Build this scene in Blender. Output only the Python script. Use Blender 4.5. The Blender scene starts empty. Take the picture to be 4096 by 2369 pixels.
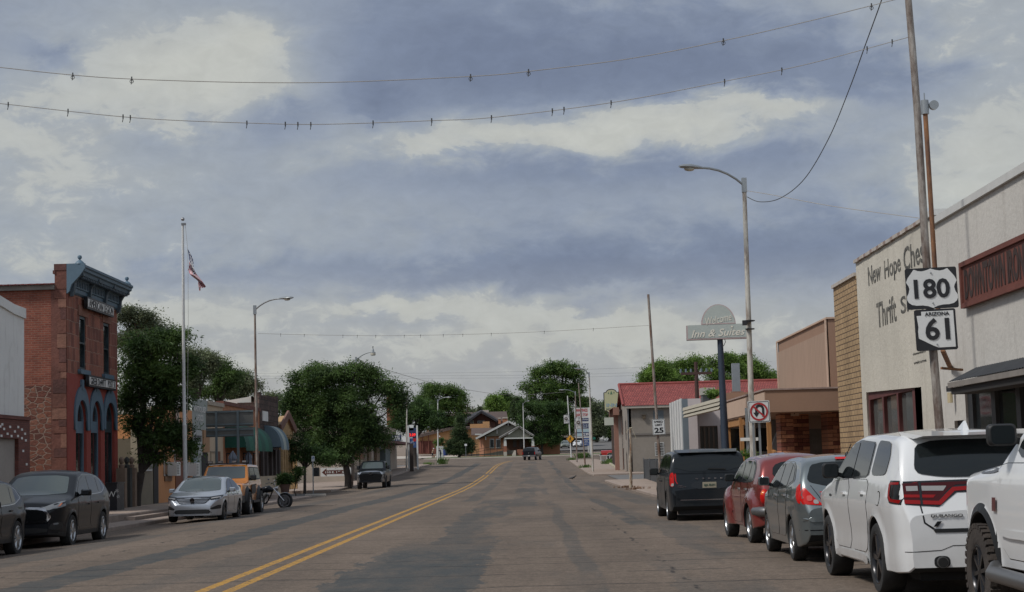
import bpy, bmesh, math, random
from math import sin, cos, pi, radians, exp, sqrt
from mathutils import Vector, Matrix
from mathutils.geometry import delaunay_2d_cdt
from mathutils.bvhtree import BVHTree
import numpy as np
C = bpy.context.scene.collection
SC = bpy.context.scene
# ---------------------------------------------------------------- camera
FX, CX, CY, VPX, VPY, ROLL, EYE = 6827.0, 2048.0, 1184.5, 2123.0, 1848.0, 0.028, 1.55
axy = Vector(((VPX-CX)/FX, (CY-VPY)/FX, 1)).normalized()
axz = Vector((-ROLL, 1, 0)); axz.z = -(axz.x*axy.x+axz.y*axy.y)/axy.z; axz.normalize()
axx = Vector((axy.y*axz.z-axy.z*axz.y, axy.z*axz.x-axy.x*axz.z, axy.x*axz.y-axy.y*axz.x)); axx = -axx if axx.x < 0 else axx
cam = bpy.data.objects.new("camera", bpy.data.cameras.new("camera")); C.objects.link(cam)
rt = Vector((axx.x, axy.x, axz.x)); up = Vector((axx.y, axy.y, axz.y)); fw = Vector((axx.z, axy.z, axz.z))
cam.matrix_world = Matrix(((rt.x, up.x, -fw.x, 0), (rt.y, up.y, -fw.y, 0), (rt.z, up.z, -fw.z, EYE), (0, 0, 0, 1)))
cam.data.sensor_width = 36; cam.data.lens = FX/4096*36; cam.data.clip_start = .1; cam.data.clip_end = 9000
SC.camera = cam
SC.cycles.use_denoising = True; SC.cycles.max_bounces = 6; SC.cycles.diffuse_bounces = 3; SC.cycles.glossy_bounces = 3; SC.cycles.transparent_max_bounces = 6; SC.cycles.caustics_reflective = False; SC.cycles.caustics_refractive = False
def at(fx, fy, X=None, Y=None, Z=None):
    """world point seen in that direction, on the plane X=, Y= or Z="""
    d = Vector(((fx-CX)/FX, (CY-fy)/FX, 1))
    w = Vector((axx.dot(d), axy.dot(d), axz.dot(d)))
    k = X/w.x if X is not None else (Y/w.y if Y is not None else (Z-EYE)/w.z)
    return Vector((w.x*k, w.y*k, w.z*k+EYE))
# ---------------------------------------------------------------- light
SUN_EL, SUN_AZ = radians(50), radians(240)      # azimuth clockwise from +Y
SC.view_settings.view_transform = 'Standard'; SC.view_settings.look = 'None'
SC.view_settings.exposure = 0.15; SC.view_settings.gamma = 1
sun = bpy.data.objects.new("sun", bpy.data.lights.new("sun", 'SUN')); C.objects.link(sun)
sun.data.energy = 2.5; sun.data.angle = radians(9); sun.data.color = (1, .96, .91)
sd = Vector((sin(SUN_AZ)*cos(SUN_EL), cos(SUN_AZ)*cos(SUN_EL), sin(SUN_EL)))
sun.rotation_euler = sd.to_track_quat('Z', 'Y').to_euler()

class NT:
    """small helper to write shader node maths"""
    def __init__(s, nt): s.nt = nt; s.n = nt.nodes; s.l = nt.links
    def set(s, sock, v):
        if isinstance(v, bpy.types.NodeSocket): s.l.new(v, sock)
        else: sock.default_value = v
    def m(s, op, a, b=0, c=0, clamp=False):
        n = s.n.new('ShaderNodeMath'); n.operation = op; n.use_clamp = clamp
        s.set(n.inputs[0], a); s.set(n.inputs[1], b); s.set(n.inputs[2], c); return n.outputs[0]
    def coord(s, kind='Object'): return s.n.new('ShaderNodeTexCoord').outputs[kind]
    def sep(s, v):
        n = s.n.new('ShaderNodeSeparateXYZ'); s.set(n.inputs[0], v); return n.outputs
    def comb(s, x=0, y=0, z=0):
        n = s.n.new('ShaderNodeCombineXYZ'); s.set(n.inputs[0], x); s.set(n.inputs[1], y); s.set(n.inputs[2], z); return n.outputs[0]
    def vm(s, op, a, b=(0, 0, 0)):
        n = s.n.new('ShaderNodeVectorMath'); n.operation = op; s.set(n.inputs[0], a); s.set(n.inputs[1], b); return n.outputs[0]
    def noise(s, v, scale=5, detail=3, rough=.55, dist=0):
        n = s.n.new('ShaderNodeTexNoise'); s.set(n.inputs['Vector'], v); s.set(n.inputs['Scale'], scale)
        n.inputs['Detail'].default_value = detail; n.inputs['Roughness'].default_value = rough; n.inputs['Distortion'].default_value = dist
        return n.outputs[0]
    def ramp(s, f, stops, mode='LINEAR'):
        n = s.n.new('ShaderNodeValToRGB'); n.color_ramp.interpolation = mode; e = n.color_ramp.elements
        while len(e) < len(stops): e.new(.5)
        for k, (p, c) in enumerate(stops):
            e[k].position = p; e[k].color = (c, c, c, 1) if isinstance(c, (int, float)) else (*c[:3], 1)
        s.set(n.inputs[0], f); return n.outputs[0]
    def rng(s, f, a, b, c=0., d=1., smooth=False):
        n = s.n.new('ShaderNodeMapRange'); n.interpolation_type = 'SMOOTHSTEP' if smooth else 'LINEAR'
        s.set(n.inputs[0], f); n.inputs[1].default_value = a; n.inputs[2].default_value = b; n.inputs[3].default_value = c; n.inputs[4].default_value = d
        return n.outputs[0]
    def mix(s, f, a, b, mode='MIX'):
        n = s.n.new('ShaderNodeMix'); n.data_type = 'RGBA'; n.blend_type = mode
        s.set(n.inputs[0], f)
        for i, v in ((6, a), (7, b)): s.set(n.inputs[i], (*v[:3], 1) if isinstance(v, tuple) else v)
        return n.outputs[2]
    def scale(s, col, k):
        return s.vm('MULTIPLY', col, s.comb(k, k, k))
    def bump(s, h, strength=.3, dist=.02):
        n = s.n.new('ShaderNodeBump'); n.inputs['Strength'].default_value = strength; n.inputs['Distance'].default_value = dist
        s.set(n.inputs['Height'], h); return n.outputs[0]

# ---------------------------------------------------------------- sky: bright clouds over blue-grey cloud
W = bpy.data.worlds.new("World"); SC.world = W; W.use_nodes = True
W.cycles.sampling_method = 'MANUAL'; W.cycles.sample_map_resolution = 256
t = NT(W.node_tree); t.n.clear()
out = t.n.new('ShaderNodeOutputWorld'); bg = t.n.new('ShaderNodeBackground'); bg2 = t.n.new('ShaderNodeBackground'); mx = t.n.new('ShaderNodeMixShader')
sky = t.n.new('ShaderNodeTexSky'); sky.sky_type = 'NISHITA'; sky.sun_disc = False; sky.sun_elevation = SUN_EL; sky.sun_rotation = SUN_AZ
sky.air_density = 1; sky.dust_density = 2
t.l.new(sky.outputs[0], bg.inputs[0]); bg.inputs[1].default_value = .06
dv = t.coord('Generated'); sx, sy, sz = t.sep(dv)[:3]
az = t.m('ARCTAN2', sx, sy); el = t.m('ARCSINE', sz)
k_ = 1.0/4200
def cloud_dir(px, py):      # direction of a point of the sky, as azimuth and elevation
    d = at(px*1.6254, py*1.6254, Y=1) - Vector((0, 0, EYE)); d.normalize()
    return math.atan2(d.x, d.y), math.asin(d.z)
n1 = t.noise(t.comb(t.m('MULTIPLY', az, 7), t.m('MULTIPLY', el, 15), 1.3), 1.0, 6, .55, .3)
n2 = t.noise(t.comb(t.m('MULTIPLY', az, 24), t.m('MULTIPLY', el, 46), 5.1), 1.0, 6, .6, .35)
n3 = t.noise(t.comb(t.m('MULTIPLY', az, 60), t.m('MULTIPLY', el, 105), 2.2), 1.0, 5, .62, .5)
wu = t.m('MULTIPLY_ADD', t.m('SUBTRACT', n2, .5), .055, t.m('MULTIPLY_ADD', t.m('SUBTRACT', n1, .5), .09, az))
wv = t.m('MULTIPLY_ADD', t.m('SUBTRACT', n1, .5), .035, t.m('MULTIPLY_ADD', t.m('SUBTRACT', n2, .5), .04, el))
acc = t.m('MULTIPLY_ADD', t.m('SUBTRACT', n1, .5), .6, .50)
acc = t.m('MULTIPLY_ADD', t.m('SUBTRACT', n2, .5), .27, acc)
blobs = [(470, 150, 290, 120, .30), (200, 270, 400, 140, .36), (350, 480, 700, 150, .08), (620, 120, 110, 70, .14), (640, 90, 120, 50, .25), (560, 215, 190, 70, .2),
         (1650, 290, 420, 52, .5), (1180, 335, 330, 40, .36), (1900, 255, 200, 25, .2), (2440, 260, 200, 300, .3), (2300, 420, 300, 80, .2),
         (250, 760, 500, 60, .26), (1200, 870, 1300, 110, .2), (1150, 730, 300, 30, .2), (1400, 770, 400, 50, .22), (1260, 855, 60, 40, .12), (300, 600, 500, 120, .1), (980, 740, 80, 22, .2),
         (1250, 110, 430, 155, -.56), (900, 260, 110, 60, -.36), (1800, 150, 420, 90, -.4), (640, 300, 110, 60, -.3), (60, 165, 90, 35, -.3), (380, 370, 160, 40, -.2),
         (1500, 420, 700, 50, -.22), (1750, 640, 650, 75, -.3), (1250, 655, 450, 42, -.24), (380, 690, 380, 34, -.18), (1460, 745, 90, 22, -.3),
         (2240, 210, 190, 70, -.3), (1300, 560, 500, 70, -.1), (1000, 790, 200, 18, -.15), (2450, 640, 150, 80, .12), (1650, 800, 300, 30, .1)]
wvec = t.comb(wu, wv, 0)
for px, py, rx, ry, amp in blobs:
    a0, e0 = cloud_dir(px, py)
    q = t.vm('MULTIPLY', t.vm('SUBTRACT', wvec, (a0, e0, 0)), (1/(rx*k_), 1/(ry*k_), 0))
    dn = t.n.new('ShaderNodeVectorMath'); dn.operation = 'DOT_PRODUCT'; t.l.new(q, dn.inputs[0]); t.l.new(q, dn.inputs[1])
    acc = t.m('MULTIPLY_ADD', t.m('POWER', .3679, dn.outputs['Value']), amp, acc)
lowg = t.rng(el, .0, .12, -.03, 0)
acc = t.m('ADD', acc, lowg)
ccol = t.ramp(acc, [(.0, (.165, .20, .285)), (.28, (.203, .243, .33)), (.45, (.27, .31, .382)), (.62, (.335, .368, .405)), (.8, (.41, .43, .435)), (1, (.49, .50, .47))])
warm = t.rng(el, .02, .12, .6, 0)
ccol = t.mix(warm, ccol, (.42, .40, .36))
crisp = t.rng(t.m('MULTIPLY_ADD', t.m('SUBTRACT', n3, .5), .5, acc), .66, .76, 0, 1, True)
ccol = t.mix(t.m('MULTIPLY', crisp, .5), ccol, (.49, .50, .465))
ccol = t.scale(ccol, t.rng(n3, .25, .75, .93, 1.07))
back = t.rng(sy, -.2, .25, 1.5, 1.0)     # the clouds behind the viewer stand nearer the sun
ccol = t.scale(ccol, back)
t.l.new(ccol, bg2.inputs[0]); bg2.inputs[1].default_value = 1.0
mx.inputs[0].default_value = .92
t.l.new(bg.outputs[0], mx.inputs[1]); t.l.new(bg2.outputs[0], mx.inputs[2]); t.l.new(mx.outputs[0], out.inputs[0])

# ---------------------------------------------------------------- mesh helpers
class MB:
    def __init__(s): s.v = []; s.f = []; s.mi = []; s.mats = []; s.cur = 0
    def mat(s, m):
        if m not in s.mats: s.mats.append(m)
        s.cur = s.mats.index(m); return s
    def face(s, pts):
        n = len(s.v); s.v += [tuple(p) for p in pts]; s.f.append(tuple(range(n, n+len(pts)))); s.mi.append(s.cur)
    def add(s, vs, fs, M=None):
        n = len(s.v)
        s.v += [tuple(M @ Vector(p)) if M is not None else tuple(p) for p in vs]
        for f in fs: s.f.append(tuple(i+n for i in f)); s.mi.append(s.cur)
        return s
    def box(s, x0, x1, y0, y1, z0, z1, M=None):
        return s.add([(x0, y0, z0), (x1, y0, z0), (x1, y1, z0), (x0, y1, z0), (x0, y0, z1), (x1, y0, z1), (x1, y1, z1), (x0, y1, z1)],
              [(0, 3, 2, 1), (4, 5, 6, 7), (0, 1, 5, 4), (1, 2, 6, 5), (2, 3, 7, 6), (3, 0, 4, 7)], M)
    def bar(s, a, b, w, h=None, upv=(0, 0, 1)):
        a, b = Vector(a), Vector(b); h = h or w; d = (b-a).normalized(); u = Vector(upv)
        if abs(d.dot(u)) > .95: u = Vector((0, 1, 0))
        r = d.cross(u).normalized(); u = r.cross(d)
        p = [a+r*i*w/2+u*j*h/2 for i, j in ((-1, -1), (1, -1), (1, 1), (-1, 1))]; q = [x+(b-a) for x in p]
        return s.add(p+q, [(0, 1, 2, 3), (7, 6, 5, 4), (0, 4, 5, 1), (1, 5, 6, 2), (2, 6, 7, 3), (3, 7, 4, 0)])
    def tube(s, pts, rad, n=8, cap=True):
        pts = [Vector(p) for p in pts]; rad = rad if isinstance(rad, (list, tuple)) else [rad]*len(pts)
        vs, fs = [], []; prev = None
        for i, p in enumerate(pts):
            d = (pts[min(i+1, len(pts)-1)]-pts[max(i-1, 0)]).normalized()
            if prev is None: r = d.orthogonal().normalized()
            else: r = (prev-d*prev.dot(d)).normalized()
            prev = r; u = d.cross(r)
            for k in range(n): a = 2*pi*k/n; vs.append(p+(r*cos(a)+u*sin(a))*rad[i])
        for i in range(len(pts)-1):
            for k in range(n): fs.append((i*n+k, i*n+(k+1) % n, (i+1)*n+(k+1) % n, (i+1)*n+k))
        if cap: fs.append(tuple(range(n-1, -1, -1))); fs.append(tuple(range((len(pts)-1)*n, len(pts)*n)))
        return s.add(vs, fs)
    def lathe(s, prof, n=16, M=None):
        """prof: (radius, height) pairs about local z"""
        vs = [(r*cos(2*pi*k/n), r*sin(2*pi*k/n), z) for r, z in prof for k in range(n)]; fs = []
        for i in range(len(prof)-1):
            for k in range(n): fs.append((i*n+k, i*n+(k+1) % n, (i+1)*n+(k+1) % n, (i+1)*n+k))
        fs.append(tuple(range(n-1, -1, -1))); fs.append(tuple(range((len(prof)-1)*n, len(prof)*n)))
        return s.add(vs, fs, M)
    def ball(s, c, r, n=10, sz=1.0):
        return s.lathe([(max(r*sin(pi*i/6), .001), -r*cos(pi*i/6)*sz) for i in range(7)], n, Matrix.Translation(c))
def link(name, me, parent=None):
    o = bpy.data.objects.new(name, me); C.objects.link(o)
    if parent is not None:
        o.parent = parent; root = parent; off = Vector(parent.location)
        while root.parent is not None: root = root.parent; off = Vector(root.location)
        if parent.parent is None: o.matrix_parent_inverse = Matrix.Translation(-off)
    return o
def obj(name, mb, m=None, parent=None, smooth=None):
    me = bpy.data.meshes.new(name)
    if isinstance(mb, MB):
        me.from_pydata(mb.v, [], mb.f)
        if mb.mats:
            for q in mb.mats: me.materials.append(q)
            me.polygons.foreach_set('material_index', mb.mi)
        elif m: me.materials.append(m)
    else:
        bpy.data.meshes.remove(me); me = mb; me.name = name
        if m: me.materials.clear(); me.materials.append(m)
    me.update()
    if smooth:
        me.polygons.foreach_set('use_smooth', [True]*len(me.polygons)); me.set_sharp_from_angle(angle=radians(smooth))
    return link(name, me, parent)
def tag(o, label=None, cat=None, group=None, kind=None):
    if label: o['label'] = label
    if cat: o['category'] = cat
    if group: o['group'] = group
    if kind: o['kind'] = kind
    return o
def thing(name, label, cat, loc, group=None):
    o = bpy.data.objects.new(name, None); C.objects.link(o); o.location = loc; o.empty_display_size = .2
    return tag(o, label, cat, group)
def curve_mesh(loops, ext, bevel=0):
    cu = bpy.data.curves.new('c', 'CURVE'); cu.dimensions = '2D'; cu.fill_mode = 'BOTH'; cu.extrude = ext/2
    for L in loops:
        sp = cu.splines.new('POLY'); sp.points.add(len(L)-1)
        for p, q in zip(sp.points, L): p.co = (q[0], q[1], 0, 1)
        sp.use_cyclic_u = True
    o = bpy.data.objects.new('c', cu); C.objects.link(o); bpy.context.view_layer.update()
    me = bpy.data.meshes.new_from_object(o.evaluated_get(bpy.context.evaluated_depsgraph_get()))
    bpy.data.objects.remove(o); bpy.data.curves.remove(cu); return me
def frame(o, u, v):
    u = Vector(u).normalized(); v = Vector(v).normalized(); w = u.cross(v)
    return Matrix(((u.x, v.x, w.x, o[0]), (u.y, v.y, w.y, o[1]), (u.z, v.z, w.z, o[2]), (0, 0, 0, 1)))
def plate(loops, thick, M, name='plate', m=None, parent=None):
    """polygon(s) with holes, extruded backwards by thick from the plane of M"""
    me = curve_mesh(loops, thick); me.transform(M @ Matrix.Translation((0, 0, -thick/2)))
    return obj(name, me, m, parent)
def rect(x0, x1, y0, y1): return [(x0, y0), (x1, y0), (x1, y1), (x0, y1)]
def rrect(x0, x1, y0, y1, r, n=4):
    P = []
    for cx_, cy_, a0 in ((x1-r, y1-r, 0), (x0+r, y1-r, 90), (x0+r, y0+r, 180), (x1-r, y0+r, 270)):
        for i in range(n+1): a = radians(a0+90*i/n); P.append((cx_+r*cos(a), cy_+r*sin(a)))
    return P
def text_mesh(body, h, w=None, bold=0.0, shear=0, ext=.006, space=1.0, align='CENTER'):
    cu = bpy.data.curves.new('t', 'FONT'); cu.body = body; cu.size = 1; cu.extrude = ext/2; cu.offset = bold; cu.shear = shear
    cu.space_character = space; cu.resolution_u = 3
    o = bpy.data.objects.new('t', cu); C.objects.link(o); bpy.context.view_layer.update()
    me = bpy.data.meshes.new_from_object(o.evaluated_get(bpy.context.evaluated_depsgraph_get()))
    bpy.data.objects.remove(o); bpy.data.curves.remove(cu)
    co = np.empty(len(me.vertices)*3); me.vertices.foreach_get('co', co); co = co.reshape(-1, 3)
    x0, x1, y0, y1 = co[:, 0].min(), co[:, 0].max(), co[:, 1].min(), co[:, 1].max()
    sy_ = h/(y1-y0); sx_ = (w/(x1-x0)) if w else sy_
    co[:, 0] = (co[:, 0]-(x0+x1)/2)*sx_; co[:, 1] = (co[:, 1]-(y0+y1)/2)*sy_
    me.vertices.foreach_set('co', co.ravel()); me.update(); return me
def text(body, h, M, m, parent, w=None, name='lettering', **k):
    me = text_mesh(body, h, w, **k); me.transform(M); return obj(name, me, m, parent)

# ---------------------------------------------------------------- materials
MATS = {}
def pm(name, col, rough=.8, metal=0., var=.18, scale=2.5, bump=0., bscale=None, spec=.5, streak=False, stain=0., coat=0., fine=None, emit=0):
    """plain material with uneven colour and a little relief"""
    if name in MATS: return MATS[name]
    M = bpy.data.materials.new(name); M.use_nodes = True; t = NT(M.node_tree); b = t.n['Principled BSDF']
    co = t.coord()
    if streak: a = t.sep(co); co2 = t.comb(t.m('MULTIPLY', a[0], 3), t.m('MULTIPLY', a[1], 3), t.m('MULTIPLY', a[2], .35))
    else: co2 = co
    if var > 0:
        f = t.m('MULTIPLY_ADD', t.m('SUBTRACT', t.noise(co2, scale, 5, .62), .5), var*4, 1.0)
        f = t.m('MULTIPLY', f, t.m('MULTIPLY_ADD', t.m('SUBTRACT', t.noise(co, (fine or scale*14), 3), .5), var*1.6, 1.0))
        c = t.scale(t.comb(*col), f)
        if stain:
            a = t.sep(co); d_ = t.noise(t.comb(t.m('MULTIPLY', a[0], 2.2), t.m('MULTIPLY', a[1], 2.2), t.m('MULTIPLY', a[2], .3)), 1.6, 6, .68)
            c = t.mix(t.m('MULTIPLY', t.rng(d_, .55, .72), stain), c, (.20, .17, .14)); c = t.mix(t.m('MULTIPLY', t.rng(t.noise(co, 1.1, 5, .7), .56, .62), stain*.35), c, (.33, .30, .27))
        t.l.new(c, b.inputs['Base Color'])
    else: b.inputs['Base Color'].default_value = (*col, 1)
    if var > 0 and rough > .3: t.l.new(t.m('MULTIPLY_ADD', t.noise(co, scale*3), .3, rough-.15), b.inputs['Roughness'])
    else: b.inputs['Roughness'].default_value = rough
    b.inputs['Metallic'].default_value = metal
    b.inputs['Specular IOR Level'].default_value = spec
    if coat: b.inputs['Coat Weight'].default_value = coat; b.inputs['Coat Roughness'].default_value = .04
    if bump: t.l.new(t.bump(t.noise(co, bscale or 30, 5, .6), 1.0, bump), b.inputs['Normal'])
    if emit: b.inputs['Emission Color'].default_value = (*col, 1); b.inputs['Emission Strength'].default_value = emit
    MATS[name] = M; return M
def plane_co(t, ax):
    a = t.sep(t.coord()); return t.comb(a[1] if ax == 'X' else a[0], a[2], 0), a
def brick(name, c1, c2, mortar, bw=.21, bh=.075, mw=.012, ax='X', var=.25, bump=.006, rough=.9, off=.5, bias=0, jit=0., grime=.35):
    if name in MATS: return MATS[name]
    M = bpy.data.materials.new(name); M.use_nodes = True; t = NT(M.node_tree); b = t.n['Principled BSDF']
    co, a = plane_co(t, ax)
    if jit: co = t.vm('ADD', co, t.vm('SCALE', t.comb(t.m('MULTIPLY', t.m('SUBTRACT', t.noise(co, 2.2, 2), .5), jit), t.m('MULTIPLY', t.m('SUBTRACT', t.noise(co, 2.7, 2), .5), jit), 0)))
    if jit:
        n0 = t.n[-1]; 
        for n_ in t.n:
            if n_.bl_idname == 'ShaderNodeVectorMath' and n_.operation == 'SCALE': n_.inputs['Scale'].default_value = 1
    n = t.n.new('ShaderNodeTexBrick'); t.l.new(co, n.inputs['Vector']); n.offset = off
    n.inputs['Color1'].default_value = (*c1, 1); n.inputs['Color2'].default_value = (*c2, 1); n.inputs['Mortar'].default_value = (*mortar, 1)
    n.inputs['Scale'].default_value = 1; n.inputs['Brick Width'].default_value = bw; n.inputs['Row Height'].default_value = bh
    n.inputs['Mortar Size'].default_value = mw; n.inputs['Mortar Smooth'].default_value = .3; n.inputs['Bias'].default_value = bias
    g = t.m('MULTIPLY_ADD', t.m('SUBTRACT', t.noise(co, 1.1, 5, .65), .5), grime*3, 1)
    g = t.m('MULTIPLY', g, t.m('MULTIPLY_ADD', t.m('SUBTRACT', t.noise(co, 14, 4), .5), var*3, 1))
    t.l.new(t.scale(n.outputs['Color'], g), b.inputs['Base Color']); b.inputs['Roughness'].default_value = rough
    h = t.m('MULTIPLY_ADD', t.noise(co, 18, 4), .8, t.m('MULTIPLY', n.outputs['Fac'], -1))
    t.l.new(t.bump(h, 1, bump), b.inputs['Normal'])
    MATS[name] = M; return M
def rubble(name, cols, mortar, scale=2.6, ax='X', mw=.07, stretch=1.5, bump=.03):
    if name in MATS: return MATS[name]
    M = bpy.data.materials.new(name); M.use_nodes = True; t = NT(M.node_tree); b = t.n['Principled BSDF']
    a = t.sep(t.coord()); co = t.comb(a[1] if ax == 'X' else a[0], t.m('MULTIPLY', a[2], stretch), 0)
    wob = t.comb(t.m('MULTIPLY', t.noise(co, 4, 3), .13), t.m('MULTIPLY', t.noise(t.vm('ADD', co, (7, 3, 0)), 4, 3), .13), 0)
    co = t.vm('ADD', co, wob)
    v = t.n.new('ShaderNodeTexVoronoi'); v.voronoi_dimensions = '2D'; v.feature = 'F1'; v.distance = 'MINKOWSKI'; v.inputs['Exponent'].default_value = 3
    v.inputs['Randomness'].default_value = .8
    e = t.n.new('ShaderNodeTexVoronoi'); e.voronoi_dimensions = '2D'; e.feature = 'DISTANCE_TO_EDGE'; e.inputs['Randomness'].default_value = .8
    v.distance = 'EUCLIDEAN'
    for q in (v, e): t.l.new(co, q.inputs['Vector']); q.inputs['Scale'].default_value = scale
    r = t.sep(v.outputs['Color'])[0]
    c = t.ramp(r, [(i/(len(cols)-1), q) for i, q in enumerate(cols)])
    c = t.scale(c, t.m('MULTIPLY_ADD', t.m('SUBTRACT', t.noise(co, 9, 5, .7), .5), 1.5, 1))
    k = t.rng(e.outputs['Distance'], mw*.6, mw)
    t.l.new(t.mix(k, mortar, c), b.inputs['Base Color']); b.inputs['Roughness'].default_value = .95
    t.l.new(t.bump(t.m('ADD', k, t.m('MULTIPLY', t.noise(co, 10, 5), .8)), 1, bump), b.inputs['Normal'])
    MATS[name] = M; return M
def paint(name, col, metal=.0, rough=.35, flake=0.):
    if name in MATS: return MATS[name]
    dk = sum(col) < .2; M = pm(name, col, rough, 0 if dk else metal, 0, coat=.32 if dk else 1.0, spec=.1 if dk else .5); t = NT(M.node_tree); b = t.n['Principled BSDF']
    dust = t.rng(t.noise(t.coord(), 3.0, 5, .65), .35, .75)
    a = t.sep(t.coord()); low = t.rng(a[2], .75, .2)     # road dust lies on the lower panels
    k = t.m('MULTIPLY', dust, t.m('MULTIPLY_ADD', low, .09 if sum(col) < .2 else .3, .012))
    t.l.new(t.mix(k, col, (.16, .13, .11)), b.inputs['Base Color'])
    t.l.new(t.m('MULTIPLY_ADD', k, .5, .03), b.inputs['Coat Roughness'])
    return M
def glass(name, col=(.012, .016, .018), ior=1.5, rough=.03):
    if name in MATS: return MATS[name]
    M = pm(name, col, rough, 0, 0); b = M.node_tree.nodes['Principled BSDF']; b.inputs['IOR'].default_value = ior
    t = NT(M.node_tree); t.l.new(t.m('MULTIPLY_ADD', t.noise(t.coord(), 6, 3), .06, rough), b.inputs['Roughness'])
    return M
def wood(name, col, ax='Z', plank=.15):
    if name in MATS: return MATS[name]
    M = bpy.data.materials.new(name); M.use_nodes = True; t = NT(M.node_tree); b = t.n['Principled BSDF']
    a = t.sep(t.coord()); co = t.comb(t.m('MULTIPLY', a[0], 12), t.m('MULTIPLY', a[1], 12), t.m('MULTIPLY', a[2], .8)) if ax == 'Z' else t.comb(t.m('MULTIPLY', a[0], .8), t.m('MULTIPLY', a[1], .8), t.m('MULTIPLY', a[2], 14))
    f = t.m('MULTIPLY_ADD', t.m('SUBTRACT', t.noise(co, 1.5, 5, .7), .5), 1.3, 1)
    t.l.new(t.scale(t.comb(*col), f), b.inputs['Base Color']); b.inputs['Roughness'].default_value = .8
    MATS[name] = M; return M
def rusty(name, base, rust, amount=.5, scale=2.):
    if name in MATS: return MATS[name]
    M = bpy.data.materials.new(name); M.use_nodes = True; t = NT(M.node_tree); b = t.n['Principled BSDF']
    co = t.coord(); a = t.sep(co); c2 = t.comb(t.m('MULTIPLY', a[0], 4), t.m('MULTIPLY', a[1], 4), a[2])
    k = t.rng(t.noise(c2, scale, 6, .7), 1-amount-.12, 1-amount+.12)
    f = t.m('MULTIPLY_ADD', t.m('SUBTRACT', t.noise(c2, 9, 4), .5), .7, 1)
    t.l.new(t.scale(t.mix(k, base, rust), f), b.inputs['Base Color']); b.inputs['Roughness'].default_value = .7
    MATS[name] = M; return M
# ---------------------------------------------------------------- terrain
PROF = [(-60, 0), (100, 0), (119, .07), (150, .33), (175, .7), (205, 1.2), (224, 1.5), (250, 1.8), (290, 2.45), (320, 3.2), (350, 4.2), (450, 7.0), (600, 9), (6000, 12)]
def zy(Y):
    for (a, za), (b, zb) in zip(PROF, PROF[1:]):
        if Y <= b: return za+(zb-za)*max(0, (Y-a))/(b-a)
    return PROF[-1][1]
def sm(x): x = min(1, max(0, x)); return x*x*(3-2*x)
def zt(X, Y):
    return zy(Y) - .12*sm((-X-9.3)/2.6)*(1-sm((Y-120)/60)) if X < 0 else zy(Y)
def sheet(name, rows, dz, m, nx=10, base=zt, drop=None):
    """rows: (Y, x0, x1); a sheet lying dz above the terrain"""
    mb = MB(); n = len(rows)
    for (Y, a, b) in rows:
        for i in range(nx+1):
            X = a+(b-a)*i/nx; mb.v.append((X, Y, base(X, Y)+dz))
    for r in range(n-1):
        for i in range(nx): mb.f.append((r*(nx+1)+i, r*(nx+1)+i+1, (r+1)*(nx+1)+i+1, (r+1)*(nx+1)+i)); mb.mi.append(0)
    return obj(name, mb, m)
def yr(a, b, st): n = max(1, round((b-a)/st)); return [a+(b-a)*i/n for i in range(n+1)]
def lerp_rows(keys, st=4):
    R = []
    for (a, a0, a1), (b, b0, b1) in zip(keys, keys[1:]):
        for Y in yr(a, b, st)[:-1 if (b, b0, b1) != keys[-1] else None]:
            k = (Y-a)/(b-a); R.append((Y, a0+(b0-a0)*k, a1+(b1-a1)*k))
    return R
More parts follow.
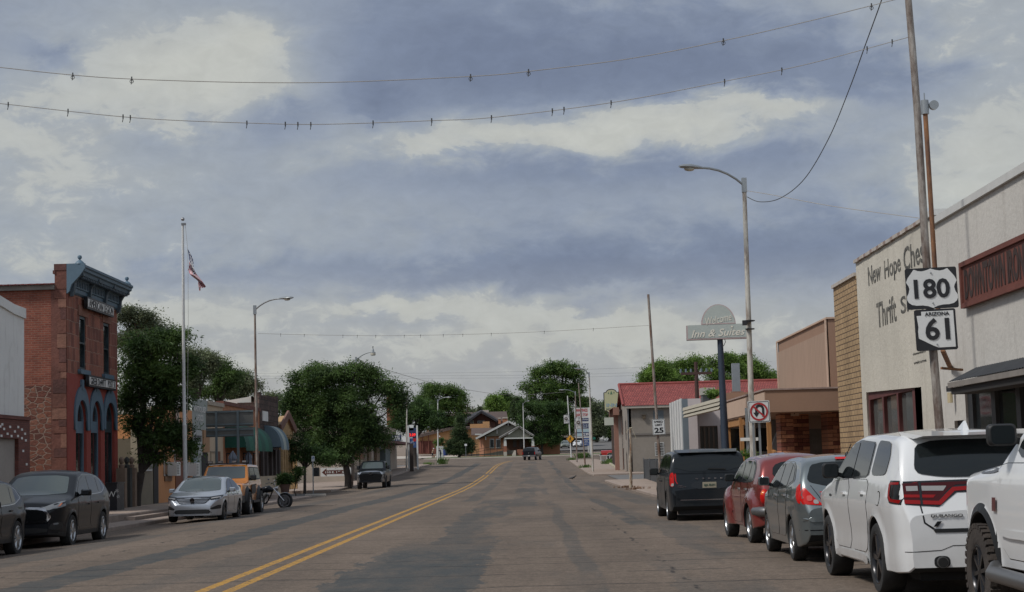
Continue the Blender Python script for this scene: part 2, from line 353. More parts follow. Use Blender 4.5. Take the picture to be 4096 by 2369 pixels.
def asphalt():
    M = bpy.data.materials.new('road_asphalt'); M.use_nodes = True; t = NT(M.node_tree); b = t.n['Principled BSDF']
    co = t.coord(); a = t.sep(co); X, Y = a[0], a[1]
    flat = t.comb(X, Y, 0)
    big = t.noise(t.comb(t.m('MULTIPLY', X, .5), t.m('MULTIPLY', Y, .09), 0), 1, 5, .6)
    base = t.ramp(big, [(.3, (.092, .072, .057)), (.5, (.124, .096, .074)), (.7, (.156, .120, .093))])
    ag = t.m('MULTIPLY_ADD', t.m('SUBTRACT', t.noise(flat, 20, 4, .85), .5), 1.5, .5)
    base = t.scale(base, t.rng(ag, .2, .8, .55, 1.5))
    ag2 = t.noise(t.comb(X, t.m('MULTIPLY', Y, .6), 0), 7, 5, .8)
    base = t.scale(base, t.rng(ag2, .3, .7, .72, 1.3))
    tl = t.noise(t.comb(t.m('MULTIPLY', X, .25), t.m('MULTIPLY', Y, 3.2), 6), 1, 4, .7); base = t.scale(base, t.rng(tl, .3, .7, .88, 1.12))
    wob = t.m('MULTIPLY', t.m('SUBTRACT', t.noise(t.comb(t.m('MULTIPLY', X, .1), t.m('MULTIPLY', Y, .05), 2), 1, 3), .5), .7)
    Xw = t.m('ADD', X, wob)
    rag = t.m('MULTIPLY', t.m('SUBTRACT', t.noise(t.comb(t.m('MULTIPLY', X, 2.2), t.m('MULTIPLY', Y, .5), 3), 1, 5, .7), .5), 1.1)
    brk = t.noise(t.comb(t.m('MULTIPLY', X, .4), t.m('MULTIPLY', Y, .06), 9), 1, 4, .65)
    dark = 0.0
    # long darker strips where the surface was sealed: (x centre, half width, from, to)
    for x0, w, y0, y1, amt in ((-1.75, .95, -5, 36, 1.), (-1.4, .6, 32, 75, .75), (-6.9, .42, -5, 230, .95), (-9.6, .5, 5, 120, .55), (.75, .14, -5, 160, .55), (2.55, .22, 40, 240, .8),
                             (-.3, .5, 60, 190, .6), (-2.6, .3, 70, 230, .6), (.2, .5, 90, 235, .5), (3.2, .5, 26, 60, .5), (4.1, .5, 50, 120, .6), (1.9, .3, 70, 150, .4), (2.3, .5, 8, 30, .35), (-4.9, .5, -5, 200, .35)):
        d = t.m('ABSOLUTE', t.m('SUBTRACT', Xw, x0))
        k = t.rng(t.m('ADD', d, t.m('MULTIPLY', rag, min(1, w*1.6))), w+.05, w-.01)
        k = t.m('MULTIPLY', k, t.rng(Y, y0, y0+1.5)); k = t.m('MULTIPLY', k, t.rng(Y, y1, y1-6))
        if amt < .9: k = t.m('MULTIPLY', k, t.rng(brk, .42, .5))
        dark = t.m('MAXIMUM', dark, t.m('MULTIPLY', k, amt))
    blot = t.rng(t.noise(t.comb(t.m('MULTIPLY', X, .55), t.m('MULTIPLY', Y, .14), 4), 1, 5, .62), .56, .66)
    dark = t.m('MAXIMUM', dark, t.m('MULTIPLY', blot, .25))
    base = t.mix(t.m('MULTIPLY', t.m('MULTIPLY', dark, .98), t.rng(t.noise(t.comb(t.m('MULTIPLY', X, 2.5), t.m('MULTIPLY', Y, .7), 1), 1, 6, .7), .35, .6, .55, 1)), base, t.scale(t.comb(.050, .055, .056), t.rng(ag, .2, .8, .7, 1.3)))
    # transverse cracks: thin wandering lines across the road
    wy = t.m('MULTIPLY_ADD', t.m('SUBTRACT', t.noise(t.comb(t.m('MULTIPLY', X, .8), t.m('MULTIPLY', Y, .02), 0), 1, 5, .65), .5), .9, Y)
    v = t.n.new('ShaderNodeTexVoronoi'); v.voronoi_dimensions = '1D'; v.feature = 'DISTANCE_TO_EDGE'; v.inputs['Scale'].default_value = .42; t.l.new(wy, v.inputs['W'])
    wid = t.m('MULTIPLY', t.noise(t.comb(X, Y, 5), .7, 3), .036)
    cr = t.m('LESS_THAN', v.outputs['Distance'], wid)
    cr = t.m('MULTIPLY', cr, t.m('GREATER_THAN', t.noise(t.comb(t.m('MULTIPLY', X, .6), t.m('MULTIPLY', Y, .4), 7), 1, 3), .43))
    # lengthwise crack
    for x0, y0, y1 in ((1.95, 0, 60), (-8.2, 20, 90)):
        lx = t.m('ABSOLUTE', t.m('SUBTRACT', t.m('MULTIPLY_ADD', t.m('SUBTRACT', t.noise(t.comb(0, t.m('MULTIPLY', Y, .9), x0), 1, 6, .7), .5), .55, X), x0))
        q = t.m('MULTIPLY', t.m('LESS_THAN', lx, t.m('MULTIPLY', t.noise(co, 3, 3), .05)), t.m('MULTIPLY', t.m('GREATER_THAN', Y, y0), t.m('LESS_THAN', Y, y1)))
        q = t.m('MULTIPLY', q, t.m('GREATER_THAN', t.noise(co, 1.3, 4), .54))
        cr = t.m('MAXIMUM', cr, q)
    pit = t.m('GREATER_THAN', t.noise(flat, 11, 2), .76); cr = t.m('MAXIMUM', cr, t.m('MULTIPLY', pit, .8))
    base = t.mix(t.m('MULTIPLY', cr, .8), base, (.022, .02, .02))
    lit = t.m('GREATER_THAN', t.noise(flat, 15, 2, .5), .79)
    base = t.mix(lit, base, (.32, .28, .24))
    # the yellow double line, worn
    cx_ = t.m('ADD', -4.13, t.m('MULTIPLY', t.m('POWER', t.rng(Y, 195, 250), 2), 1.5))
    wear = t.rng(t.noise(flat, 8, 6, .8), .42, .5)
    yl = 0.0
    for off in (-.19, .19):
        d = t.m('ABSOLUTE', t.m('SUBTRACT', t.m('MULTIPLY_ADD', t.m('SUBTRACT', t.noise(flat, 6, 4), .5), .05, X), t.m('ADD', cx_, off)))
        yl = t.m('MAXIMUM', yl, t.m('LESS_THAN', d, .075))
    gap = t.m('SUBTRACT', 1, t.m('MULTIPLY', t.m('GREATER_THAN', Y, 158), t.m('LESS_THAN', Y, 164)))
    yl = t.m('MULTIPLY', t.m('MULTIPLY', yl, gap), t.m('MULTIPLY', wear, t.m('LESS_THAN', Y, 247)))
    base = t.mix(t.m('MULTIPLY', yl, .92), base, t.scale(t.comb(.44, .24, .045), t.rng(ag, .2, .8, .8, 1.15)))
    t.l.new(base, b.inputs['Base Color']); b.inputs['Roughness'].default_value = .92; b.inputs['Specular IOR Level'].default_value = .3
    h = t.m('SUBTRACT', t.m('MULTIPLY', ag, .6), t.m('MULTIPLY', cr, 2))
    t.l.new(t.bump(h, .8, .006), b.inputs['Normal'])
    return M
ASPH = asphalt()
DIRT = pm('dry_earth', (.20, .155, .12), .95, 0, .3, .5, .02)
CONC = pm('pinkish_concrete', (.30, .225, .185), .9, 0, .16, .8, .008, 20)
CONC2 = pm('curb_concrete', (.27, .215, .18), .9, 0, .22, 1.5, .01, 20)
CONCW = pm('pale_concrete', (.40, .36, .31), .9, 0, .12, .7, .006)
GREYASPH = pm('grey_asphalt', (.12, .115, .11), .95, 0, .18, .5, .004, 40)
GRASS = pm('lawn_green', (.07, .105, .03), .95, 0, .25, .6, .03, 12)
gy = yr(-60, 120, 12)+yr(120, 460, 10)[1:]+[520, 600, 900, 1500, 3000, 6000]
g = sheet('ground', [(y, -900 if y < 700 else -4000, 900 if y < 700 else 4000) for y in gy], -.17, DIRT, 60, lambda X, Y: zy(Y)); tag(g, kind='structure')
g = sheet('road', lerp_rows([(-6, -12.5, 8.5), (228, -14, 8.5), (232, -60, 60), (286, -60, 60)], 4), 0, ASPH, 24); tag(g, kind='structure')
g = sheet('side_road', lerp_rows([(96, -60, -12.45), (112, -60, -12.45)], 3), -.02, GREYASPH, 8); tag(g, kind='structure')
g = sheet('fuel_station_forecourt', lerp_rows([(205, -60, -17), (229, -60, -14)], 4), .02, GREYASPH, 6); tag(g, kind='structure')
g = sheet('parking_apron', lerp_rows([(300, -60, -13), (322, -60, -13)], 4), .02, CONCW, 6, lambda X, Y: zy(Y)); tag(g, kind='structure')
g = sheet('hill_road', lerp_rows([(330, 4, 60), (470, 10, 70)], 10), .03, GREYASPH, 6, lambda X, Y: zy(Y)); tag(g, kind='structure')
g = sheet('lawn', lerp_rows([(289.5, -18, 45), (299.5, -18, 45)], 3), .08, GRASS, 20, lambda X, Y: zy(Y)); tag(g, kind='structure')
def kerb_slab(name, keys, h, m, side, st=3, depth=.3, base=zt, facem=None, inner=False):
    """raised slab: keys (Y, x_road_edge, x_far_edge)"""
    R = lerp_rows(keys, st); mb = MB()
    if facem: mb.mat(m)
    for (Y0, a0, b0), (Y1, a1, b1) in zip(R, R[1:]):
        e0, e1 = a0+.16*side, a1+.16*side
        r0 = a0+.03*side; r1 = a1+.03*side
        def P(x, y, z, k=0): return (x, y, base(x, y)+z)
        if facem: mb.mat(facem)
        mb.face([P(a0, Y0, -depth), P(a1, Y1, -depth), P(a1, Y1, h-.03), P(a0, Y0, h-.03)])
        mb.face([P(a0, Y0, h-.03), P(a1, Y1, h-.03), P(r1, Y1, h), P(r0, Y0, h)])
        mb.face([P(r0, Y0, h), P(r1, Y1, h), P(e1, Y1, h), P(e0, Y0, h)])
        if facem: mb.mat(m)
        n = 4
        for i in range(n):
            xa0, xb0 = e0+(b0-e0)*i/n, e0+(b0-e0)*(i+1)/n; xa1, xb1 = e1+(b1-e1)*i/n, e1+(b1-e1)*(i+1)/n
            mb.face([P(xa0, Y0, h), P(xa1, Y1, h), P(xb1, Y1, h), P(xb0, Y0, h)])
        mb.face([P(b0, Y0, -depth), P(b1, Y1, -depth), P(b1, Y1, h), P(b0, Y0, h)])
    for (Y, a, b) in (R[0], R[-1]): mb.face([P(a, Y, -depth), P(b, Y, -depth), P(b, Y, h), P(a, Y, h)])
    return tag(obj(name, mb, m), kind='structure')
def flagstone(name, base_c):
    M = bpy.data.materials.new(name); M.use_nodes = True; t = NT(M.node_tree); b = t.n['Principled BSDF']; co = t.coord(); a = t.sep(co)
    f = t.m('MULTIPLY_ADD', t.m('SUBTRACT', t.noise(co, .8, 5, .65), .5), .7, 1); f = t.m('MULTIPLY', f, t.rng(t.noise(co, 25, 3), .3, .7, .9, 1.1))
    jy = t.m('LESS_THAN', t.m('ABSOLUTE', t.m('SUBTRACT', t.m('FRACT', t.m('MULTIPLY', a[1], 1/1.5)), .5)), .008)
    jx = t.m('LESS_THAN', t.m('ABSOLUTE', t.m('SUBTRACT', t.m('FRACT', t.m('MULTIPLY', a[0], 1/1.6)), .5)), .006)
    j = t.m('MAXIMUM', jx, jy)
    stain = t.rng(t.noise(co, 1.7, 5, .7), .55, .7, 0, .4)
    c = t.mix(stain, t.scale(t.comb(*base_c), f), (.16, .12, .10)); c = t.mix(t.m('MULTIPLY', j, .6), c, (.09, .07, .06))
    t.l.new(c, b.inputs['Base Color']); b.inputs['Roughness'].default_value = .92; return M
WALK = flagstone('walk_slabs', (.29, .225, .18)); WALK2 = flagstone('walk_slabs_old', (.27, .21, .17))
# left side: kerb strip, then the raised pavement
kerb_slab('kerb_left', [(-6, -12.3, -14.2), (96, -12.3, -14.2)], .13, CONC2, -1, facem=CONC2)
kerb_slab('pavement_left', [(-6, -13.3, -16.2), (52, -13.3, -16.2), (60, -13.3, -16.2), (92, -13.4, -16.2), (95, -14.2, -16.2)], .36, WALK, -1, facem=CONC2)
kerb_slab('kerb_left_far', [(113, -13.2, -20), (204, -13.2, -17), (206, -13.3, -16.2), (224, -13.0, -15)], .14, WALK2, -1, facem=CONC2)
mb = MB(); mb.box(-13.32, -12.95, 56, 70, zt(-13, 60)+.12, zt(-13, 60)+.25); tag(obj('kerb_step', mb, CONC2), kind='structure')
# right side
kerb_slab('kerb_right', [(-6, 6.3, 9.8), (50, 6.3, 9.8), (60, 4.95, 9.8), (117, 5.0, 8.6)], .13, WALK, 1, facem=CONC2)
kerb_slab('kerb_right_far', [(141, 5.15, 11), (150, 5.0, 8.8), (222, 5.0, 8.8), (229, 5.4, 8.5)], .14, WALK2, 1, facem=CONC2)
g = sheet('driveway', lerp_rows([(117, 6.2, 40), (141, 6.2, 40)], 3), .03, GREYASPH, 8); tag(g, kind='structure')
g = sheet('motel_lot', lerp_rows([(166, 8.8, 60), (228, 8.6, 60)], 4), .03, GREYASPH, 8); tag(g, kind='structure')
kerb_slab('kerb_far', [(287, -60, -18.5), (288.5, -60, -18.5)], .2, CONC2, 1, base=lambda X, Y: zy(Y)); 
mb = MB()
for i in range(30):
    a, b = -18+i*2.1, -18+(i+1)*2.1
    mb.box(a, b, 288.6, 289.6, zy(289)-.2, zy(289)+.16)
tag(obj('far_curb', mb, CONCW), kind='structure')
# ---------------------------------------------------------------- vehicles
TYRE = pm('tyre_rubber', (.018, .018, .018), .85, 0, .25, 8, .004, 60)
MUDTYRE = pm('muddy_rubber', (.045, .036, .03), .95, 0, .4, 6, .01, 40)
PLAST = pm('black_plastic', (.010, .011, .012), .55, 0, .15, 5)
GLOSSB = pm('gloss_black', (.008, .009, .01), .15, 0, 0)
UNDER = pm('underbody', (.008, .008, .008), .9, 0, 0)
TGLASS = glass('tinted_glass', (.01, .011, .013), 1.22, .05)
CHROME = pm('chrome', (.42, .42, .43), .18, 1, 0)
ALLOY = pm('alloy', (.42, .43, .44), .3, .9, 0)
BALLOY = pm('black_alloy', (.02, .02, .022), .25, .5, 0)
GREYM = pm('grey_metal', (.2, .2, .2), .4, .8, 0)
CGLASS = glass('car_glass', (.010, .013, .014), 1.42, .02)
WGLASS = glass('windshield_glass', (.05, .065, .062), 1.85, .03)  # pale green base colour imitates part of the windscreen reflection
LAMP = glass('headlamp_glass', (.18, .19, .2), 1.6, .05)
RED = pm('tail_lamp_red', (.45, .008, .006), .25, 0, .0, spec=.3)
REDB = pm('lamp_band_red', (.24, .006, .006), .25, 0, .0, spec=.3)
REDD = pm('dark_lamp_red', (.05, .003, .004), .25, 0, .0, spec=.3)
AMBER = pm('amber_lens', (.7, .16, .02), .15, 0, 0, coat=1)
CLEAR = pm('clear_lens', (.28, .27, .26), .15, 0, 0, coat=1)
WHITEP = pm('number_plate', (.5, .5, .47), .5, 0, 0)
def inpoly(x, y, P):
    c = False; j = len(P)-1
    for i in range(len(P)):
        if (P[i][1] > y) != (P[j][1] > y) and x < (P[j][0]-P[i][0])*(y-P[i][1])/(P[j][1]-P[i][1])+P[i][0]: c = not c
        j = i
    return c
def chaikin(P, n=2, q=.22):
    for _ in range(n):
        R = []
        for i in range(len(P)):
            a, b = P[i], P[(i+1) % len(P)]
            R += [(a[0]+(b[0]-a[0])*q, a[1]+(b[1]-a[1])*q), (a[0]+(b[0]-a[0])*(1-q), a[1]+(b[1]-a[1])*(1-q))]
        P = R
    return P
def grow(P, d):
    cx_ = sum(p[0] for p in P)/len(P); cy_ = sum(p[1] for p in P)/len(P); R = []
    n = len(P); area = sum(P[i][0]*P[(i+1) % n][1]-P[(i+1) % n][0]*P[i][1] for i in range(n)); sg = 1 if area > 0 else -1
    for i in range(n):
        a, b, c = P[i-1], P[i], P[(i+1) % n]
        def nrm(p, q):
            dx, dy = q[0]-p[0], q[1]-p[1]; l = sqrt(dx*dx+dy*dy) or 1; return (dy/l*sg, -dx/l*sg)
        n1_, n2_ = nrm(a, b), nrm(b, c); mx_, my_ = n1_[0]+n2_[0], n1_[1]+n2_[1]; l = sqrt(mx_*mx_+my_*my_) or 1
        R.append((b[0]+mx_/l*d, b[1]+my_/l*d))
    return R
class Car:
    def __init__(s, name, label, cat, sp, loc, yaw, group=None):
        s.sp = sp; s.L = sp['L']
        z0 = zt(loc[0], loc[1])
        s.root = thing(name, label, cat, (loc[0], loc[1], z0), group)
        s.M = Matrix.Translation((loc[0], loc[1], z0)) @ Matrix.Rotation(radians(yaw), 4, 'Z') @ Matrix.Translation((0, -s.L/2, 0))
        s.body()
    def put(s, name, mb, m=None, parent=None, smooth=40):
        if isinstance(mb, MB): mb.v = [tuple(s.M @ Vector(p)) for p in mb.v]
        else: mb.transform(s.M)
        return obj(name, mb, m, parent or s.root, smooth)
    def body(s):
        sp = s.sp; L = s.L; rw = sp['rw']; Ra = sp.get('Ra', rw+.06); ax = sp['axles']; sill = sp['sill']
        sm_ = sp.get('smooth', .05)
        def interp(K, x): return float(np.interp(x, [k[0] for k in K], [k[1] for k in K]))
        def T(x): return sum(interp(sp['top'], min(L, max(0, x+d*sm_))) for d in (-1, -.5, 0, .5, 1))/5
        def P(x): return sum(interp(sp['plan'], min(L, max(0, x+d*sm_))) for d in (-1, -.5, 0, .5, 1))/5
        bk = sp.get('bot', [(0, sill+.14), (.12, sill+.04), (.4, sill), (L-.4, sill), (L-.12, sill-.0), (L, sill+.08)])
        S = sp['S']
        def B(x):
            b = interp(bk, x)
            for a in ax:
                d = abs(x-a)
                if d < Ra: b = max(b, rw+sqrt(Ra*Ra-d*d)) if rw+sqrt(Ra*Ra-d*d) > b else b
            return b
        st = set([0, .02, .05, .09, .14, L-.14, L-.09, L-.05, L-.02, L]+[i*.07 for i in range(int(L/.07)+1)])
        for a in ax:
            for k in range(25): st.add(a+Ra*cos(pi*k/24))
            st.add(a-Ra-.004); st.add(a+Ra+.004)
        st = sorted(st); q = [st[0]]
        for x in st[1:]:
            if x-q[-1] > .003: q.append(x)
        st = q
        r = sp.get('r', .08); crown = sp.get('crown', .05); NS = 15
        def hw(x, z):
            w = P(x)*interp(S, z)
            fl = sp.get('flare', .02)
            for a in ax:
                d = sqrt((x-a)**2+(z-rw)**2)
                if d < Ra+.22: w += fl*max(0, 1-((d-Ra)/.09))if d > Ra else fl
            if 'bulge' in sp:
                am, rg_ = sp['bulge']
                for a in ax:
                    d = sqrt(((x-a)/1.15)**2+((z-rw)/.95)**2); k = min(1, max(0, (d-Ra)/rg_)); w += am*(1-k*k)**.8*sm((.45+z-.2)/.4) if k < 1 else 0
            for (zc_, wd, am) in sp.get('creases', []): w += am*exp(-((z-zc_)/wd)**2)
            return w
        vs, rings = [], []
        for x in st:
            top = T(x); b = min(B(x), top-.12); rr = min(r, (top-crown-b)*.4); te = top-crown
            h = []
            h.append((0, b)); h.append((hw(x, b)*.985, b))
            for i in range(NS+1):
                z = b+.012+(te-rr-b-.012)*i/NS; h.append((hw(x, z), z))
            xe = h[-1][0]; ze = h[-1][1]; ins = rr*1.15
            for k in range(1, 5):
                a = pi/2*k/4; h.append((xe-ins*(1-cos(a)), ze+rr*sin(a)))
            xi = xe-ins
            for k in range(1, 6):
                f = 1-k/5; h.append((xi*f, te+crown*(1-f*f)))
            ring = []
            for (X, z) in h: vs.append((X, x, z)); ring.append(len(vs)-1)
            for (X, z) in h[-2:0:-1]: vs.append((-X, x, z)); ring.append(len(vs)-1)
            rings.append(ring)
        n = len(rings[0]); mb = MB(); mb.v = vs
        body_m, low_m = sp['paint'], sp.get('clad')
        mb.mats = [body_m, UNDER]+([low_m] if low_m else [])
        cz = sp.get('cladz', 0)
        for i in range(len(rings)-1):
            for k in range(n):
                f = (rings[i][k], rings[i][(k+1) % n], rings[i+1][(k+1) % n], rings[i+1][k])
                und = k in (0, n-1) or k in (1, n-2)
                zc_ = sum(vs[v][2] for v in f)/4; xc_ = sum(vs[v][1] for v in f)/4
                mi = 0
                if k in (0, n-1): mi = 1
                elif low_m:
                    if zc_ < cz: mi = 2
                    for a in ax:
                        if sqrt((xc_-a)**2+(zc_-rw)**2) < Ra+sp.get('cladr', .06) and zc_ < sp.get('cladtop', 2): mi = 2
                mb.f.append(f); mb.mi.append(mi)
        for rg in (rings[0], rings[-1]):
            mb.f.append(tuple(rg)); mb.mi.append(2 if (low_m and sp.get('capclad')) else 0)
        s.bvh = BVHTree.FromPolygons([Vector(v) for v in vs], mb.f)
        s.put('body', mb, None, smooth=35)
        # wheels
        for a in ax:
            for sd_ in (1, -1): s.wheel(a, sd_, P(a)-sp.get('inset', .02)+sp.get('flare', .02))
    def wheel(s, a, sd_, xo):
        sp = s.sp; rw = sp['rw']; w = sp.get('tw', .23); n = 36
        pt = link('wheel', None, s.root)
        rr = sp.get('rr', rw*.68)
        R = Matrix.Translation((sd_*xo, a, rw)) @ Matrix.Rotation(sd_*pi/2, 4, 'Y')
        mb = MB(); mb.lathe([(rr-.03, -w), (rw-.02, -w), (rw, -w+.03), (rw, -.03), (rw-.02, -.006), (rr+.02, 0), (rr, -.012), (rr-.01, -.06)], n, R)
        if sp.get('knobs'):
            for k in range(36):
                q = R @ Matrix.Rotation(2*pi*k/36, 4, 'Z'); mb.box(rw-.03, rw+.014, -.022, .022, -.09 if k % 2 else -.06, .0, q); mb.box(rw-.01, rw+.014, -.02, .02, -w, -w*.55, q)
        s.put('tyre', mb, sp.get('tyre', TYRE), pt, 40)
        mb = MB(); m1 = sp.get('rim', ALLOY); mb.mat(UNDER); mb.lathe([(.02, -.085), (rr-.01, -.085), (rr-.01, -.08), (.02, -.08)], n, R)
        mb.mat(m1)
        mb.lathe([(rr, -.07), (rr+.004, -.012), (rr-.015, -.008), (rr-.03, -.03), (rr-.03, -.07)], n, R)
        mb.lathe([(.0005, -.07), (.065, -.07), (.06, -.022), (.03, -.016), (.0005, -.016)], 14, R)
        ns = sp.get('spokes', 5); wd = sp.get('spw', .045)
        for k in range(ns):
            q = R @ Matrix.Rotation(2*pi*(k+.2)/ns, 4, 'Z')
            mb.add([(.04, -wd*.8, -.05), (rr-.015, -wd, -.05), (rr-.015, wd, -.05), (.04, wd*.8, -.05), (.04, -wd*.55, -.018), (rr-.015, -wd*.6, -.02), (rr-.015, wd*.6, -.02), (.04, wd*.55, -.018)],
                   [(4, 5, 6, 7), (0, 1, 5, 4), (2, 3, 7, 6), (1, 2, 6, 5)], q)
        s.put('rim', mb, None, pt, 40)
    def wrap(s, name, poly, axis, m, off=.006, parent=None, step=.06, cut=2, label=None, thick=0, q=.22):
        """a panel lying on the body; poly in (s,z) for L/R, (x,z) for F/B, (x,s) for T"""
        P = chaikin(poly, cut, q) if cut else list(poly)
        R = []
        for i in range(len(P)):
            a, b = P[i], P[(i+1) % len(P)]; d = sqrt((a[0]-b[0])**2+(a[1]-b[1])**2)
            if d < 1e-5: continue
            k = max(1, int(d/step)); R += [(a[0]+(b[0]-a[0])*j/k, a[1]+(b[1]-a[1])*j/k) for j in range(k)]
        x0, x1 = min(p[0] for p in R), max(p[0] for p in R); y0, y1 = min(p[1] for p in R), max(p[1] for p in R)
        pts = [Vector(p) for p in R]; nb = len(pts); inner = grow(R, -step*.3)
        nx, ny = int((x1-x0)/step)+1, int((y1-y0)/step)+1
        for i in range(1, nx):
            for j in range(1, ny):
                p = (x0+(x1-x0)*i/nx, y0+(y1-y0)*j/ny)
                if inpoly(p[0], p[1], inner): pts.append(Vector(p))
        r = delaunay_2d_cdt(pts, [(i, (i+1) % nb) for i in range(nb)], [], 1, 1e-4)
        D = {'L': ((-3, 0, 0), (1, 0, 0)), 'R': ((3, 0, 0), (-1, 0, 0)), 'F': ((0, s.L+2, 0), (0, -1, 0)), 'B': ((0, -2, 0), (0, 1, 0)), 'T': ((0, 0, 4), (0, 0, -1))}[axis]
        dr = Vector(D[1]); vs = []
        for p in r[0]:
            if axis in 'LR': o = Vector((D[0][0], p.x, p.y))
            elif axis in 'FB': o = Vector((p.x, D[0][1], p.y))
            else: o = Vector((p.x, p.y, 4))
            hit = s.bvh.ray_cast(o, dr)
            if hit[0] is None:
                h2 = s.bvh.find_nearest(o+dr*(2.2 if axis in 'LRFB' else 3)); q_ = Vector(h2[0]); nn = h2[1]
            else: q_, nn = hit[0], hit[1]
            if nn.dot(dr) > 0: nn = -nn
            vs.append(tuple(q_+nn*off*.5-dr*off*.5))
        mb = MB(); mb.v = vs; mb.f = [tuple(f) for f in r[2]]; mb.mi = [0]*len(mb.f)
        o = s.put(name, mb, m, parent)
        if label: o['label'] = label
        return o
    def both(s, name, poly, m, **k): return [s.wrap(name, poly, a, m, **k) for a in 'LR']
    def mir(s, name, poly, axis, m, **k): return [s.wrap(name, poly, axis, m, **k), s.wrap(name, [(-x, y) for x, y in poly], axis, m, **k)]
    def door(s, poly, handle=None, hm=None):
        for a in 'LR':
            P = chaikin(poly, 1, .12); G = grow(P, .009)
            s.wrap('door_seam', G, a, GLOSSB, off=.0015, cut=0)
            d = s.wrap('door', P, a, s.sp['paint'], off=.004, cut=0)
            if handle:
                x, z = handle; sgn = 1 if a == 'R' else -1
                hit = s.bvh.ray_cast(Vector((3*sgn, x, z)), Vector((-sgn, 0, 0)))
                if hit[0]:
                    X = abs(hit[0].x); mb = MB(); Mx = Matrix.Scale(sgn, 4, (1, 0, 0))
                    mb.add(*[[(X, x-.09, z-.018), (X, x+.09, z-.018), (X, x+.09, z+.018), (X, x-.09, z+.018), (X+.035, x-.075, z-.012), (X+.035, x+.075, z-.012), (X+.035, x+.075, z+.014), (X+.035, x-.075, z+.014)],
                           [(4, 5, 6, 7), (0, 1, 5, 4), (1, 2, 6, 5), (2, 3, 7, 6), (3, 0, 4, 7)]], Mx)
                    s.put('handle', mb, hm or s.sp['paint'], d)
    def mirror(s, x, z, m=None, w=.2, h=.15, X=None, d=.12, gl=True):
        for sg in (1, -1):
            hit = s.bvh.ray_cast(Vector((3*sg, x, z-.08)), Vector((-sg, 0, 0))); X0 = abs(hit[0].x)
            mb = MB(); mb.bar((sg*(X0-.05), x, z-.07), (sg*(X0+.06), x-.01, z-.04), .07, .05)
            o = s.put('wing_mirror', mb, PLAST)
            mb = MB(); P = rrect(0, w, 0, h, min(w, h)*.24, 3)
            vs = []
            for (dy, k) in ((-d/2, .86), (-d/2+.02, 1), (0.0, 1.0), (d/2, .62)):
                for (px, pz) in P: vs.append((sg*(X0+.02+w/2+(px-w/2)*k), x+dy, z-h/2+h/2+(pz-h/2)*k))
            n = len(P); fs = [tuple(range(n)), tuple(range(3*n, 4*n))]
            for i in range(3):
                for k in range(n): fs.append((i*n+k, i*n+(k+1) % n, (i+1)*n+(k+1) % n, (i+1)*n+k))
            mb.add(vs, fs); s.put('mirror_shell', mb, m or s.sp['paint'], o)
            if gl:
                vs = [(sg*(X0+.02+w/2+(px-w/2)*.8), x-d/2-.004, z+(pz-h/2)*.8) for (px, pz) in P]
                mb = MB(); mb.add(vs, [tuple(range(n))]); s.put('mirror_glass', mb, CGLASS, o)
    def letters(s, body, x, z, h, w, axis, m, name='lettering', off=.012, bold=.02, shear=0, side=-1):
        """small letters standing on the tail (B), nose (F) or side (L)"""
        me = text_mesh(body, h, w, bold=bold, ext=.006, shear=shear)
        if axis == 'B': R = Matrix(((1, 0, 0, x), (0, 0, -1, 0), (0, 1, 0, z), (0, 0, 0, 1))); dr = Vector((0, 1, 0))
        elif axis == 'F': R = Matrix(((-1, 0, 0, x), (0, 0, 1, s.L), (0, 1, 0, z), (0, 0, 0, 1))); dr = Vector((0, -1, 0))
        else: R = Matrix(((0, 0, -1, 0), (-1, 0, 0, x), (0, 1, 0, z), (0, 0, 0, 1))); dr = Vector((1, 0, 0))
        me.transform(R)
        o = Vector((x, -2, z)) if axis == 'B' else (Vector((x, s.L+2, z)) if axis == 'F' else Vector((-3, x, z)))
        hit = s.bvh.ray_cast(o, dr)
        if hit[0]:
            if axis == 'L': me.transform(Matrix.Translation((hit[0].x-off, 0, 0)))
            else: me.transform(Matrix.Translation((0, hit[0].y-dr.y*off-(s.L if axis == 'F' else 0), 0)))
        return s.put(name, me, m)
SUV_S = [(.2, .93), (.35, .965), (.6, .995), (.85, 1.0), (1.0, .985), (1.12, .955), (1.75, .79), (2, .72)]
def suv_extra(c, z=.0): pass
WHITE = paint('white_pearl_paint', (.66, .67, .67)); WHITE2 = paint('white_truck_paint', (.68, .69, .69))
BLACKP = paint('black_paint', (.010, .012, .015), .1, .3); BLACK2 = paint('black_blue_paint', (.010, .012, .016), .1, .3)
VANP = paint('dark_slate_paint', (.014, .018, .022), .4, .3)
REDP = paint('dark_red_paint', (.19, .022, .018), .35, .3); GREYP = paint('steel_grey_paint', (.17, .195, .20), .65, .3)
SILV = paint('silver_paint', (.40, .43, .47), .55, .3); ORNG = paint('orange_paint', (.60, .20, .015), .2, .3)
REDT = paint('bright_red_paint', (.40, .02, .015)); SAGE = paint('sage_paint', (.20, .22, .19), .5)

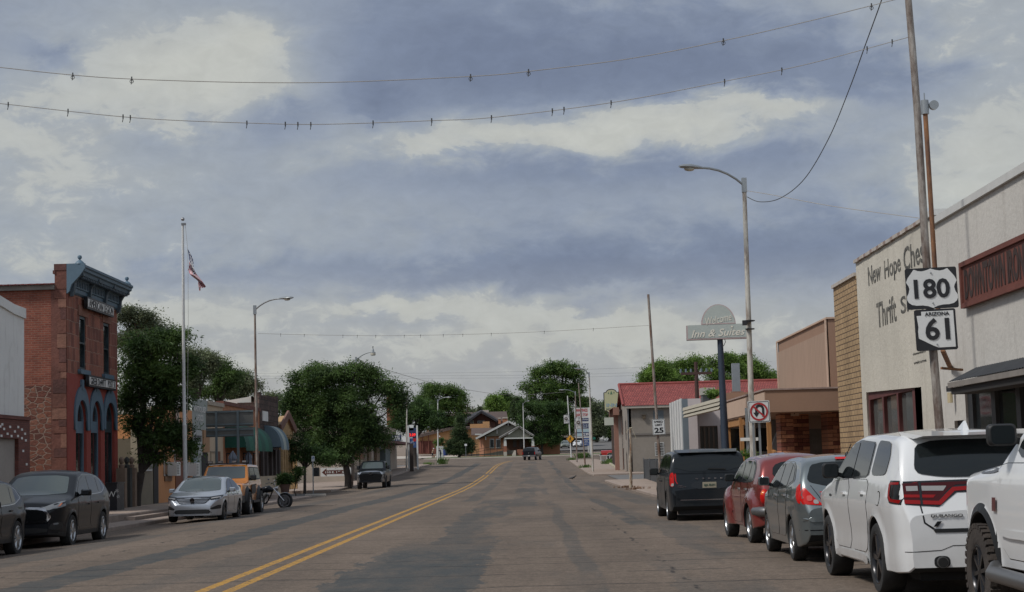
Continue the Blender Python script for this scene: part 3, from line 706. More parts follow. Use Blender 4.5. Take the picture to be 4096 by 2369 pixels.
# --- white seven-seat SUV, near right
c = Car('parked_suv', 'white SUV with wide red tail lamp and black wheels, parked nose-on behind the grey hatchback', 'car',
  dict(L=5.11, rw=.385, Ra=.455, axles=(1.15, 4.19), sill=.30, paint=WHITE, rim=BALLOY, rr=.285, spokes=5, spw=.05, tw=.27, flare=.022, smooth=.07, r=.09,
   top=[(0, .80), (.03, 1.02), (.07, 1.22), (.14, 1.36), (.34, 1.66), (.42, 1.72), (.62, 1.765), (1.6, 1.80), (2.5, 1.80), (2.95, 1.75), (3.25, 1.64), (3.9, 1.28), (4.3, 1.22), (4.75, 1.14), (5.0, 1.0), (5.08, .78), (5.11, .6)],
   plan=[(0, .80), (.08, .885), (.22, .935), (.6, .955), (4.3, .96), (4.75, .93), (5.0, .84), (5.11, .7)],
   bot=[(0, .34), (.08, .29), (.35, .27), (4.7, .29), (5.11, .36)], creases=[(.98, .06, .014), (.62, .12, -.012)],
   S=[(.2, .95), (.4, .97), (.6, .985), (.9, 1.0), (1.12, .985), (1.24, .955), (1.75, .80), (2, .72)]), (4.74, 20.5), 0)
c.both('window_frame', [(1.62, 1.265), (1.60, 1.665), (2.5, 1.70), (2.95, 1.66), (3.3, 1.5), (3.72, 1.26), (3.72, 1.235)], GLOSSB, off=.004, cut=1, q=.08)
c.both('quarter_window', [(.72, 1.30), (.68, 1.5), (.80, 1.66), (1.46, 1.685), (1.50, 1.29)], CGLASS, off=.008, q=.13)
c.both('rear_window_pane', [(1.68, 1.285), (1.66, 1.655), (2.46, 1.675), (2.52, 1.275)], CGLASS, off=.008, cut=1, q=.06)
c.both('front_window_pane', [(2.6, 1.275), (2.54, 1.675), (2.92, 1.63), (3.25, 1.475), (3.62, 1.262)], CGLASS, off=.008, cut=1, q=.06)
c.door([(1.55, 1.24), (1.58, .8), (1.75, .42), (2.62, .42), (2.62, 1.24)], (1.82, 1.09))
c.door([(2.66, 1.24), (2.66, .42), (3.66, .42), (3.72, 1.0), (3.76, 1.2)], (2.92, 1.07))
c.wrap('rear_window', [(-.72, 1.32), (-.64, 1.66), (.64, 1.66), (.72, 1.32), (.4, 1.27), (-.4, 1.27)], 'B', CGLASS, off=.01, q=.15)
mb = MB(); mb.add([(-.66, .34, 1.68), (.66, .34, 1.68), (.7, .75, 1.72), (-.7, .75, 1.72), (-.60, .14, 1.705), (.60, .14, 1.705), (.72, .75, 1.762), (-.72, .75, 1.762)], [(0, 1, 5, 4), (4, 5, 6, 7), (0, 4, 7, 3), (1, 2, 6, 5), (0, 3, 2, 1)]); c.put('spoiler', mb, WHITE)
c.wrap('tail_lamp', [(-.90, 1.00), (-.90, 1.235), (0, 1.245), (.90, 1.235), (.90, 1.00), (.5, .965), (.3, 1.11), (-.3, 1.11), (-.5, .965)], 'B', GLOSSB, off=.006, cut=0)
for x in (-1, 1):
    lp = c.wrap('lamp_lens', [(x*.62, 1.01), (x*.85, 1.02), (x*.85, 1.215), (x*.0, 1.225), (x*.0, 1.195), (x*.30, 1.19), (x*.38, 1.15), (x*.52, 1.01)], 'B', REDD, off=.010, cut=0)
    c.wrap('lamp_band', [(x*.48, .985), (x*.85, 1.005), (x*.85, 1.045), (x*.50, 1.025), (x*.34, 1.165), (x*.0, 1.18), (x*.0, 1.14), (x*.32, 1.125)], 'B', REDB, off=.014, cut=0)
    c.wrap('reversing_lamp', [(x*.44, 1.13), (x*.66, 1.135), (x*.66, 1.185), (x*.40, 1.18)], 'B', CLEAR, off=.014, cut=0)
    c.wrap('reversing_lamp', [(x*.70, 1.135), (x*.82, 1.135), (x*.82, 1.185), (x*.70, 1.185)], 'B', CLEAR, off=.014, cut=0)
    c.wrap('lamp_gap', [(x*.665, .99), (x*.69, .99), (x*.69, 1.235), (x*.665, 1.235)], 'B', GLOSSB, off=.017, cut=0)
    c.wrap('brake_lamp_bar', [(x*.55, 1.06), (x*.85, 1.07), (x*.85, 1.10), (x*.52, 1.09)], 'B', REDB, off=.014, cut=0)
c.both('side_lamp', [(.02, .99), (.36, 1.01), (.45, 1.06), (.47, 1.20), (.42, 1.245), (.02, 1.245)], GLOSSB, off=.006, cut=0)
c.both('side_lamp_band', [(.05, 1.005), (.34, 1.025), (.425, 1.07), (.44, 1.20), (.41, 1.225), (.05, 1.23), (.05, 1.205), (.37, 1.20), (.36, 1.09), (.30, 1.055), (.05, 1.04)], REDB, off=.012, cut=0)
c.letters('DURANGO', -.43, .875, .030, .33, 'B', GLOSSB, bold=.01); c.letters('//', -.53, .79, .055, .09, 'B', GLOSSB, bold=.09, name='slash_emblem', shear=.3)
c.wrap('tailgate_step', [(-.56, .70), (-.58, .74), (.58, .74), (.56, .70)], 'B', PLAST, off=.008, cut=0)
for sg in (-1, 1):
    c.wrap('tailgate_seam', [(sg*.685, .99), (sg*.70, .99), (sg*.67, .80), (sg*.58, .735), (sg*.56, .745), (sg*.655, .81)], 'B', GLOSSB, off=.003, cut=0)
c.wrap('lower_bumper_line', [(-.86, .50), (-.5, .515), (-.38, .56), (.38, .56), (.5, .515), (.86, .50), (.86, .507), (.5, .522), (.38, .567), (-.38, .567), (-.5, .522), (-.86, .507)], 'B', GLOSSB, off=.003, cut=0)
for x in (-.50, .50):
    c.wrap('exhaust_surround', [(x-.085, .34), (x-.08, .46), (x+.08, .46), (x+.085, .34)], 'B', PLAST, off=.004)
    mb = MB(); mb.lathe([(.05, .0), (.055, .12), (.062, .125), (.058, -.01)], 18, Matrix.Translation((x, -.03, .395)) @ Matrix.Rotation(-pi/2, 4, 'X')); ex = c.put('exhaust_pipe', mb, GREYM); mb = MB(); mb.lathe([(.001, 0), (.05, 0), (.05, .003), (.001, .003)], 18, Matrix.Translation((x, -.045, .395)) @ Matrix.Rotation(-pi/2, 4, 'X')); c.put('exhaust_bore_disc', mb, UNDER, ex)  # black disc on the pipe mouth stands in for its shaded hollow
mb = MB(); mb.box(-.7, .7, .16, .6, .2, .36); c.put('rear_underbody', mb, UNDER)
mb = MB(); mb.add([(-.035, .72, 1.76), (.035, .72, 1.76), (.03, .98, 1.78), (-.03, .98, 1.78), (-.012, .76, 1.865), (.012, .76, 1.865), (.008, .86, 1.83), (-.008, .86, 1.83)], [(0, 1, 5, 4), (1, 2, 6, 5), (2, 3, 7, 6), (3, 0, 4, 7), (4, 5, 6, 7)]); c.put('shark_fin_aerial', mb, WHITE)
c.mirror(3.40, 1.34, PLAST, .20, .19, d=.14); c.both('sill_panel', [(1.66, .27), (1.62, .40), (3.70, .40), (3.66, .27)], WHITE, off=.022)
c.both('side_badge', [(3.76, 1.02), (3.76, 1.045), (3.9, 1.045), (3.9, 1.02)], PLAST, off=.01, cut=0)
c.both('fuel_flap', [(.84, .96), (.82, 1.12), (.99, 1.13), (1.01, .97)], GLOSSB, off=.002); c.both('fuel_flap_cover', [(.85, .97), (.83, 1.11), (.98, 1.12), (1.0, .98)], WHITE, off=.005)
c.wrap('windscreen', [(-.66, 1.28), (-.58, 1.66), (.58, 1.66), (.66, 1.28)], 'F', WGLASS)

# --- lifted white pickup at the right edge (only its nose and left side are seen)
c = Car('parked_pickup', 'lifted white pickup truck with muddy off-road tyre, cut by the right edge of the picture', 'pickup truck',
  dict(L=5.9, rw=.43, Ra=.54, axles=(1.25, 4.93), sill=.50, paint=WHITE2, rim=BALLOY, rr=.25, spokes=8, spw=.03, tw=.32, flare=.03, knobs=1, tyre=MUDTYRE, smooth=.05, r=.1, inset=-.03,
   clad=PLAST, cladz=.0, cladr=.085, inset_=0,
   top=[(0, 1.38), (1.9, 1.38), (1.95, 1.5), (2.1, 1.95), (2.3, 2.0), (3.3, 2.0), (3.6, 1.93), (4.35, 1.47), (4.6, 1.45), (5.5, 1.38), (5.8, 1.3), (5.86, 1.0), (5.9, .8)],
   plan=[(0, .98), (4.6, .99), (5.5, .97), (5.8, .88), (5.9, .8)], bot=[(0, .6), (.3, .52), (5.5, .5), (5.9, .6)],
   S=[(.4, .96), (.7, .99), (1.0, 1.0), (1.25, .985), (1.4, .95), (1.95, .79), (2.1, .75)]), (5.11, 13.9), 0)
c.both('window_pane', [(2.15, 1.47), (2.25, 1.9), (3.25, 1.9), (4.1, 1.45)], CGLASS, off=.008)
c.door([(3.05, 1.42), (3.05, .6), (4.22, .6), (4.3, 1.3), (4.25, 1.42)], (3.25, 1.22), CHROME)
c.door([(2.05, 1.42), (2.05, .9), (2.25, .6), (3.0, .6), (3.0, 1.42)], (2.2, 1.22), CHROME)
c.both('body_side_moulding', [(3.1, .78), (3.1, .85), (4.2, .85), (4.2, .78)], WHITE2, off=.03, cut=1)
c.both('cowl_trim', [(4.35, 1.34), (4.4, 1.39), (5.0, 1.36), (5.0, 1.32)], GREYM, off=.006, cut=1)
c.both('fender_badge', [(4.33, 1.0), (4.33, 1.12), (4.45, 1.12), (4.45, 1.0)], pm('badge_red_grey', (.1, .03, .03), .3, 0, 0), off=.02, cut=0)
for q in (-1, 1): mb = MB(); mb.tube([(q*1.06, 1.3, .42), (q*1.08, 2.5, .44), (q*1.08, 4.25, .46), (q*1.0, 4.42, .5)], .07, 12); c.put('side_step', mb, GREYM)
c.mirror(3.95, 1.67, PLAST, .25, .19, d=.16)
c.wrap('windscreen', [(-.7, 1.5), (-.6, 1.9), (.6, 1.9), (.7, 1.5)], 'F', WGLASS)

# --- small grey hatchback
c = Car('parked_hatchback', 'steel grey hatchback with short roof aerial, parked between the white SUV and the red car', 'car',
  dict(L=4.3, rw=.31, Ra=.37, axles=(.80, 3.40), sill=.24, paint=GREYP, rr=.215, spokes=7, spw=.04, tw=.2, flare=.012, smooth=.08, r=.11, crown=.04,
   top=[(0, .72), (.03, .86), (.07, 1.02), (.14, 1.12), (.30, 1.34), (.42, 1.47), (.7, 1.525), (1.5, 1.55), (2.1, 1.53), (2.5, 1.44), (3.2, 1.08), (3.5, 1.02), (3.95, .88), (4.2, .70), (4.3, .52)],
   plan=[(0, .66), (.08, .76), (.25, .82), (.7, .845), (3.4, .845), (3.9, .79), (4.2, .66), (4.3, .5)], bot=[(0, .40), (.1, .27), (.35, .22), (4.0, .22), (4.3, .3)],
   S=[(.2, .95), (.4, .985), (.65, 1.0), (.9, .99), (1.05, .965), (1.47, .79), (1.6, .72)], creases=[(.88, .04, .012), (.75, .08, .01)]), (4.63, 26.7), 0)
c.both('window_frame', [(.62, 1.16), (.78, 1.34), (1.1, 1.45), (2.1, 1.45), (2.5, 1.35), (3.05, 1.08), (3.05, 1.03), (1.2, 1.07)], GLOSSB, off=.004, cut=1, q=.12)
c.both('window_pane', [(1.22, 1.095), (1.18, 1.40), (1.86, 1.425), (1.9, 1.075)], CGLASS, off=.008, cut=1, q=.06)
c.both('window_pane', [(1.98, 1.075), (1.95, 1.425), (2.15, 1.40), (2.45, 1.32), (2.95, 1.06)], CGLASS, off=.008, cut=1, q=.06)
c.both('quarter_window', [(.74, 1.17), (.88, 1.33), (1.10, 1.40), (1.14, 1.11)], CGLASS, off=.008, cut=1, q=.1)
c.door([(1.12, 1.05), (1.15, .7), (1.35, .34), (1.93, .34), (1.93, 1.05)], (1.32, .95), CHROME)
c.door([(1.97, 1.05), (1.97, .34), (3.0, .34), (3.1, .8), (3.08, 1.02)], (2.15, .94), CHROME)
c.wrap('rear_window', [(-.68, 1.16), (-.56, 1.43), (.56, 1.43), (.68, 1.16), (.35, 1.08), (-.35, 1.08)], 'B', CGLASS, off=.008, q=.15)
c.wrap('third_brake_lamp', [(-.2, 1.455), (-.2, 1.485), (.2, 1.485), (.2, 1.455)], 'B', RED, off=.03, cut=0)
for sg in (-1, 1):
    l = c.wrap('tail_lamp', [(sg*.74, 1.10), (sg*.70, 1.06), (sg*.58, .92), (sg*.46, .815), (sg*.74, .835)], 'B', RED, off=.008, cut=1, q=.12)
    c.wrap('lamp_lens', [(sg*.70, .88), (sg*.62, .88), (sg*.62, .96), (sg*.70, .96)], 'B', pm('lens_pink', (.5, .08, .07), .2, 0, 0), off=.014, parent=l); c.wrap('lamp_lens', [(sg*.61, .84), (sg*.53, .84), (sg*.55, .90), (sg*.61, .90)], 'B', CLEAR, off=.014, parent=l)
c.both('side_lamp', [(.05, .83), (.20, .85), (.34, .96), (.36, 1.08), (.25, 1.13), (.05, 1.10)], RED, off=.008, cut=1, q=.12)
for sg in (-1, 1): c.wrap('bumper_moulding', [(sg*.76, .585), (sg*.76, .65), (sg*.25, .66), (sg*.25, .585)], 'B', GREYP, off=.02, cut=1)
c.wrap('bumper_lower_line', [(-.80, .46), (-.80, .475), (.80, .475), (.80, .46)], 'B', GLOSSB, off=.003, cut=0)
c.wrap('tailgate_seam', [(-.62, 1.1), (-.44, .83), (-.42, .72), (.42, .72), (.44, .83), (.62, 1.1), (.63, 1.1), (.45, .82), (.43, .71), (-.43, .71), (-.45, .82), (-.63, 1.1)], 'B', GLOSSB, off=.003, cut=0)
c.wrap('lower_valance', [(-.72, .22), (-.72, .33), (.72, .33), (.72, .22)], 'B', PLAST, off=.01)
mb = MB(); mb.box(-.15, .15, 0, .01, -.05, .05, Matrix.Translation((0, -.02, .78))); c.put('number_plate', mb, WHITEP)
mb = MB(); mb.lathe([(.03, 1.50), (.028, 1.53), (.008, 1.57)], 8, Matrix.Translation((0, .6, 0))); mb.tube([(0, .6, 1.54), (.05, .5, 1.68)], .006, 6); c.put('roof_aerial', mb, PLAST)
c.mirror(2.92, 1.14, GREYP, .18, .14); c.wrap('windscreen', [(-.58, 1.1), (-.5, 1.40), (.5, 1.40), (.58, 1.1)], 'F', WGLASS)

# --- dark red retro wagon
c = Car('parked_retro_wagon', 'dark red retro-style wagon with bulging wings, parked behind the black minivan', 'car',
  dict(L=4.29, rw=.325, Ra=.39, axles=(.82, 3.44), sill=.27, paint=REDP, rr=.22, spokes=5, spw=.05, tw=.21, flare=.0, bulge=(.085, .27), smooth=.09, inset=-.05, r=.14, crown=.05,
   top=[(0, .62), (.02, .88), (.05, 1.0), (.12, 1.1), (.24, 1.35), (.36, 1.50), (.62, 1.57), (1.3, 1.60), (2.0, 1.585), (2.4, 1.50), (2.95, 1.13), (3.3, 1.04), (3.9, .95), (4.15, .85), (4.25, .7), (4.29, .5)],
   plan=[(0, .62), (.08, .70), (.25, .755), (.7, .775), (3.2, .765), (3.8, .70), (4.15, .56), (4.29, .42)], bot=[(0, .42), (.1, .32), (.4, .27), (3.9, .27), (4.29, .34)],
   S=[(.2, .96), (.5, 1.0), (.8, 1.0), (1.0, .98), (1.1, .955), (1.5, .80), (1.7, .70)]), (4.62, 32.2), 3)
c.both('window_frame', [(.62, 1.1), (.66, 1.36), (.9, 1.49), (2.0, 1.49), (2.4, 1.4), (2.85, 1.12), (2.8, 1.07), (1.0, 1.07)], GLOSSB, off=.004)
c.both('quarter_window', [(.70, 1.12), (.74, 1.34), (.92, 1.45), (1.1, 1.45), (1.12, 1.11)], CGLASS, off=.008, cut=1)
c.both('window_pane', [(1.18, 1.1), (1.16, 1.46), (1.75, 1.46), (1.78, 1.1)], CGLASS, off=.008, cut=1)
c.both('window_pane', [(1.86, 1.1), (1.84, 1.46), (2.05, 1.44), (2.7, 1.11)], CGLASS, off=.008, cut=1)
c.door([(1.13, 1.06), (1.15, .75), (1.3, .34), (1.80, .34), (1.80, 1.06)], (1.3, .95), CHROME); c.door([(1.84, 1.06), (1.84, .34), (2.75, .34), (2.8, 1.04)], (2.0, .95), CHROME)
c.wrap('rear_window', [(-.50, 1.10), (-.44, 1.44), (.44, 1.44), (.50, 1.10)], 'B', CGLASS, off=.008)
for sg in (-1, 1):
    l = c.wrap('tail_lamp', [(sg*.66, .96), (sg*.60, .93), (sg*.585, .76), (sg*.64, .68), (sg*.69, .72), (sg*.70, .9)], 'B', RED, off=.02, cut=2)
    mb = MB(); mb.ball((sg*.66, .05, .82), .085, 12, 1.75); mb.v = [(v[0], v[1]*1.3, v[2]) for v in mb.v]; c.put('lamp_bulge', mb, RED, l)
    mb = MB(); mb.ball((sg*.675, .035, .88), .058, 12, 1.1); c.put('amber_lens', mb, AMBER, l)
    mb = MB(); P = [(.0, .50), (.0, .64), (-.1, .66), (-.13, .57), (-.1, .49)]
    mb.tube([(sg*.38, -.07, .57), (sg*.60, -.05, .57), (sg*.72, .08, .57), (sg*.79, .36, .57)], [.085, .09, .09, .08], 10); c.put('rear_bumper', mb, GREYM)
c.mirror(2.55, 1.15, PLAST, .18, .14); c.wrap('windscreen', [(-.5, 1.14), (-.45, 1.44), (.45, 1.44), (.5, 1.14)], 'F', WGLASS)
c.wrap('number_plate', [(-.15, .72), (-.15, .82), (.15, .82), (.15, .72)], 'B', WHITEP, off=.01, cut=0)

# --- black minivan seen square from behind
c = Car('parked_minivan', 'black minivan seen square from behind, farthest of the cars parked on the right', 'minivan',
  dict(L=5.15, rw=.345, Ra=.40, axles=(1.05, 4.13), sill=.26, paint=VANP, rr=.24, spokes=6, spw=.045, tw=.23, flare=.012, smooth=.05, r=.10, crown=.05,
   top=[(0, .60), (.02, .95), (.05, 1.18), (.16, 1.50), (.22, 1.68), (.5, 1.735), (1.6, 1.765), (2.7, 1.75), (3.3, 1.66), (4.1, 1.2), (4.6, 1.08), (4.95, .88), (5.1, .7), (5.15, .5)],
   plan=[(0, .90), (.06, .945), (.25, .985), (4.2, .99), (4.7, .93), (5.0, .8), (5.15, .66)], bot=[(0, .36), (.1, .26), (.4, .23), (5.15, .27)],
   S=[(.2, .955), (.4, .98), (.7, 1.0), (1.0, .99), (1.18, .965), (1.68, .86), (1.8, .82)]), (4.36, 44.7), 0)
c.both('window_frame', [(.28, 1.22), (.38, 1.60), (1.0, 1.64), (2.8, 1.65), (3.3, 1.53), (3.95, 1.2), (3.9, 1.15), (.3, 1.18)], GLOSSB, off=.005)
c.both('window_pane', [(.34, 1.22), (.44, 1.58), (1.5, 1.61), (1.5, 1.2)], CGLASS, off=.009, cut=1); c.both('window_pane', [(1.58, 1.2), (1.58, 1.61), (2.6, 1.61), (2.65, 1.19)], CGLASS, off=.009, cut=1)
c.both('window_pane', [(2.73, 1.19), (2.7, 1.61), (3.25, 1.49), (3.8, 1.2)], CGLASS, off=.009, cut=1)
c.door([(2.7, 1.08), (2.7, .34), (3.75, .34), (3.85, 1.08)], (2.9, .96)); c.door([(1.5, 1.08), (1.52, .7), (1.6, .34), (2.66, .34), (2.66, 1.08)], (2.5, .96))
c.wrap('rear_window', [(-.85, 1.21), (-.78, 1.62), (.78, 1.62), (.85, 1.21)], 'B', CGLASS, off=.008, cut=1)
c.wrap('tailgate_seam', [(-.86, .40), (-.86, 1.12), (-.78, 1.66), (-.77, 1.66), (-.85, 1.12), (-.85, .40)], 'B', GLOSSB, off=.004, cut=0); c.wrap('tailgate_seam', [(.86, .40), (.86, 1.12), (.78, 1.66), (.77, 1.66), (.85, 1.12), (.85, .40)], 'B', GLOSSB, off=.004, cut=0)
c.wrap('tailgate_crease', [(-.87, 1.17), (-.87, 1.19), (.87, 1.19), (.87, 1.17)], 'B', VANP, off=.02, cut=0)
mb = MB(); mb.add([(-.74, .30, 1.655), (.74, .30, 1.655), (.78, .7, 1.70), (-.78, .7, 1.70), (-.7, .14, 1.67), (.7, .14, 1.67), (.78, .7, 1.745), (-.78, .7, 1.745)], [(0, 1, 5, 4), (4, 5, 6, 7), (0, 4, 7, 3), (1, 2, 6, 5), (0, 3, 2, 1)]); c.put('spoiler', mb, VANP)
for sg in (-1, 1):
    l = c.wrap('tail_lamp', [(sg*.93, 1.18), (sg*.86, 1.19), (sg*.86, .86), (sg*.93, .83)], 'B', RED, off=.012, cut=1)
    c.wrap('lamp_lens', [(sg*.93, .92), (sg*.87, .93), (sg*.87, .865), (sg*.93, .85)], 'B', CLEAR, off=.016, parent=l)
c.both('side_lamp', [(.03, .84), (.12, .88), (.18, 1.12), (.12, 1.18), (.03, 1.18)], RED, off=.01, cut=1)
c.wrap('plate_recess', [(-.42, .77), (-.46, .97), (.46, .97), (.42, .77)], 'B', GLOSSB, off=.006, cut=1)
mb = MB(); mb.box(-.17, .17, -.012, .0, .80, .94); p_ = c.put('number_plate', mb, pm('plate_sand', (.30, .27, .20), .5, 0, 0)); 
me = text_mesh('6JA BUN', .065, .27, bold=.02); me.transform(Matrix(((1, 0, 0, 0), (0, 0, -1, -.018), (0, 1, 0, .865), (0, 0, 0, 1)))); c.put('plate_number', me, pm('plate_green', (.03, .07, .05), .5, 0, 0), p_)
for i, ch in enumerate('DODGE'): c.letters(ch, -.30+i*.15, 1.03, .03, .055, 'B', CHROME, bold=.03, name='letter', off=.02)
c.letters('GRAND', -.72, .87, .022, .12, 'B', CHROME, bold=.02); c.letters('CARAVAN', -.68, .835, .025, .22, 'B', CHROME, bold=.02, shear=.2)
c.wrap('chrome_strip', [(-.72, .505), (-.72, .525), (.72, .525), (.72, .505)], 'B', CHROME, off=.03, cut=0)
c.wrap('bumper_crease', [(-.94, .74), (-.94, .77), (-.86, .72), (-.75, .56), (-.80, .55)], 'B', VANP, off=.02, cut=1); c.wrap('bumper_crease', [(.94, .74), (.94, .77), (.86, .72), (.75, .56), (.80, .55)], 'B', VANP, off=.02, cut=1)
mb = MB(); mb.bar((-.02, .04, 1.27), (.42, .04, 1.25), .02, .03); c.put('rear_wiper', mb, PLAST)
mb = MB(); mb.box(-.75, .75, .1, .6, .17, .3); c.put('rear_underbody', mb, UNDER)
c.mirror(3.55, 1.2, PLAST, .23, .19); c.wrap('windscreen', [(-.75, 1.16), (-.66, 1.6), (.66, 1.6), (.75, 1.16)], 'F', WGLASS)
# ---------------------------------------------------------------- left side vehicles (they face the camera) and far ones
# black three-row SUV
c = Car('parked_suv', 'black SUV with chrome-framed grille, parked in front of the red stone building', 'car',
  dict(L=4.95, rw=.37, Ra=.43, axles=(1.15, 4.0), sill=.27, paint=BLACKP, rr=.25, spokes=7, spw=.04, tw=.235, flare=.02, smooth=.08, r=.10, crown=.05, clad=PLAST, cladz=.36, cladr=.05,
   top=[(0, .8), (.04, 1.1), (.22, 1.28), (.6, 1.56), (1.05, 1.70), (1.7, 1.775), (2.5, 1.80), (2.9, 1.73), (3.85, 1.24), (4.3, 1.16), (4.75, 1.07), (4.88, 1.03), (4.95, .90)],
   plan=[(0, .74), (.1, .84), (.3, .92), (1, .965), (4.2, .965), (4.6, .93), (4.8, .85), (4.91, .72), (4.95, .62)], bot=[(0, .4), (.1, .3), (.4, .25), (4.5, .25), (4.95, .32)],
   S=[(.2, .94), (.4, .965), (.65, .985), (.9, 1.0), (1.15, .965), (1.76, .75), (1.85, .70)], creases=[(1.0, .05, .012), (.6, .08, -.012)]), (-11.66, 41.5), 180)
c.both('window_frame', [(.62, 1.33), (.95, 1.54), (1.4, 1.65), (2.5, 1.68), (2.95, 1.57), (3.7, 1.2), (3.6, 1.15), (1.2, 1.2)], CHROME, off=.003, cut=1, q=.1)
c.both('window_frame', [(.67, 1.335), (.97, 1.53), (1.4, 1.645), (2.5, 1.675), (2.95, 1.565), (3.68, 1.2), (3.6, 1.165), (1.2, 1.215)], GLOSSB, off=.005, cut=1, q=.1)
for P in ([(.80, 1.325), (1.02, 1.51), (1.36, 1.59), (1.42, 1.245)], [(1.52, 1.24), (1.48, 1.63), (2.2, 1.64), (2.28, 1.21)], [(2.38, 1.21), (2.3, 1.64), (2.5, 1.635), (2.9, 1.53), (3.5, 1.2)]): c.both('window_pane', P, CGLASS, off=.009, cut=1, q=.06)
c.door([(1.42, 1.17), (1.5, .7), (1.62, .42), (2.32, .42), (2.34, 1.17)], (1.66, .98)); c.door([(2.38, 1.17), (2.36, .42), (3.45, .42), (3.5, .9), (3.45, 1.12)], (2.55, .96))
c.wrap('windscreen', [(-.76, 1.24), (-.62, 1.62), (-.3, 1.66), (.3, 1.66), (.62, 1.62), (.76, 1.24), (.3, 1.21), (-.3, 1.21)], 'F', WGLASS, off=.008, q=.08)
c.wrap('grille_surround', [(-.40, .945), (.40, .945), (.58, .915), (.71, .72), (.60, .585), (-.60, .585), (-.71, .72), (-.58, .915)], 'F', CHROME, off=.010, cut=1, q=.12)
gr = c.wrap('grille', [(-.37, .90), (.37, .90), (.54, .87), (.63, .72), (.56, .645), (-.56, .645), (-.63, .72), (-.54, .87)], 'F', GLOSSB, off=.016, cut=1, q=.12)
c.mir('grille_bar', [(-.2, .93), (-.2, .95), (-.55, .93), (-.58, .90)], 'F', CHROME, off=.012, cut=0)
mb = MB(); mb.lathe([(.001, 0), (.075, 0), (.075, .015), (.001, .016)], 20, Matrix.Translation((0, 4.97, .86)) @ Matrix.Rotation(-pi/2, 4, 'X') @ Matrix.Scale(1.3, 4, (1, 0, 0))); c.put('badge', mb, CHROME, gr)
for sg in (1, -1):
    l = c.wrap('headlight', [(sg*.50, .93), (sg*.62, .98), (sg*.80, 1.05), (sg*.90, 1.08), (sg*.86, .95), (sg*.64, .87)], 'F', LAMP, off=.010, cut=1, q=.08)
    c.wrap('turn_lamp', [(sg*.82, .95), (sg*.86, .96), (sg*.885, 1.03), (sg*.86, 1.02)], 'F', AMBER, off=.016, cut=0, parent=l)
    c.wrap('fog_lamp_recess', [(sg*.64, .44), (sg*.70, .58), (sg*.88, .62), (sg*.90, .42)], 'F', PLAST, off=.008, cut=1)
    c.wrap('fog_lamp', [(sg*.74, .54), (sg*.74, .58), (sg*.83, .59), (sg*.83, .55)], 'F', LAMP, off=.012, cut=1)
c.both('side_headlight', [(4.5, 1.02), (4.55, .96), (4.9, .90), (4.9, .95)], LAMP, off=.01, cut=0)
c.both('side_tail_lamp', [(.0, 1.02), (.30, 1.0), (.38, 1.08), (.1, 1.1)], RED, off=.01, cut=0)
c.wrap('lower_intake', [(-.6, .36), (-.66, .48), (.66, .48), (.6, .36)], 'F', PLAST, off=.008, cut=1)
c.mirror(3.22, 1.24, BLACKP, .24, .15, d=.14, gl=False)
# compact black SUV cut by the left edge
c = Car('parked_suv', 'black compact SUV cut off by the left edge of the picture', 'car',
  dict(L=4.65, rw=.365, Ra=.42, axles=(.98, 3.70), sill=.28, paint=BLACK2, rr=.26, spokes=7, spw=.045, tw=.235, flare=.02, smooth=.09, r=.10, clad=PLAST, cladz=.40, cladr=.05,
   top=[(0, .8), (.05, 1.0), (.2, 1.15), (.5, 1.42), (.9, 1.58), (1.6, 1.66), (2.4, 1.66), (2.8, 1.58), (3.7, 1.1), (4.3, .98), (4.55, .85), (4.65, .6)],
   plan=[(0, .7), (.1, .8), (.3, .88), (1, .92), (3.9, .92), (4.3, .87), (4.55, .72), (4.65, .6)],
   S=[(.2, .94), (.4, .965), (.65, .985), (.88, 1.0), (1.04, .97), (1.65, .77), (1.8, .72)], creases=[(.86, .05, .014), (.6, .08, -.014)]), (-11.85, 35.15), 180)
c.both('window_frame', [(.5, 1.2), (.8, 1.4), (1.3, 1.52), (2.3, 1.53), (2.8, 1.42), (3.5, 1.08), (3.4, 1.03), (1.2, 1.07)], CHROME, off=.003, cut=1, q=.1)
c.both('window_frame', [(.56, 1.205), (.82, 1.39), (1.3, 1.515), (2.3, 1.525), (2.8, 1.415), (3.48, 1.08), (3.4, 1.045), (1.2, 1.085)], GLOSSB, off=.005, cut=1, q=.1)
for P in ([(.75, 1.2), (1.0, 1.39), (1.25, 1.46), (1.3, 1.12)], [(1.4, 1.11), (1.35, 1.48), (2.05, 1.5), (2.1, 1.09)], [(2.2, 1.09), (2.15, 1.5), (2.35, 1.49), (2.8, 1.37), (3.35, 1.07)]): c.both('window_pane', P, CGLASS, off=.009, cut=1, q=.06)
c.door([(1.3, 1.05), (1.35, .7), (1.5, .44), (2.12, .44), (2.14, 1.05)], (1.5, .95)); c.door([(2.18, 1.04), (2.16, .44), (3.2, .44), (3.25, .9), (3.2, 1.0)], (2.4, .93))
c.wrap('windscreen', [(-.7, 1.1), (-.6, 1.5), (.6, 1.5), (.7, 1.1)], 'F', WGLASS); c.mir('headlight', [(.5, .8), (.85, .92), (.85, .82), (.55, .74)], 'F', LAMP, off=.01); c.both('side_tail_lamp', [(.0, .95), (.3, .98), (.3, 1.05), (.0, 1.08)], RED, off=.01, cut=0)
c.mirror(3.0, 1.1, BLACK2, .24, .15, d=.14, gl=False)
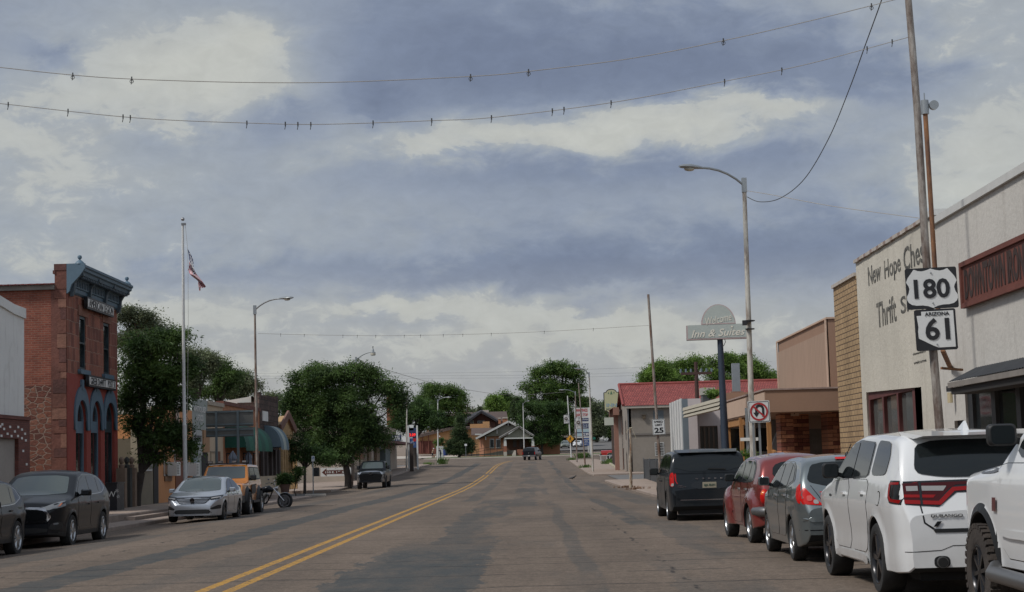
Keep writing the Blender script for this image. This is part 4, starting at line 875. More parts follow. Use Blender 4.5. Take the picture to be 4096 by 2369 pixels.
# silver saloon
c = Car('parked_saloon', 'silver saloon car with black roof panel and barred chrome grille, parked before the orange 4x4', 'car',
  dict(L=4.70, rw=.32, Ra=.37, axles=(1.15, 3.83), sill=.21, paint=SILV, rim=BALLOY, rr=.235, spokes=5, spw=.04, tw=.21, flare=.012, smooth=.09, r=.08, crown=.045,
   top=[(0, .7), (.03, .95), (.12, 1.06), (.5, 1.12), (.8, 1.2), (1.4, 1.41), (1.9, 1.46), (2.4, 1.45), (2.8, 1.36), (3.6, .99), (3.9, .94), (4.4, .84), (4.6, .76), (4.68, .66), (4.7, .5)],
   plan=[(0, .68), (.1, .80), (.4, .88), (1, .90), (3.9, .90), (4.3, .86), (4.55, .75), (4.66, .62), (4.70, .55)], bot=[(0, .35), (.1, .25), (.4, .2), (4.4, .2), (4.7, .22)],
   S=[(.15, .94), (.35, .97), (.6, 1.0), (.8, .995), (.93, .965), (1.4, .74), (1.5, .7)], creases=[(.80, .04, .012), (.5, .1, -.01)]), (-10.78, 56.8), 180)
c.both('window_frame', [(.75, 1.02), (1.2, 1.26), (1.6, 1.36), (2.3, 1.37), (2.8, 1.25), (3.4, .98), (3.3, .94), (1.0, .96)], GLOSSB, off=.004, cut=1, q=.1)
for P in ([(1.15, 1.0), (1.3, 1.26), (1.6, 1.33), (2.02, 1.34), (2.08, .98)], [(2.16, .98), (2.1, 1.34), (2.3, 1.335), (2.75, 1.22), (3.25, .98)]): c.both('window_pane', P, CGLASS, off=.008, cut=1, q=.06)
c.door([(1.3, .94), (1.35, .6), (1.55, .32), (2.10, .32), (2.12, .94)], (1.5, .84)); c.door([(2.16, .94), (2.14, .32), (3.25, .32), (3.3, .9)], (2.35, .82))
c.wrap('roof_panel', [(-.50, 1.5), (-.52, 2.55), (.52, 2.55), (.50, 1.5)], 'T', GLOSSB, off=.006, cut=1, q=.1)
c.wrap('windscreen', [(-.70, 1.0), (-.58, 1.36), (-.3, 1.395), (.3, 1.395), (.58, 1.36), (.70, 1.0), (.3, .97), (-.3, .97)], 'F', WGLASS, off=.008, q=.08)
gr = c.wrap('grille', [(-.56, .74), (-.50, .80), (.50, .80), (.56, .74), (.40, .59), (-.40, .59)], 'F', GLOSSB, off=.008, cut=1, q=.06)
for z, w in ((.785, .53), (.735, .52), (.69, .48), (.645, .44), (.605, .40)): c.wrap('grille_bar', [(-w, z), (-w, z+(.028 if z > .77 else .014)), (w, z+(.028 if z > .77 else .014)), (w, z)], 'F', CHROME, off=.014, cut=0, parent=gr)
mb = MB(); MM = Matrix.Translation((0, 4.715, .70)) @ Matrix.Rotation(-pi/2, 4, 'X'); mb.lathe([(.066, 0), (.078, 0), (.078, .012), (.066, .012), (.066, 0)], 24, MM); bd = c.put('badge', mb, CHROME, gr)
me = text_mesh('V', .05, .05, bold=.02); me.transform(Matrix(((-1, 0, 0, 0), (0, 0, 1, 4.725), (0, 1, 0, .728), (0, 0, 0, 1)))); c.put('badge_letter', me, CHROME, gr)
me = text_mesh('W', .06, .10, bold=.02); me.transform(Matrix(((-1, 0, 0, 0), (0, 0, 1, 4.725), (0, 1, 0, .675), (0, 0, 0, 1)))); c.put('badge_letter', me, CHROME, gr)
for sg in (1, -1):
    l = c.wrap('headlight', [(sg*.50, .80), (sg*.56, .70), (sg*.80, .72), (sg*.87, .78), (sg*.88, .85), (sg*.7, .83)], 'F', GLOSSB, off=.010, cut=1, q=.1)
    c.wrap('headlamp_lens', [(sg*.57, .735), (sg*.58, .765), (sg*.84, .805), (sg*.84, .775)], 'F', CLEAR, off=.016, cut=0, parent=l)
    c.wrap('fog_recess', [(sg*.55, .44), (sg*.60, .40), (sg*.84, .42), (sg*.84, .54), (sg*.78, .54)], 'F', PLAST, off=.008, cut=1, q=.1)
c.wrap('lower_intake', [(-.62, .28), (-.52, .41), (.52, .41), (.62, .28)], 'F', PLAST, off=.008, cut=1, q=.08); c.wrap('splitter', [(-.74, .22), (-.74, .235), (.74, .235), (.74, .22)], 'F', SILV, off=.03, cut=0)
c.both('side_headlight', [(4.45, .84), (4.47, .76), (4.68, .74), (4.66, .80)], LAMP, off=.01, cut=0)
c.mirror(3.05, 1.0, SILV, .2, .14, d=.13, gl=False)
# orange 4x4 with lamps on a roof bar
c = Car('parked_off_roader', 'orange off-road 4x4 with black roof bar carrying four square lamps, behind the silver saloon', 'car',
  dict(L=4.4, rw=.43, Ra=.52, axles=(.78, 3.35), sill=.50, paint=ORNG, rim=ALLOY, rr=.23, spokes=6, spw=.04, tw=.29, flare=.10, smooth=.03, r=.07, crown=.03, inset=-.02, clad=PLAST, cladz=.52, cladr=.12, cladtop=1.08,
   top=[(0, 1.15), (.02, 1.2), (.08, 1.75), (.2, 1.84), (2.3, 1.87), (2.45, 1.82), (2.95, 1.27), (3.1, 1.23), (4.0, 1.20), (4.2, 1.17), (4.26, 1.05), (4.3, .72), (4.4, .70)],
   plan=[(0, .84), (.1, .88), (3.9, .88), (4.2, .86), (4.28, .85), (4.4, .80)], bot=[(0, .6), (.2, .52), (4.2, .52), (4.4, .56)],
   S=[(.4, .97), (.8, 1.0), (1.1, .99), (1.25, .965), (1.8, .84), (1.9, .8)]), (-11.0, 62.25), 180)
c.both('window_frame', [(.2, 1.28), (.22, 1.72), (2.3, 1.75), (2.75, 1.3), (2.7, 1.25)], PLAST, off=.006, cut=1, q=.05)
c.both('window_pane', [(.32, 1.32), (.32, 1.68), (1.3, 1.7), (1.3, 1.31)], TGLASS, off=.012, cut=0); c.both('window_pane', [(1.42, 1.31), (1.42, 1.7), (2.25, 1.7), (2.6, 1.31)], TGLASS, off=.012, cut=0)
c.door([(1.35, 1.22), (1.35, .62), (2.7, .62), (2.85, .9), (2.8, 1.22)], (1.55, 1.1), PLAST)
c.both('door_opening', [(1.6, 1.12), (1.6, .80), (2.5, .75), (2.6, 1.1)], PLAST, off=.03, cut=1)
c.wrap('windscreen', [(-.72, 1.34), (-.66, 1.77), (.66, 1.77), (.72, 1.34)], 'F', WGLASS, off=.008, cut=1, q=.05)
gr = c.wrap('grille', [(-.78, 1.13), (.78, 1.13), (.80, .80), (-.80, .80)], 'F', PLAST, off=.010, cut=1, q=.08)
for sg in (-1, 1):
    mb = MB(); MM = Matrix.Translation((sg*.60, 4.285, .97)) @ Matrix.Rotation(-pi/2, 4, 'X')
    mb.lathe([(.10, 0), (.12, 0), (.12, .02), (.10, .02), (.10, 0)], 24, MM); l = c.put('headlight', mb, CLEAR, None)
    mb = MB(); mb.lathe([(.001, 0), (.098, 0), (.098, .012), (.001, .014)], 20, MM); c.put('headlamp_lens', mb, LAMP, l)
    mb = MB(); mb.bar((sg*.16, 4.31, .97), (sg*.70, 4.31, .97), .02, .03); c.put('lamp_bar', mb, CLEAR, l)
c.letters('BRONCO', 0, .97, .06, .42, 'F', CLEAR, bold=.03, off=.03)
mb = MB(); mb.box(-.92, .92, 4.2, 4.52, .50, .74); mb.box(-.7, .7, 4.0, 4.45, .40, .52); c.put('steel_bumper', mb, PLAST, smooth=None)
mb = MB(); mb.tube([(-.40, 4.5, .68), (-.34, 4.56, .80), (.34, 4.56, .80), (.40, 4.5, .68)], .03, 8); c.put('bull_bar', mb, PLAST)
mb = MB(); mb.bar((-.78, 2.36, 1.88), (.78, 2.36, 1.88), .05, .04); mb.bar((-.7, 2.3, 1.84), (-.7, 2.36, 1.88), .04); mb.bar((.7, 2.3, 1.84), (.7, 2.36, 1.88), .04); rb = c.put('roof_bar', mb, PLAST)
for x in (-.62, -.26, .26, .62):
    mb = MB(); mb.box(x-.085, x+.085, 2.32, 2.42, 1.905, 1.985); q = c.put('roof_lamp', mb, PLAST, None, smooth=None); mb = MB(); mb.box(x-.07, x+.07, 2.421, 2.43, 1.915, 1.975); c.put('lamp_lens', mb, CLEAR, q, smooth=None)
mb = MB(); mb.tube([(0, .0, 1.0), (0, -.28, 1.0)], .40, 20); c.put('spare_wheel', mb, TYRE)
for sg in (-1, 1): mb = MB(); mb.box(sg*.93-.08, sg*.93+.08, 1.35, 2.75, .46, .54); c.put('side_step', mb, PLAST)
c.mirror(2.62, 1.36, PLAST, .22, .2, d=.16, gl=False)
# dark pickup, left far
c = Car('parked_pickup', 'black full-size pickup with broad chrome grille surround, parked under the round street tree', 'pickup truck',
  dict(L=5.93, rw=.41, Ra=.49, axles=(1.3, 5.0), sill=.42, paint=BLACKP, rim=BALLOY, rr=.25, spokes=6, tw=.28, flare=.03, smooth=.05, r=.09, clad=PLAST, cladz=.0,
   top=[(0, 1.30), (1.75, 1.32), (1.8, 1.4), (1.95, 1.86), (2.2, 1.93), (3.6, 1.95), (3.9, 1.88), (4.55, 1.36), (4.8, 1.32), (5.7, 1.27), (5.86, 1.22), (5.93, 1.08)],
   plan=[(0, .98), (4.8, 1.0), (5.5, .99), (5.8, .92), (5.93, .86)], bot=[(0, .5), (5.5, .42), (5.93, .46)], S=[(.4, .96), (.8, 1.0), (1.15, .985), (1.3, .95), (1.9, .80), (2.1, .75)]), (-11.1, 121.6), 180)
c.both('window_pane', [(2.1, 1.38), (2.2, 1.78), (3.6, 1.78), (4.35, 1.36)], CGLASS, off=.008, cut=1); c.wrap('windscreen', [(-.76, 1.40), (-.66, 1.84), (.66, 1.84), (.76, 1.40)], 'F', WGLASS, off=.008, cut=1, q=.08)
c.wrap('grille_surround', [(-.80, .52), (-.72, .60), (-.80, .95), (-.62, 1.16), (.62, 1.16), (.80, .95), (.72, .60), (.80, .52), (.90, .52), (.88, .95), (.70, 1.24), (-.70, 1.24), (-.88, .95), (-.90, .52)], 'F', CHROME, off=.015, cut=0)
gr = c.wrap('grille', [(-.70, .60), (-.78, .95), (-.61, 1.15), (.61, 1.15), (.78, .95), (.70, .60)], 'F', GLOSSB, off=.012, cut=0)
mb = MB(); MM = Matrix.Translation((0, 5.96, 1.08)) @ Matrix.Rotation(-pi/2, 4, 'X') @ Matrix.Scale(1.5, 4, (1, 0, 0)); mb.lathe([(.07, 0), (.09, 0), (.09, .02), (.07, .02), (.07, 0)], 20, MM); mb.lathe([(.03, 0), (.045, 0), (.045, .02), (.03, .02), (.03, 0)], 16, MM); c.put('badge', mb, CHROME, gr)
c.mir('headlight', [(.74, 1.0), (.78, 1.14), (.97, 1.20), (.97, 1.02)], 'F', LAMP, off=.012, cut=1); c.mir('bumper_end', [(.74, .46), (.74, .66), (.92, .70), (.94, .46)], 'F', CHROME, off=.02, cut=1)
c.door([(2.9, 1.32), (2.9, .6), (4.1, .6), (4.2, 1.3)], (3.1, 1.15)); c.mirror(4.0, 1.48, PLAST, .22, .28, d=.16, gl=False)
# black pickup driving away in the middle of the road
def pickup(name, label, loc, yaw, pm_, extra=True, **k):
    d = dict(L=5.8, rw=.40, Ra=.48, axles=(1.2, 4.85), sill=.48, paint=pm_, rr=.25, spokes=6, tw=.28, flare=.02, smooth=.05, r=.08,
      top=[(0, 1.22), (1.95, 1.24), (2.0, 1.35), (2.15, 1.84), (2.4, 1.9), (3.5, 1.91), (3.8, 1.84), (4.45, 1.3), (5.5, 1.2), (5.75, 1.05), (5.8, .7)],
      plan=[(0, .96), (4.8, .98), (5.5, .95), (5.8, .8)], bot=[(0, .55), (.2, .48), (5.8, .5)], S=[(.4, .96), (.8, 1.0), (1.15, .985), (1.25, .95), (1.85, .80), (2.1, .75)])
    d.update(k); c = Car(name, label, 'pickup truck', d, loc, yaw)
    c.both('window_pane', [(2.2, 1.34), (2.25, 1.76), (3.5, 1.76), (4.2, 1.3)], CGLASS, off=.008, cut=1)
    c.wrap('rear_window', [(-.7, 1.36), (-.64, 1.8), (.64, 1.8), (.7, 1.36)], 'B', CGLASS, off=.01, cut=1)
    c.mir('tail_lamp', [(.84, .80), (.84, 1.18), (.96, 1.18), (.96, .80)], 'B', RED, off=.015, cut=0); c.wrap('tailgate', [(-.80, .72), (-.80, 1.2), (.80, 1.2), (.80, .72)], 'B', pm_, off=.01, cut=1)
    mb = MB(); mb.box(-.95, .95, -.12, .05, .52, .70); c.put('rear_bumper', mb, GREYM if extra else PLAST, smooth=None)
    mb = MB(); mb.box(-.16, .16, -.13, -.121, .56, .66); c.put('number_plate', mb, WHITEP, smooth=None)
    c.wrap('windscreen', [(-.7, 1.34), (-.6, 1.78), (.6, 1.78), (.7, 1.34)], 'F', WGLASS); c.mirror(3.9, 1.42, PLAST, .2, .24, gl=False)
    return c
c = pickup('moving_pickup', 'black pickup with bed cover driving away in the middle of the road', (.25, 251), -10, BLACKP,
   top=[(0, 1.22), (.02, 1.3), (.05, 1.65), (.12, 1.78), (2.0, 1.82), (2.15, 1.86), (2.4, 1.9), (3.5, 1.91), (3.8, 1.84), (4.45, 1.3), (5.5, 1.2), (5.75, 1.05), (5.8, .7)])
mb = MB(); mb.lathe([(.001, 0), (.09, 0), (.09, .02), (.001, .02)], 16, Matrix.Translation((0, -.03, 1.02)) @ Matrix.Rotation(-pi/2, 4, 'X')); c.put('badge', mb, CHROME)
c = pickup('parked_pickup', 'bright red pickup parked side-on behind the motel', (12.6, 236), -90, REDT, False)
# far parked cars
def sedan(label, loc, yaw, pm_, **k):
    d = dict(L=4.6, rw=.32, Ra=.38, axles=(1.0, 3.7), sill=.24, paint=pm_, rr=.22, tw=.2, smooth=.08, r=.1,
      top=[(0, .7), (.05, .98), (.5, 1.08), (1.2, 1.4), (1.8, 1.45), (2.4, 1.44), (2.8, 1.34), (3.5, .98), (4.3, .84), (4.55, .7), (4.6, .5)],
      plan=[(0, .68), (.2, .85), (1, .9), (3.8, .9), (4.4, .8), (4.6, .58)], S=[(.2, .95), (.5, 1.0), (.8, .99), (.93, .96), (1.4, .75), (1.9, .7)])
    d.update(k); c = Car('parked_car', label, 'car', d, loc, yaw)
    c.wrap('windscreen', [(-.68, 1.02), (-.55, 1.36), (.55, 1.36), (.68, 1.02)], 'F', WGLASS, off=.008); c.both('window_pane', [(1.2, 1.0), (1.5, 1.33), (2.4, 1.35), (3.2, 1.0)], CGLASS, off=.008)
    c.wrap('grille', [(-.4, .6), (-.44, .72), (.44, .72), (.4, .6)], 'F', GLOSSB, off=.01); c.mir('headlight', [(.5, .7), (.55, .80), (.82, .84), (.8, .72)], 'F', LAMP, off=.01)
    c.wrap('lower_intake', [(-.55, .30), (-.5, .46), (.5, .46), (.55, .30)], 'F', PLAST, off=.01); c.mirror(2.95, 1.0, pm_, .16, .12, gl=False)
p = at(2262, 1800, Y=345); sedan('sage green car parked nose-out beside the store, left of the two', (p.x, 347), 175, SAGE, top=[(0, .9), (.1, 1.2), (.5, 1.55), (1.8, 1.62), (2.4, 1.6), (2.8, 1.5), (3.5, 1.08), (4.3, .95), (4.55, .8), (4.6, .5)])
p = at(2315, 1799, Y=350); sedan('white car parked beside the sage green one, behind the fuel price sign', (p.x, 353), 170, WHITE)
# motorcycle
BX, BY = -12.2, 71.5
z0 = zt(-11.3, BY)+.0
root = thing('motorcycle', 'black and chrome cruiser motorcycle parked across the kerb behind the orange 4x4', 'motorcycle', (-11.3, BY, z0))
BM = Matrix.Translation((BX, BY, z0)) @ Matrix.Rotation(radians(-12), 4, 'Z') @ Matrix.Rotation(radians(-6), 4, 'X')
def bput(name, mb, m, parent=None, smooth=40): mb.v = [tuple(BM @ Vector(p)) for p in mb.v]; return obj(name, mb, m, parent or root, smooth)
for x in (.0, 1.68):
    pt = link('wheel', None, root); R = Matrix.Translation((x+.33, 0, .33)) @ Matrix.Rotation(pi/2, 4, 'X'); w = .065 if x else .09
    mb = MB(); mb.lathe([(.245, -w), (.30, -w), (.33, -w*.4), (.33, w*.4), (.30, w), (.245, w), (.245, -w)], 32, R); bput('tyre', mb, TYRE, pt)
    mb = MB(); mb.lathe([(.21, -w*.8), (.25, -w*.8), (.25, w*.8), (.21, w*.8), (.21, -w*.8)], 32, R); mb.lathe([(.001, -.06), (.05, -.06), (.05, .06), (.001, .06)], 12, R)
    for k in range(9): a = 2*pi*k/9; mb.bar(R @ Vector((.04*cos(a), .04*sin(a), 0)), R @ Vector((.22*cos(a+.15), .22*sin(a+.15), 0)), .022)
    bput('rim', mb, ALLOY, pt)
    mb = MB(); mb.lathe([(.06, 0), (.15, 0), (.15, .006), (.06, .006), (.06, 0)], 24, R @ Matrix.Translation((0, 0, w+.01))); bput('brake_disc', mb, GREYM, pt)
mb = MB(); [mb.tube([(1.52, s, .86), (2.01, s, .33)], .026, 8) for s in (-.1, .1)]; bput('front_fork', mb, CHROME)
mb = MB()
for a0, a1, cx_, r_ in ((30, 150, 2.01, .36), (20, 175, .33, .38)):
    vs = []; n = 14
    for i in range(n+1):
        a = radians(a0+(a1-a0)*i/n)
        for s in (-.09, -.06, 0, .06, .09): vs.append((cx_+(r_-abs(s)*.35)*cos(a), s, .33+(r_-abs(s)*.35)*sin(a)))
    mb.add(vs, [(i*5+j, i*5+j+1, i*5+j+6, i*5+j+5) for i in range(n) for j in range(4)])
bput('mudguard', mb, BLACKP)
mb = MB(); mb.tube([(.92, 0, .70), (1.05, 0, .80), (1.3, 0, .84), (1.48, 0, .78)], [.05, .13, .15, .07], 12); bput('fuel_tank', mb, BLACKP)
mb = MB(); mb.tube([(.25, 0, .74), (.4, 0, .70), (.62, 0, .67), (.85, 0, .68), (.95, 0, .74)], [.06, .11, .14, .12, .06], 10); bput('seat', mb, PLAST)
mb = MB(); mb.tube([(.95, -.0, .30), (.98, 0, .48)], [.17, .15], 14); mb.tube([(1.0, 0, .45), (.86, 0, .66)], [.10, .085], 12); mb.tube([(1.0, 0, .45), (1.22, 0, .66)], [.10, .085], 12)
for k in range(5):
    for d in ((-.14, .21), (.22, .21)): f = .2+.16*k; mb.tube([(1.0+d[0]*f, 0, .45+d[1]*f), (1.0+d[0]*(f+.06), 0, .45+d[1]*(f+.06))], .125, 12)
bput('engine', mb, GREYM)
mb = MB(); mb.tube([(1.3, 0, .62), (1.25, .1, .38), (1.1, .16, .27), (.6, .18, .30), (.05, .18, .34)], [.03, .03, .035, .045, .05], 8); mb.tube([(1.1, .15, .5), (.95, .18, .36), (.6, .18, .40), (.1, .18, .44)], [.03, .03, .045, .05], 8); bput('exhaust_pipe', mb, CHROME)
mb = MB(); mb.tube([(1.5, 0, .86), (1.35, 0, .50), (1.2, 0, .24), (.7, 0, .22), (.33, 0, .33)], .03, 6); mb.tube([(1.45, 0, .78), (.9, 0, .66), (.33, 0, .35)], .025, 6); bput('frame', mb, GLOSSB)
mb = MB(); mb.tube([(.62, 0, .36), (.66, 0, .62)], [.15, .13], 10); bput('side_cover', mb, BLACKP)
mb = MB(); mb.tube([(1.28, .38, 1.02), (1.40, .34, 1.06), (1.50, .15, 1.08), (1.53, 0, .98), (1.50, -.15, 1.08), (1.40, -.34, 1.06), (1.28, -.38, 1.02)], .014, 8)
for s in (-1, 1): mb.tube([(1.42, s*.30, 1.06), (1.40, s*.34, 1.18)], .007, 6); mb.ball((1.40, s*.36, 1.21), .05, 8, .7)
bput('handlebar', mb, GREYM)
mb = MB(); mb.tube([(1.56, 0, .86), (1.68, 0, .85), (1.70, 0, .85)], [.06, .095, .085], 14); bput('headlight', mb, CHROME)
mb = MB(); mb.tube([(.95, -.12, .3), (.9, -.3, .02)], .012, 6); bput('kickstand', mb, CHROME)
# ---------------------------------------------------------------- left side buildings
XB = -15.9
def FX_(X, y0): return frame((X, y0, 0), (0, 1, 0), (0, 0, 1))      # u = +Y, v = up, normal = +X (towards the street, left side)
def ylf(fx, X=XB): return at(fx, 1850, X=X).y
def zl(fx, fy, X=XB): return at(fx, fy, X=X).z
def house(name, label, loc, group=None, cat='building'): return thing(name, label, cat, loc, group)
def roofed(parent, x0, x1, y0, y1, z0, z1, m, name='wall'):
    mb = MB(); mb.box(x0, x1, y0, y1, z0, z1); return obj(name, mb, m, parent)
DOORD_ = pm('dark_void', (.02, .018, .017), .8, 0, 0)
REDBR = brick('old_red_brick', (.19, .05, .03), (.26, .078, .045), (.24, .13, .095), .23, .078, .010, 'Y')
RUB = rubble('rubble_stone', [(.09, .035, .027), (.19, .07, .043), (.13, .045, .032), (.25, .11, .07), (.11, .04, .03)], (.26, .18, .14), 3.5, 'Y', .085, 1.6)
BLOCK = brick('cut_sandstone', (.15, .05, .035), (.29, .11, .07), (.30, .18, .13), .40, .46, .016, 'X', .25, .012, bias=-.1, grime=.5, jit=.12)
REDPAINT = pm('dark_red_render', (.25, .045, .03), .8, 0, .15, .9, .004)
BLUE = pm('slate_blue_trim', (.085, .14, .185), .6, 0, .12, 1.5, .003)
DKBLUE = pm('dark_teal_frame', (.02, .035, .042), .5, 0, .1, 2)
SIGNW = pm('sign_white', (.66, .66, .63), .6, 0, .1, 1.5); BLK = pm('sign_black', (.018, .018, .02), .5, 0, 0)
TIN = pm('red_tin_roof', (.30, .075, .065), .5, .2, .15, 1); WIN = glass('window_glass', (.02, .024, .026), 1.5, .04); WINC = glass('curtained_glass', (.10, .105, .10), 1.5, .06)
STONEL = pm('quoin_stone', (.14, .055, .04), .9, 0, .35, 1.2, .02, 8)
# --- stone and brick lodge
Y0, Y1 = 58.7, 65.9; ZB = zt(XB, 60)+.3
b = house('stone_lodge', 'two-storey red sandstone and brick building with blue cornice and three blue arches', (XB, Y0, ZB-.3))
GY = Y0+.0
mb = MB(); mb.box(XB-14, XB-.55, GY, Y1, 4.65, 7.98); obj('brick_wall', mb, REDBR, b)
mb = MB(); mb.box(XB-14, XB-.55, GY-.02, Y1-.01, ZB-.5, 4.65); obj('rubble_wall', mb, RUB, b)
# quoins down the corner
random.seed(3)
z = ZB-.3; i = 0
while z < 8.0:
    h = random.choice((.24, .32, .40, .5)); w = random.choice((.0, .22, .06, .30, .14))*random.uniform(.6, 1.3); i += 1
    mb = MB(); mb.box(XB-.22-w, XB-.02, GY-.035, GY+.3, z, z+h-.02); o = obj('quoin', mb, pm('quoin_stone_%d' % (i % 3), ((.15, .06, .042), (.10, .042, .034), (.20, .095, .065))[i % 3], .9, 0, .35, 1.2, .02, 8), b); z += h
    if z > 7.7: break
mb = MB(); mb.box(XB-.55, XB-.02, GY-.017, GY+.35, ZB-.5, 7.97); obj('corner_pier', mb, STONEL, b)
ua = lambda fx, fy=1850: at(fx, fy, X=XB).y-Y0
# front upper wall with two windows
zsp = zl(279, 1492)      # line between painted ground floor and stone
w1 = (ua(318, 1370), ua(343, 1370), zl(318, 1478), zl(318, 1262)); w2 = (ua(414, 1390), ua(438, 1390), zl(414, 1497), zl(414, 1290))
FZ = FX_(XB, Y0)
plate([rect(0, Y1-Y0, zsp, 8.0)]+[rect(a, c_, d, e) for a, c_, d, e in (w1, w2)], .45, FZ, 'front_wall', BLOCK, b)
for a, c_, d, e in (w1, w2):
    w = plate([rect(a, c_, d, e), rect(a+.10, c_-.10, d+.1, (d+e)/2-.03), rect(a+.10, c_-.10, (d+e)/2+.03, e-.1)], .12, FX_(XB-.03, Y0), 'window', DKBLUE, b)
    plate([rect(a+.02, c_-.02, d, e)], .02, FX_(XB-.10, Y0), 'pane', WIN, w)
    plate([rect(a-.25, c_+.25, d-.16, d)], .22, FX_(XB+.12, Y0), 'sill', BLUE, w)
    plate([rect(a-.22, c_+.22, e, e+.36)], .1, FX_(XB+.03, Y0), 'lintel', pm('quoin_stone_2', (.25, .13, .09), .9, 0, .35, 1.2, .02, 8), w)
# ground floor with three round arches
arch = []
AR = [((1105, 1262), 1190, 730), ((1325, 1470), 1395, 745), ((1527, 1670), 1600, 768)]
loops = [rect(0, Y1-Y0, ZB-.5, zsp)]
for (xa, xb), xm, yt in AR:
    a, c_ = ua(xa/3.643, 1750), ua(xb/3.643, 1750); top = zl(xm/3.643, 1400+yt/3.643); m_ = (a+c_)/2; r_ = (c_-a)/2; zs = zl(xm/3.643, 1400+1040/3.643); arch.append((a, c_, m_, r_, zs, top))
    P = [(a, ZB-.4), (c_, ZB-.4)]+[(m_+r_*cos(t_), zs+(top-zs)*sin(t_)) for t_ in [pi*k/16 for k in range(17)]]
    loops.append(P)
plate(loops, .5, FZ, 'arcade_wall', REDPAINT, b)
for a, c_, m_, r_, zs, top in arch:
    R2 = r_+.27
    outer = [(m_-R2, zs-.32), (m_-R2, zs+.25)]+[(m_+R2*cos(t_), zs+.1+(top-zs+.38)*abs(sin(t_))**.9) for t_ in [pi-pi*k/20 for k in range(1, 20)]]+[(m_+R2, zs+.25), (m_+R2, zs-.32)]
    inner = [(m_+r_, zs-.32)]+[(m_+r_*cos(t_), zs+(top-zs)*sin(t_)) for t_ in [pi*k/16 for k in range(17)]]+[(m_-r_, zs-.32)]
    o = plate([outer+inner], .10, FX_(XB+.06, Y0), 'arch_surround', BLUE, b)
    plate([rect(m_-.13, m_+.13, top+.34, top+.72)], .12, FX_(XB+.08, Y0), 'keystone', BLUE, o)
    F2 = FX_(XB-.10, Y0)
    P = [(a+.01, ZB-.3), (c_-.01, ZB-.3)]+[(m_+(r_-.01)*cos(t_), zs+(top-zs-.01)*sin(t_)) for t_ in [pi*k/16 for k in range(17)]]
    h1 = [(a+.14, zs-.0), (c_-.14, zs-.0)]+[(m_+(r_-.14)*cos(t_), zs+(top-zs-.14)*sin(t_)) for t_ in [pi*k/16 for k in range(1, 16)]]
    w = plate([P, h1, rect(a+.16, c_-.16, ZB+.75, zs-.42), rect(a+.16, c_-.16, ZB+.05, ZB+.6)], .10, F2, 'doorway', DKBLUE if m_ > 5 else BLUE, b)
    plate([[(x_*.995+m_*.005, z_) for x_, z_ in P]], .02, FX_(XB-.155, Y0), 'pane', WIN, w)
# sign boards
def board(fx0, fx1, fyt0, fyt1, fyb0, txt, ms, mt, hfac=.66):
    a, c_ = ua(fx0, fyt0), ua(fx1, fyt0); zt_ = zl(fx0, fyt0); zb_ = zl(fx0, fyb0)
    o = plate([rect(a, c_, zb_, zt_)], .12, FX_(XB+.22, Y0), 'sign_board', BLK, b)
    plate([rect(a+.07, c_-.07, zb_+.07, zt_-.07)], .02, FX_(XB+.235, Y0), 'sign_face', ms, o)
    text(txt, (zt_-zb_)*hfac, frame((XB+.245, Y0+(a+c_)/2, (zt_+zb_)/2), (0, 1, 0), (0, 0, 1)), mt, o, w=(c_-a)*.9, bold=.0)
board(325, 432, 1187, 1222, 1234, 'AMERICAN LEGION', SIGNW, BLK); board(331, 440, 1500, 1515, 1546, 'GREER DeWITT   POST 31', SIGNW, BLK, .62)
# cornice
DKB = pm('slate_blue_dark', (.06, .085, .105), .6, 0, .1, 2)
def ext_prof(nm, prof, ya, yb, m, par):
    mb = MB(); k = len(prof); mb.add([(XB+x, ya, z) for x, z in prof]+[(XB+x, yb, z) for x, z in prof], [tuple(range(k-1, -1, -1)), tuple(range(k, 2*k))]+[(i_, (i_+1) % k, k+(i_+1) % k, k+i_) for i_ in range(k)]); return obj(nm, mb, m, par)
zc, ya, yb = 7.86, Y0-.02, Y1+.02
cn = ext_prof('cornice', [(-.4, 7.9), (.02, zc), (.08, 7.92), (.09, 8.05), (.14, 8.08), (.15, 8.36), (.24, 8.42), (.46, 8.46), (.50, 8.56), (.57, 8.60), (.58, 8.68), (.63, 8.72), (.63, 8.80), (-.4, 8.86)], ya+.1, yb, BLUE, b)
for i in range(4):
    y = ya+.3+(yb-ya-.5)*i/3
    ext_prof('bracket', [(.05, 7.72), (.14, 7.74), (.2, 7.92), (.22, 8.2), (.32, 8.36), (.52, 8.44), (.52, 8.56), (.05, 8.56)], y-.09, y+.09, DKB, cn)
for i in range(30):
    y = ya+.4+(yb-ya-.7)*i/29; mb = MB(); mb.box(XB+.26, XB+.47, y-.04, y+.04, 8.36, 8.44); mb.box(XB+.141, XB+.17, y-.035, y+.035, 8.12, 8.33); obj('dentil', mb, DKB, cn)
ext_prof('end_panel', [(-.0, 7.80), (.08, 7.86), (.16, 8.1), (.46, 8.42), (.63, 8.66), (.63, 8.84), (-.0, 8.84)], ya-.03, ya+.1, BLUE, b)
for y, xx in ((ya+.12, .42), (yb-.15, .42)):
    obj('finial', MB().lathe([(.15, 0), (.17, .03), (.155, .07), (.10, .13), (.04, .17), (.03, .20), (.06, .215), (.08, .27), (.06, .325), (.01, .345)], 16, Matrix.Translation((XB+xx, y, 8.80))), BLUE, b, 40)
mb = MB(); mb.box(XB-.42, XB-.0, GY-.03, GY+.4, 7.97, 8.62); obj('parapet_pier', mb, STONEL, b); mb = MB(); mb.box(XB-.44, XB-.01, GY-.05, GY+.4, 8.62, 8.84); mb.box(XB-.48, XB-.40, GY-.06, GY+.4, 8.50, 8.62); obj('pier_cap', mb, pm('quoin_stone_1', (.12, .05, .04), .9, 0, .35, 1.2, .02, 8), b)
mb = MB()
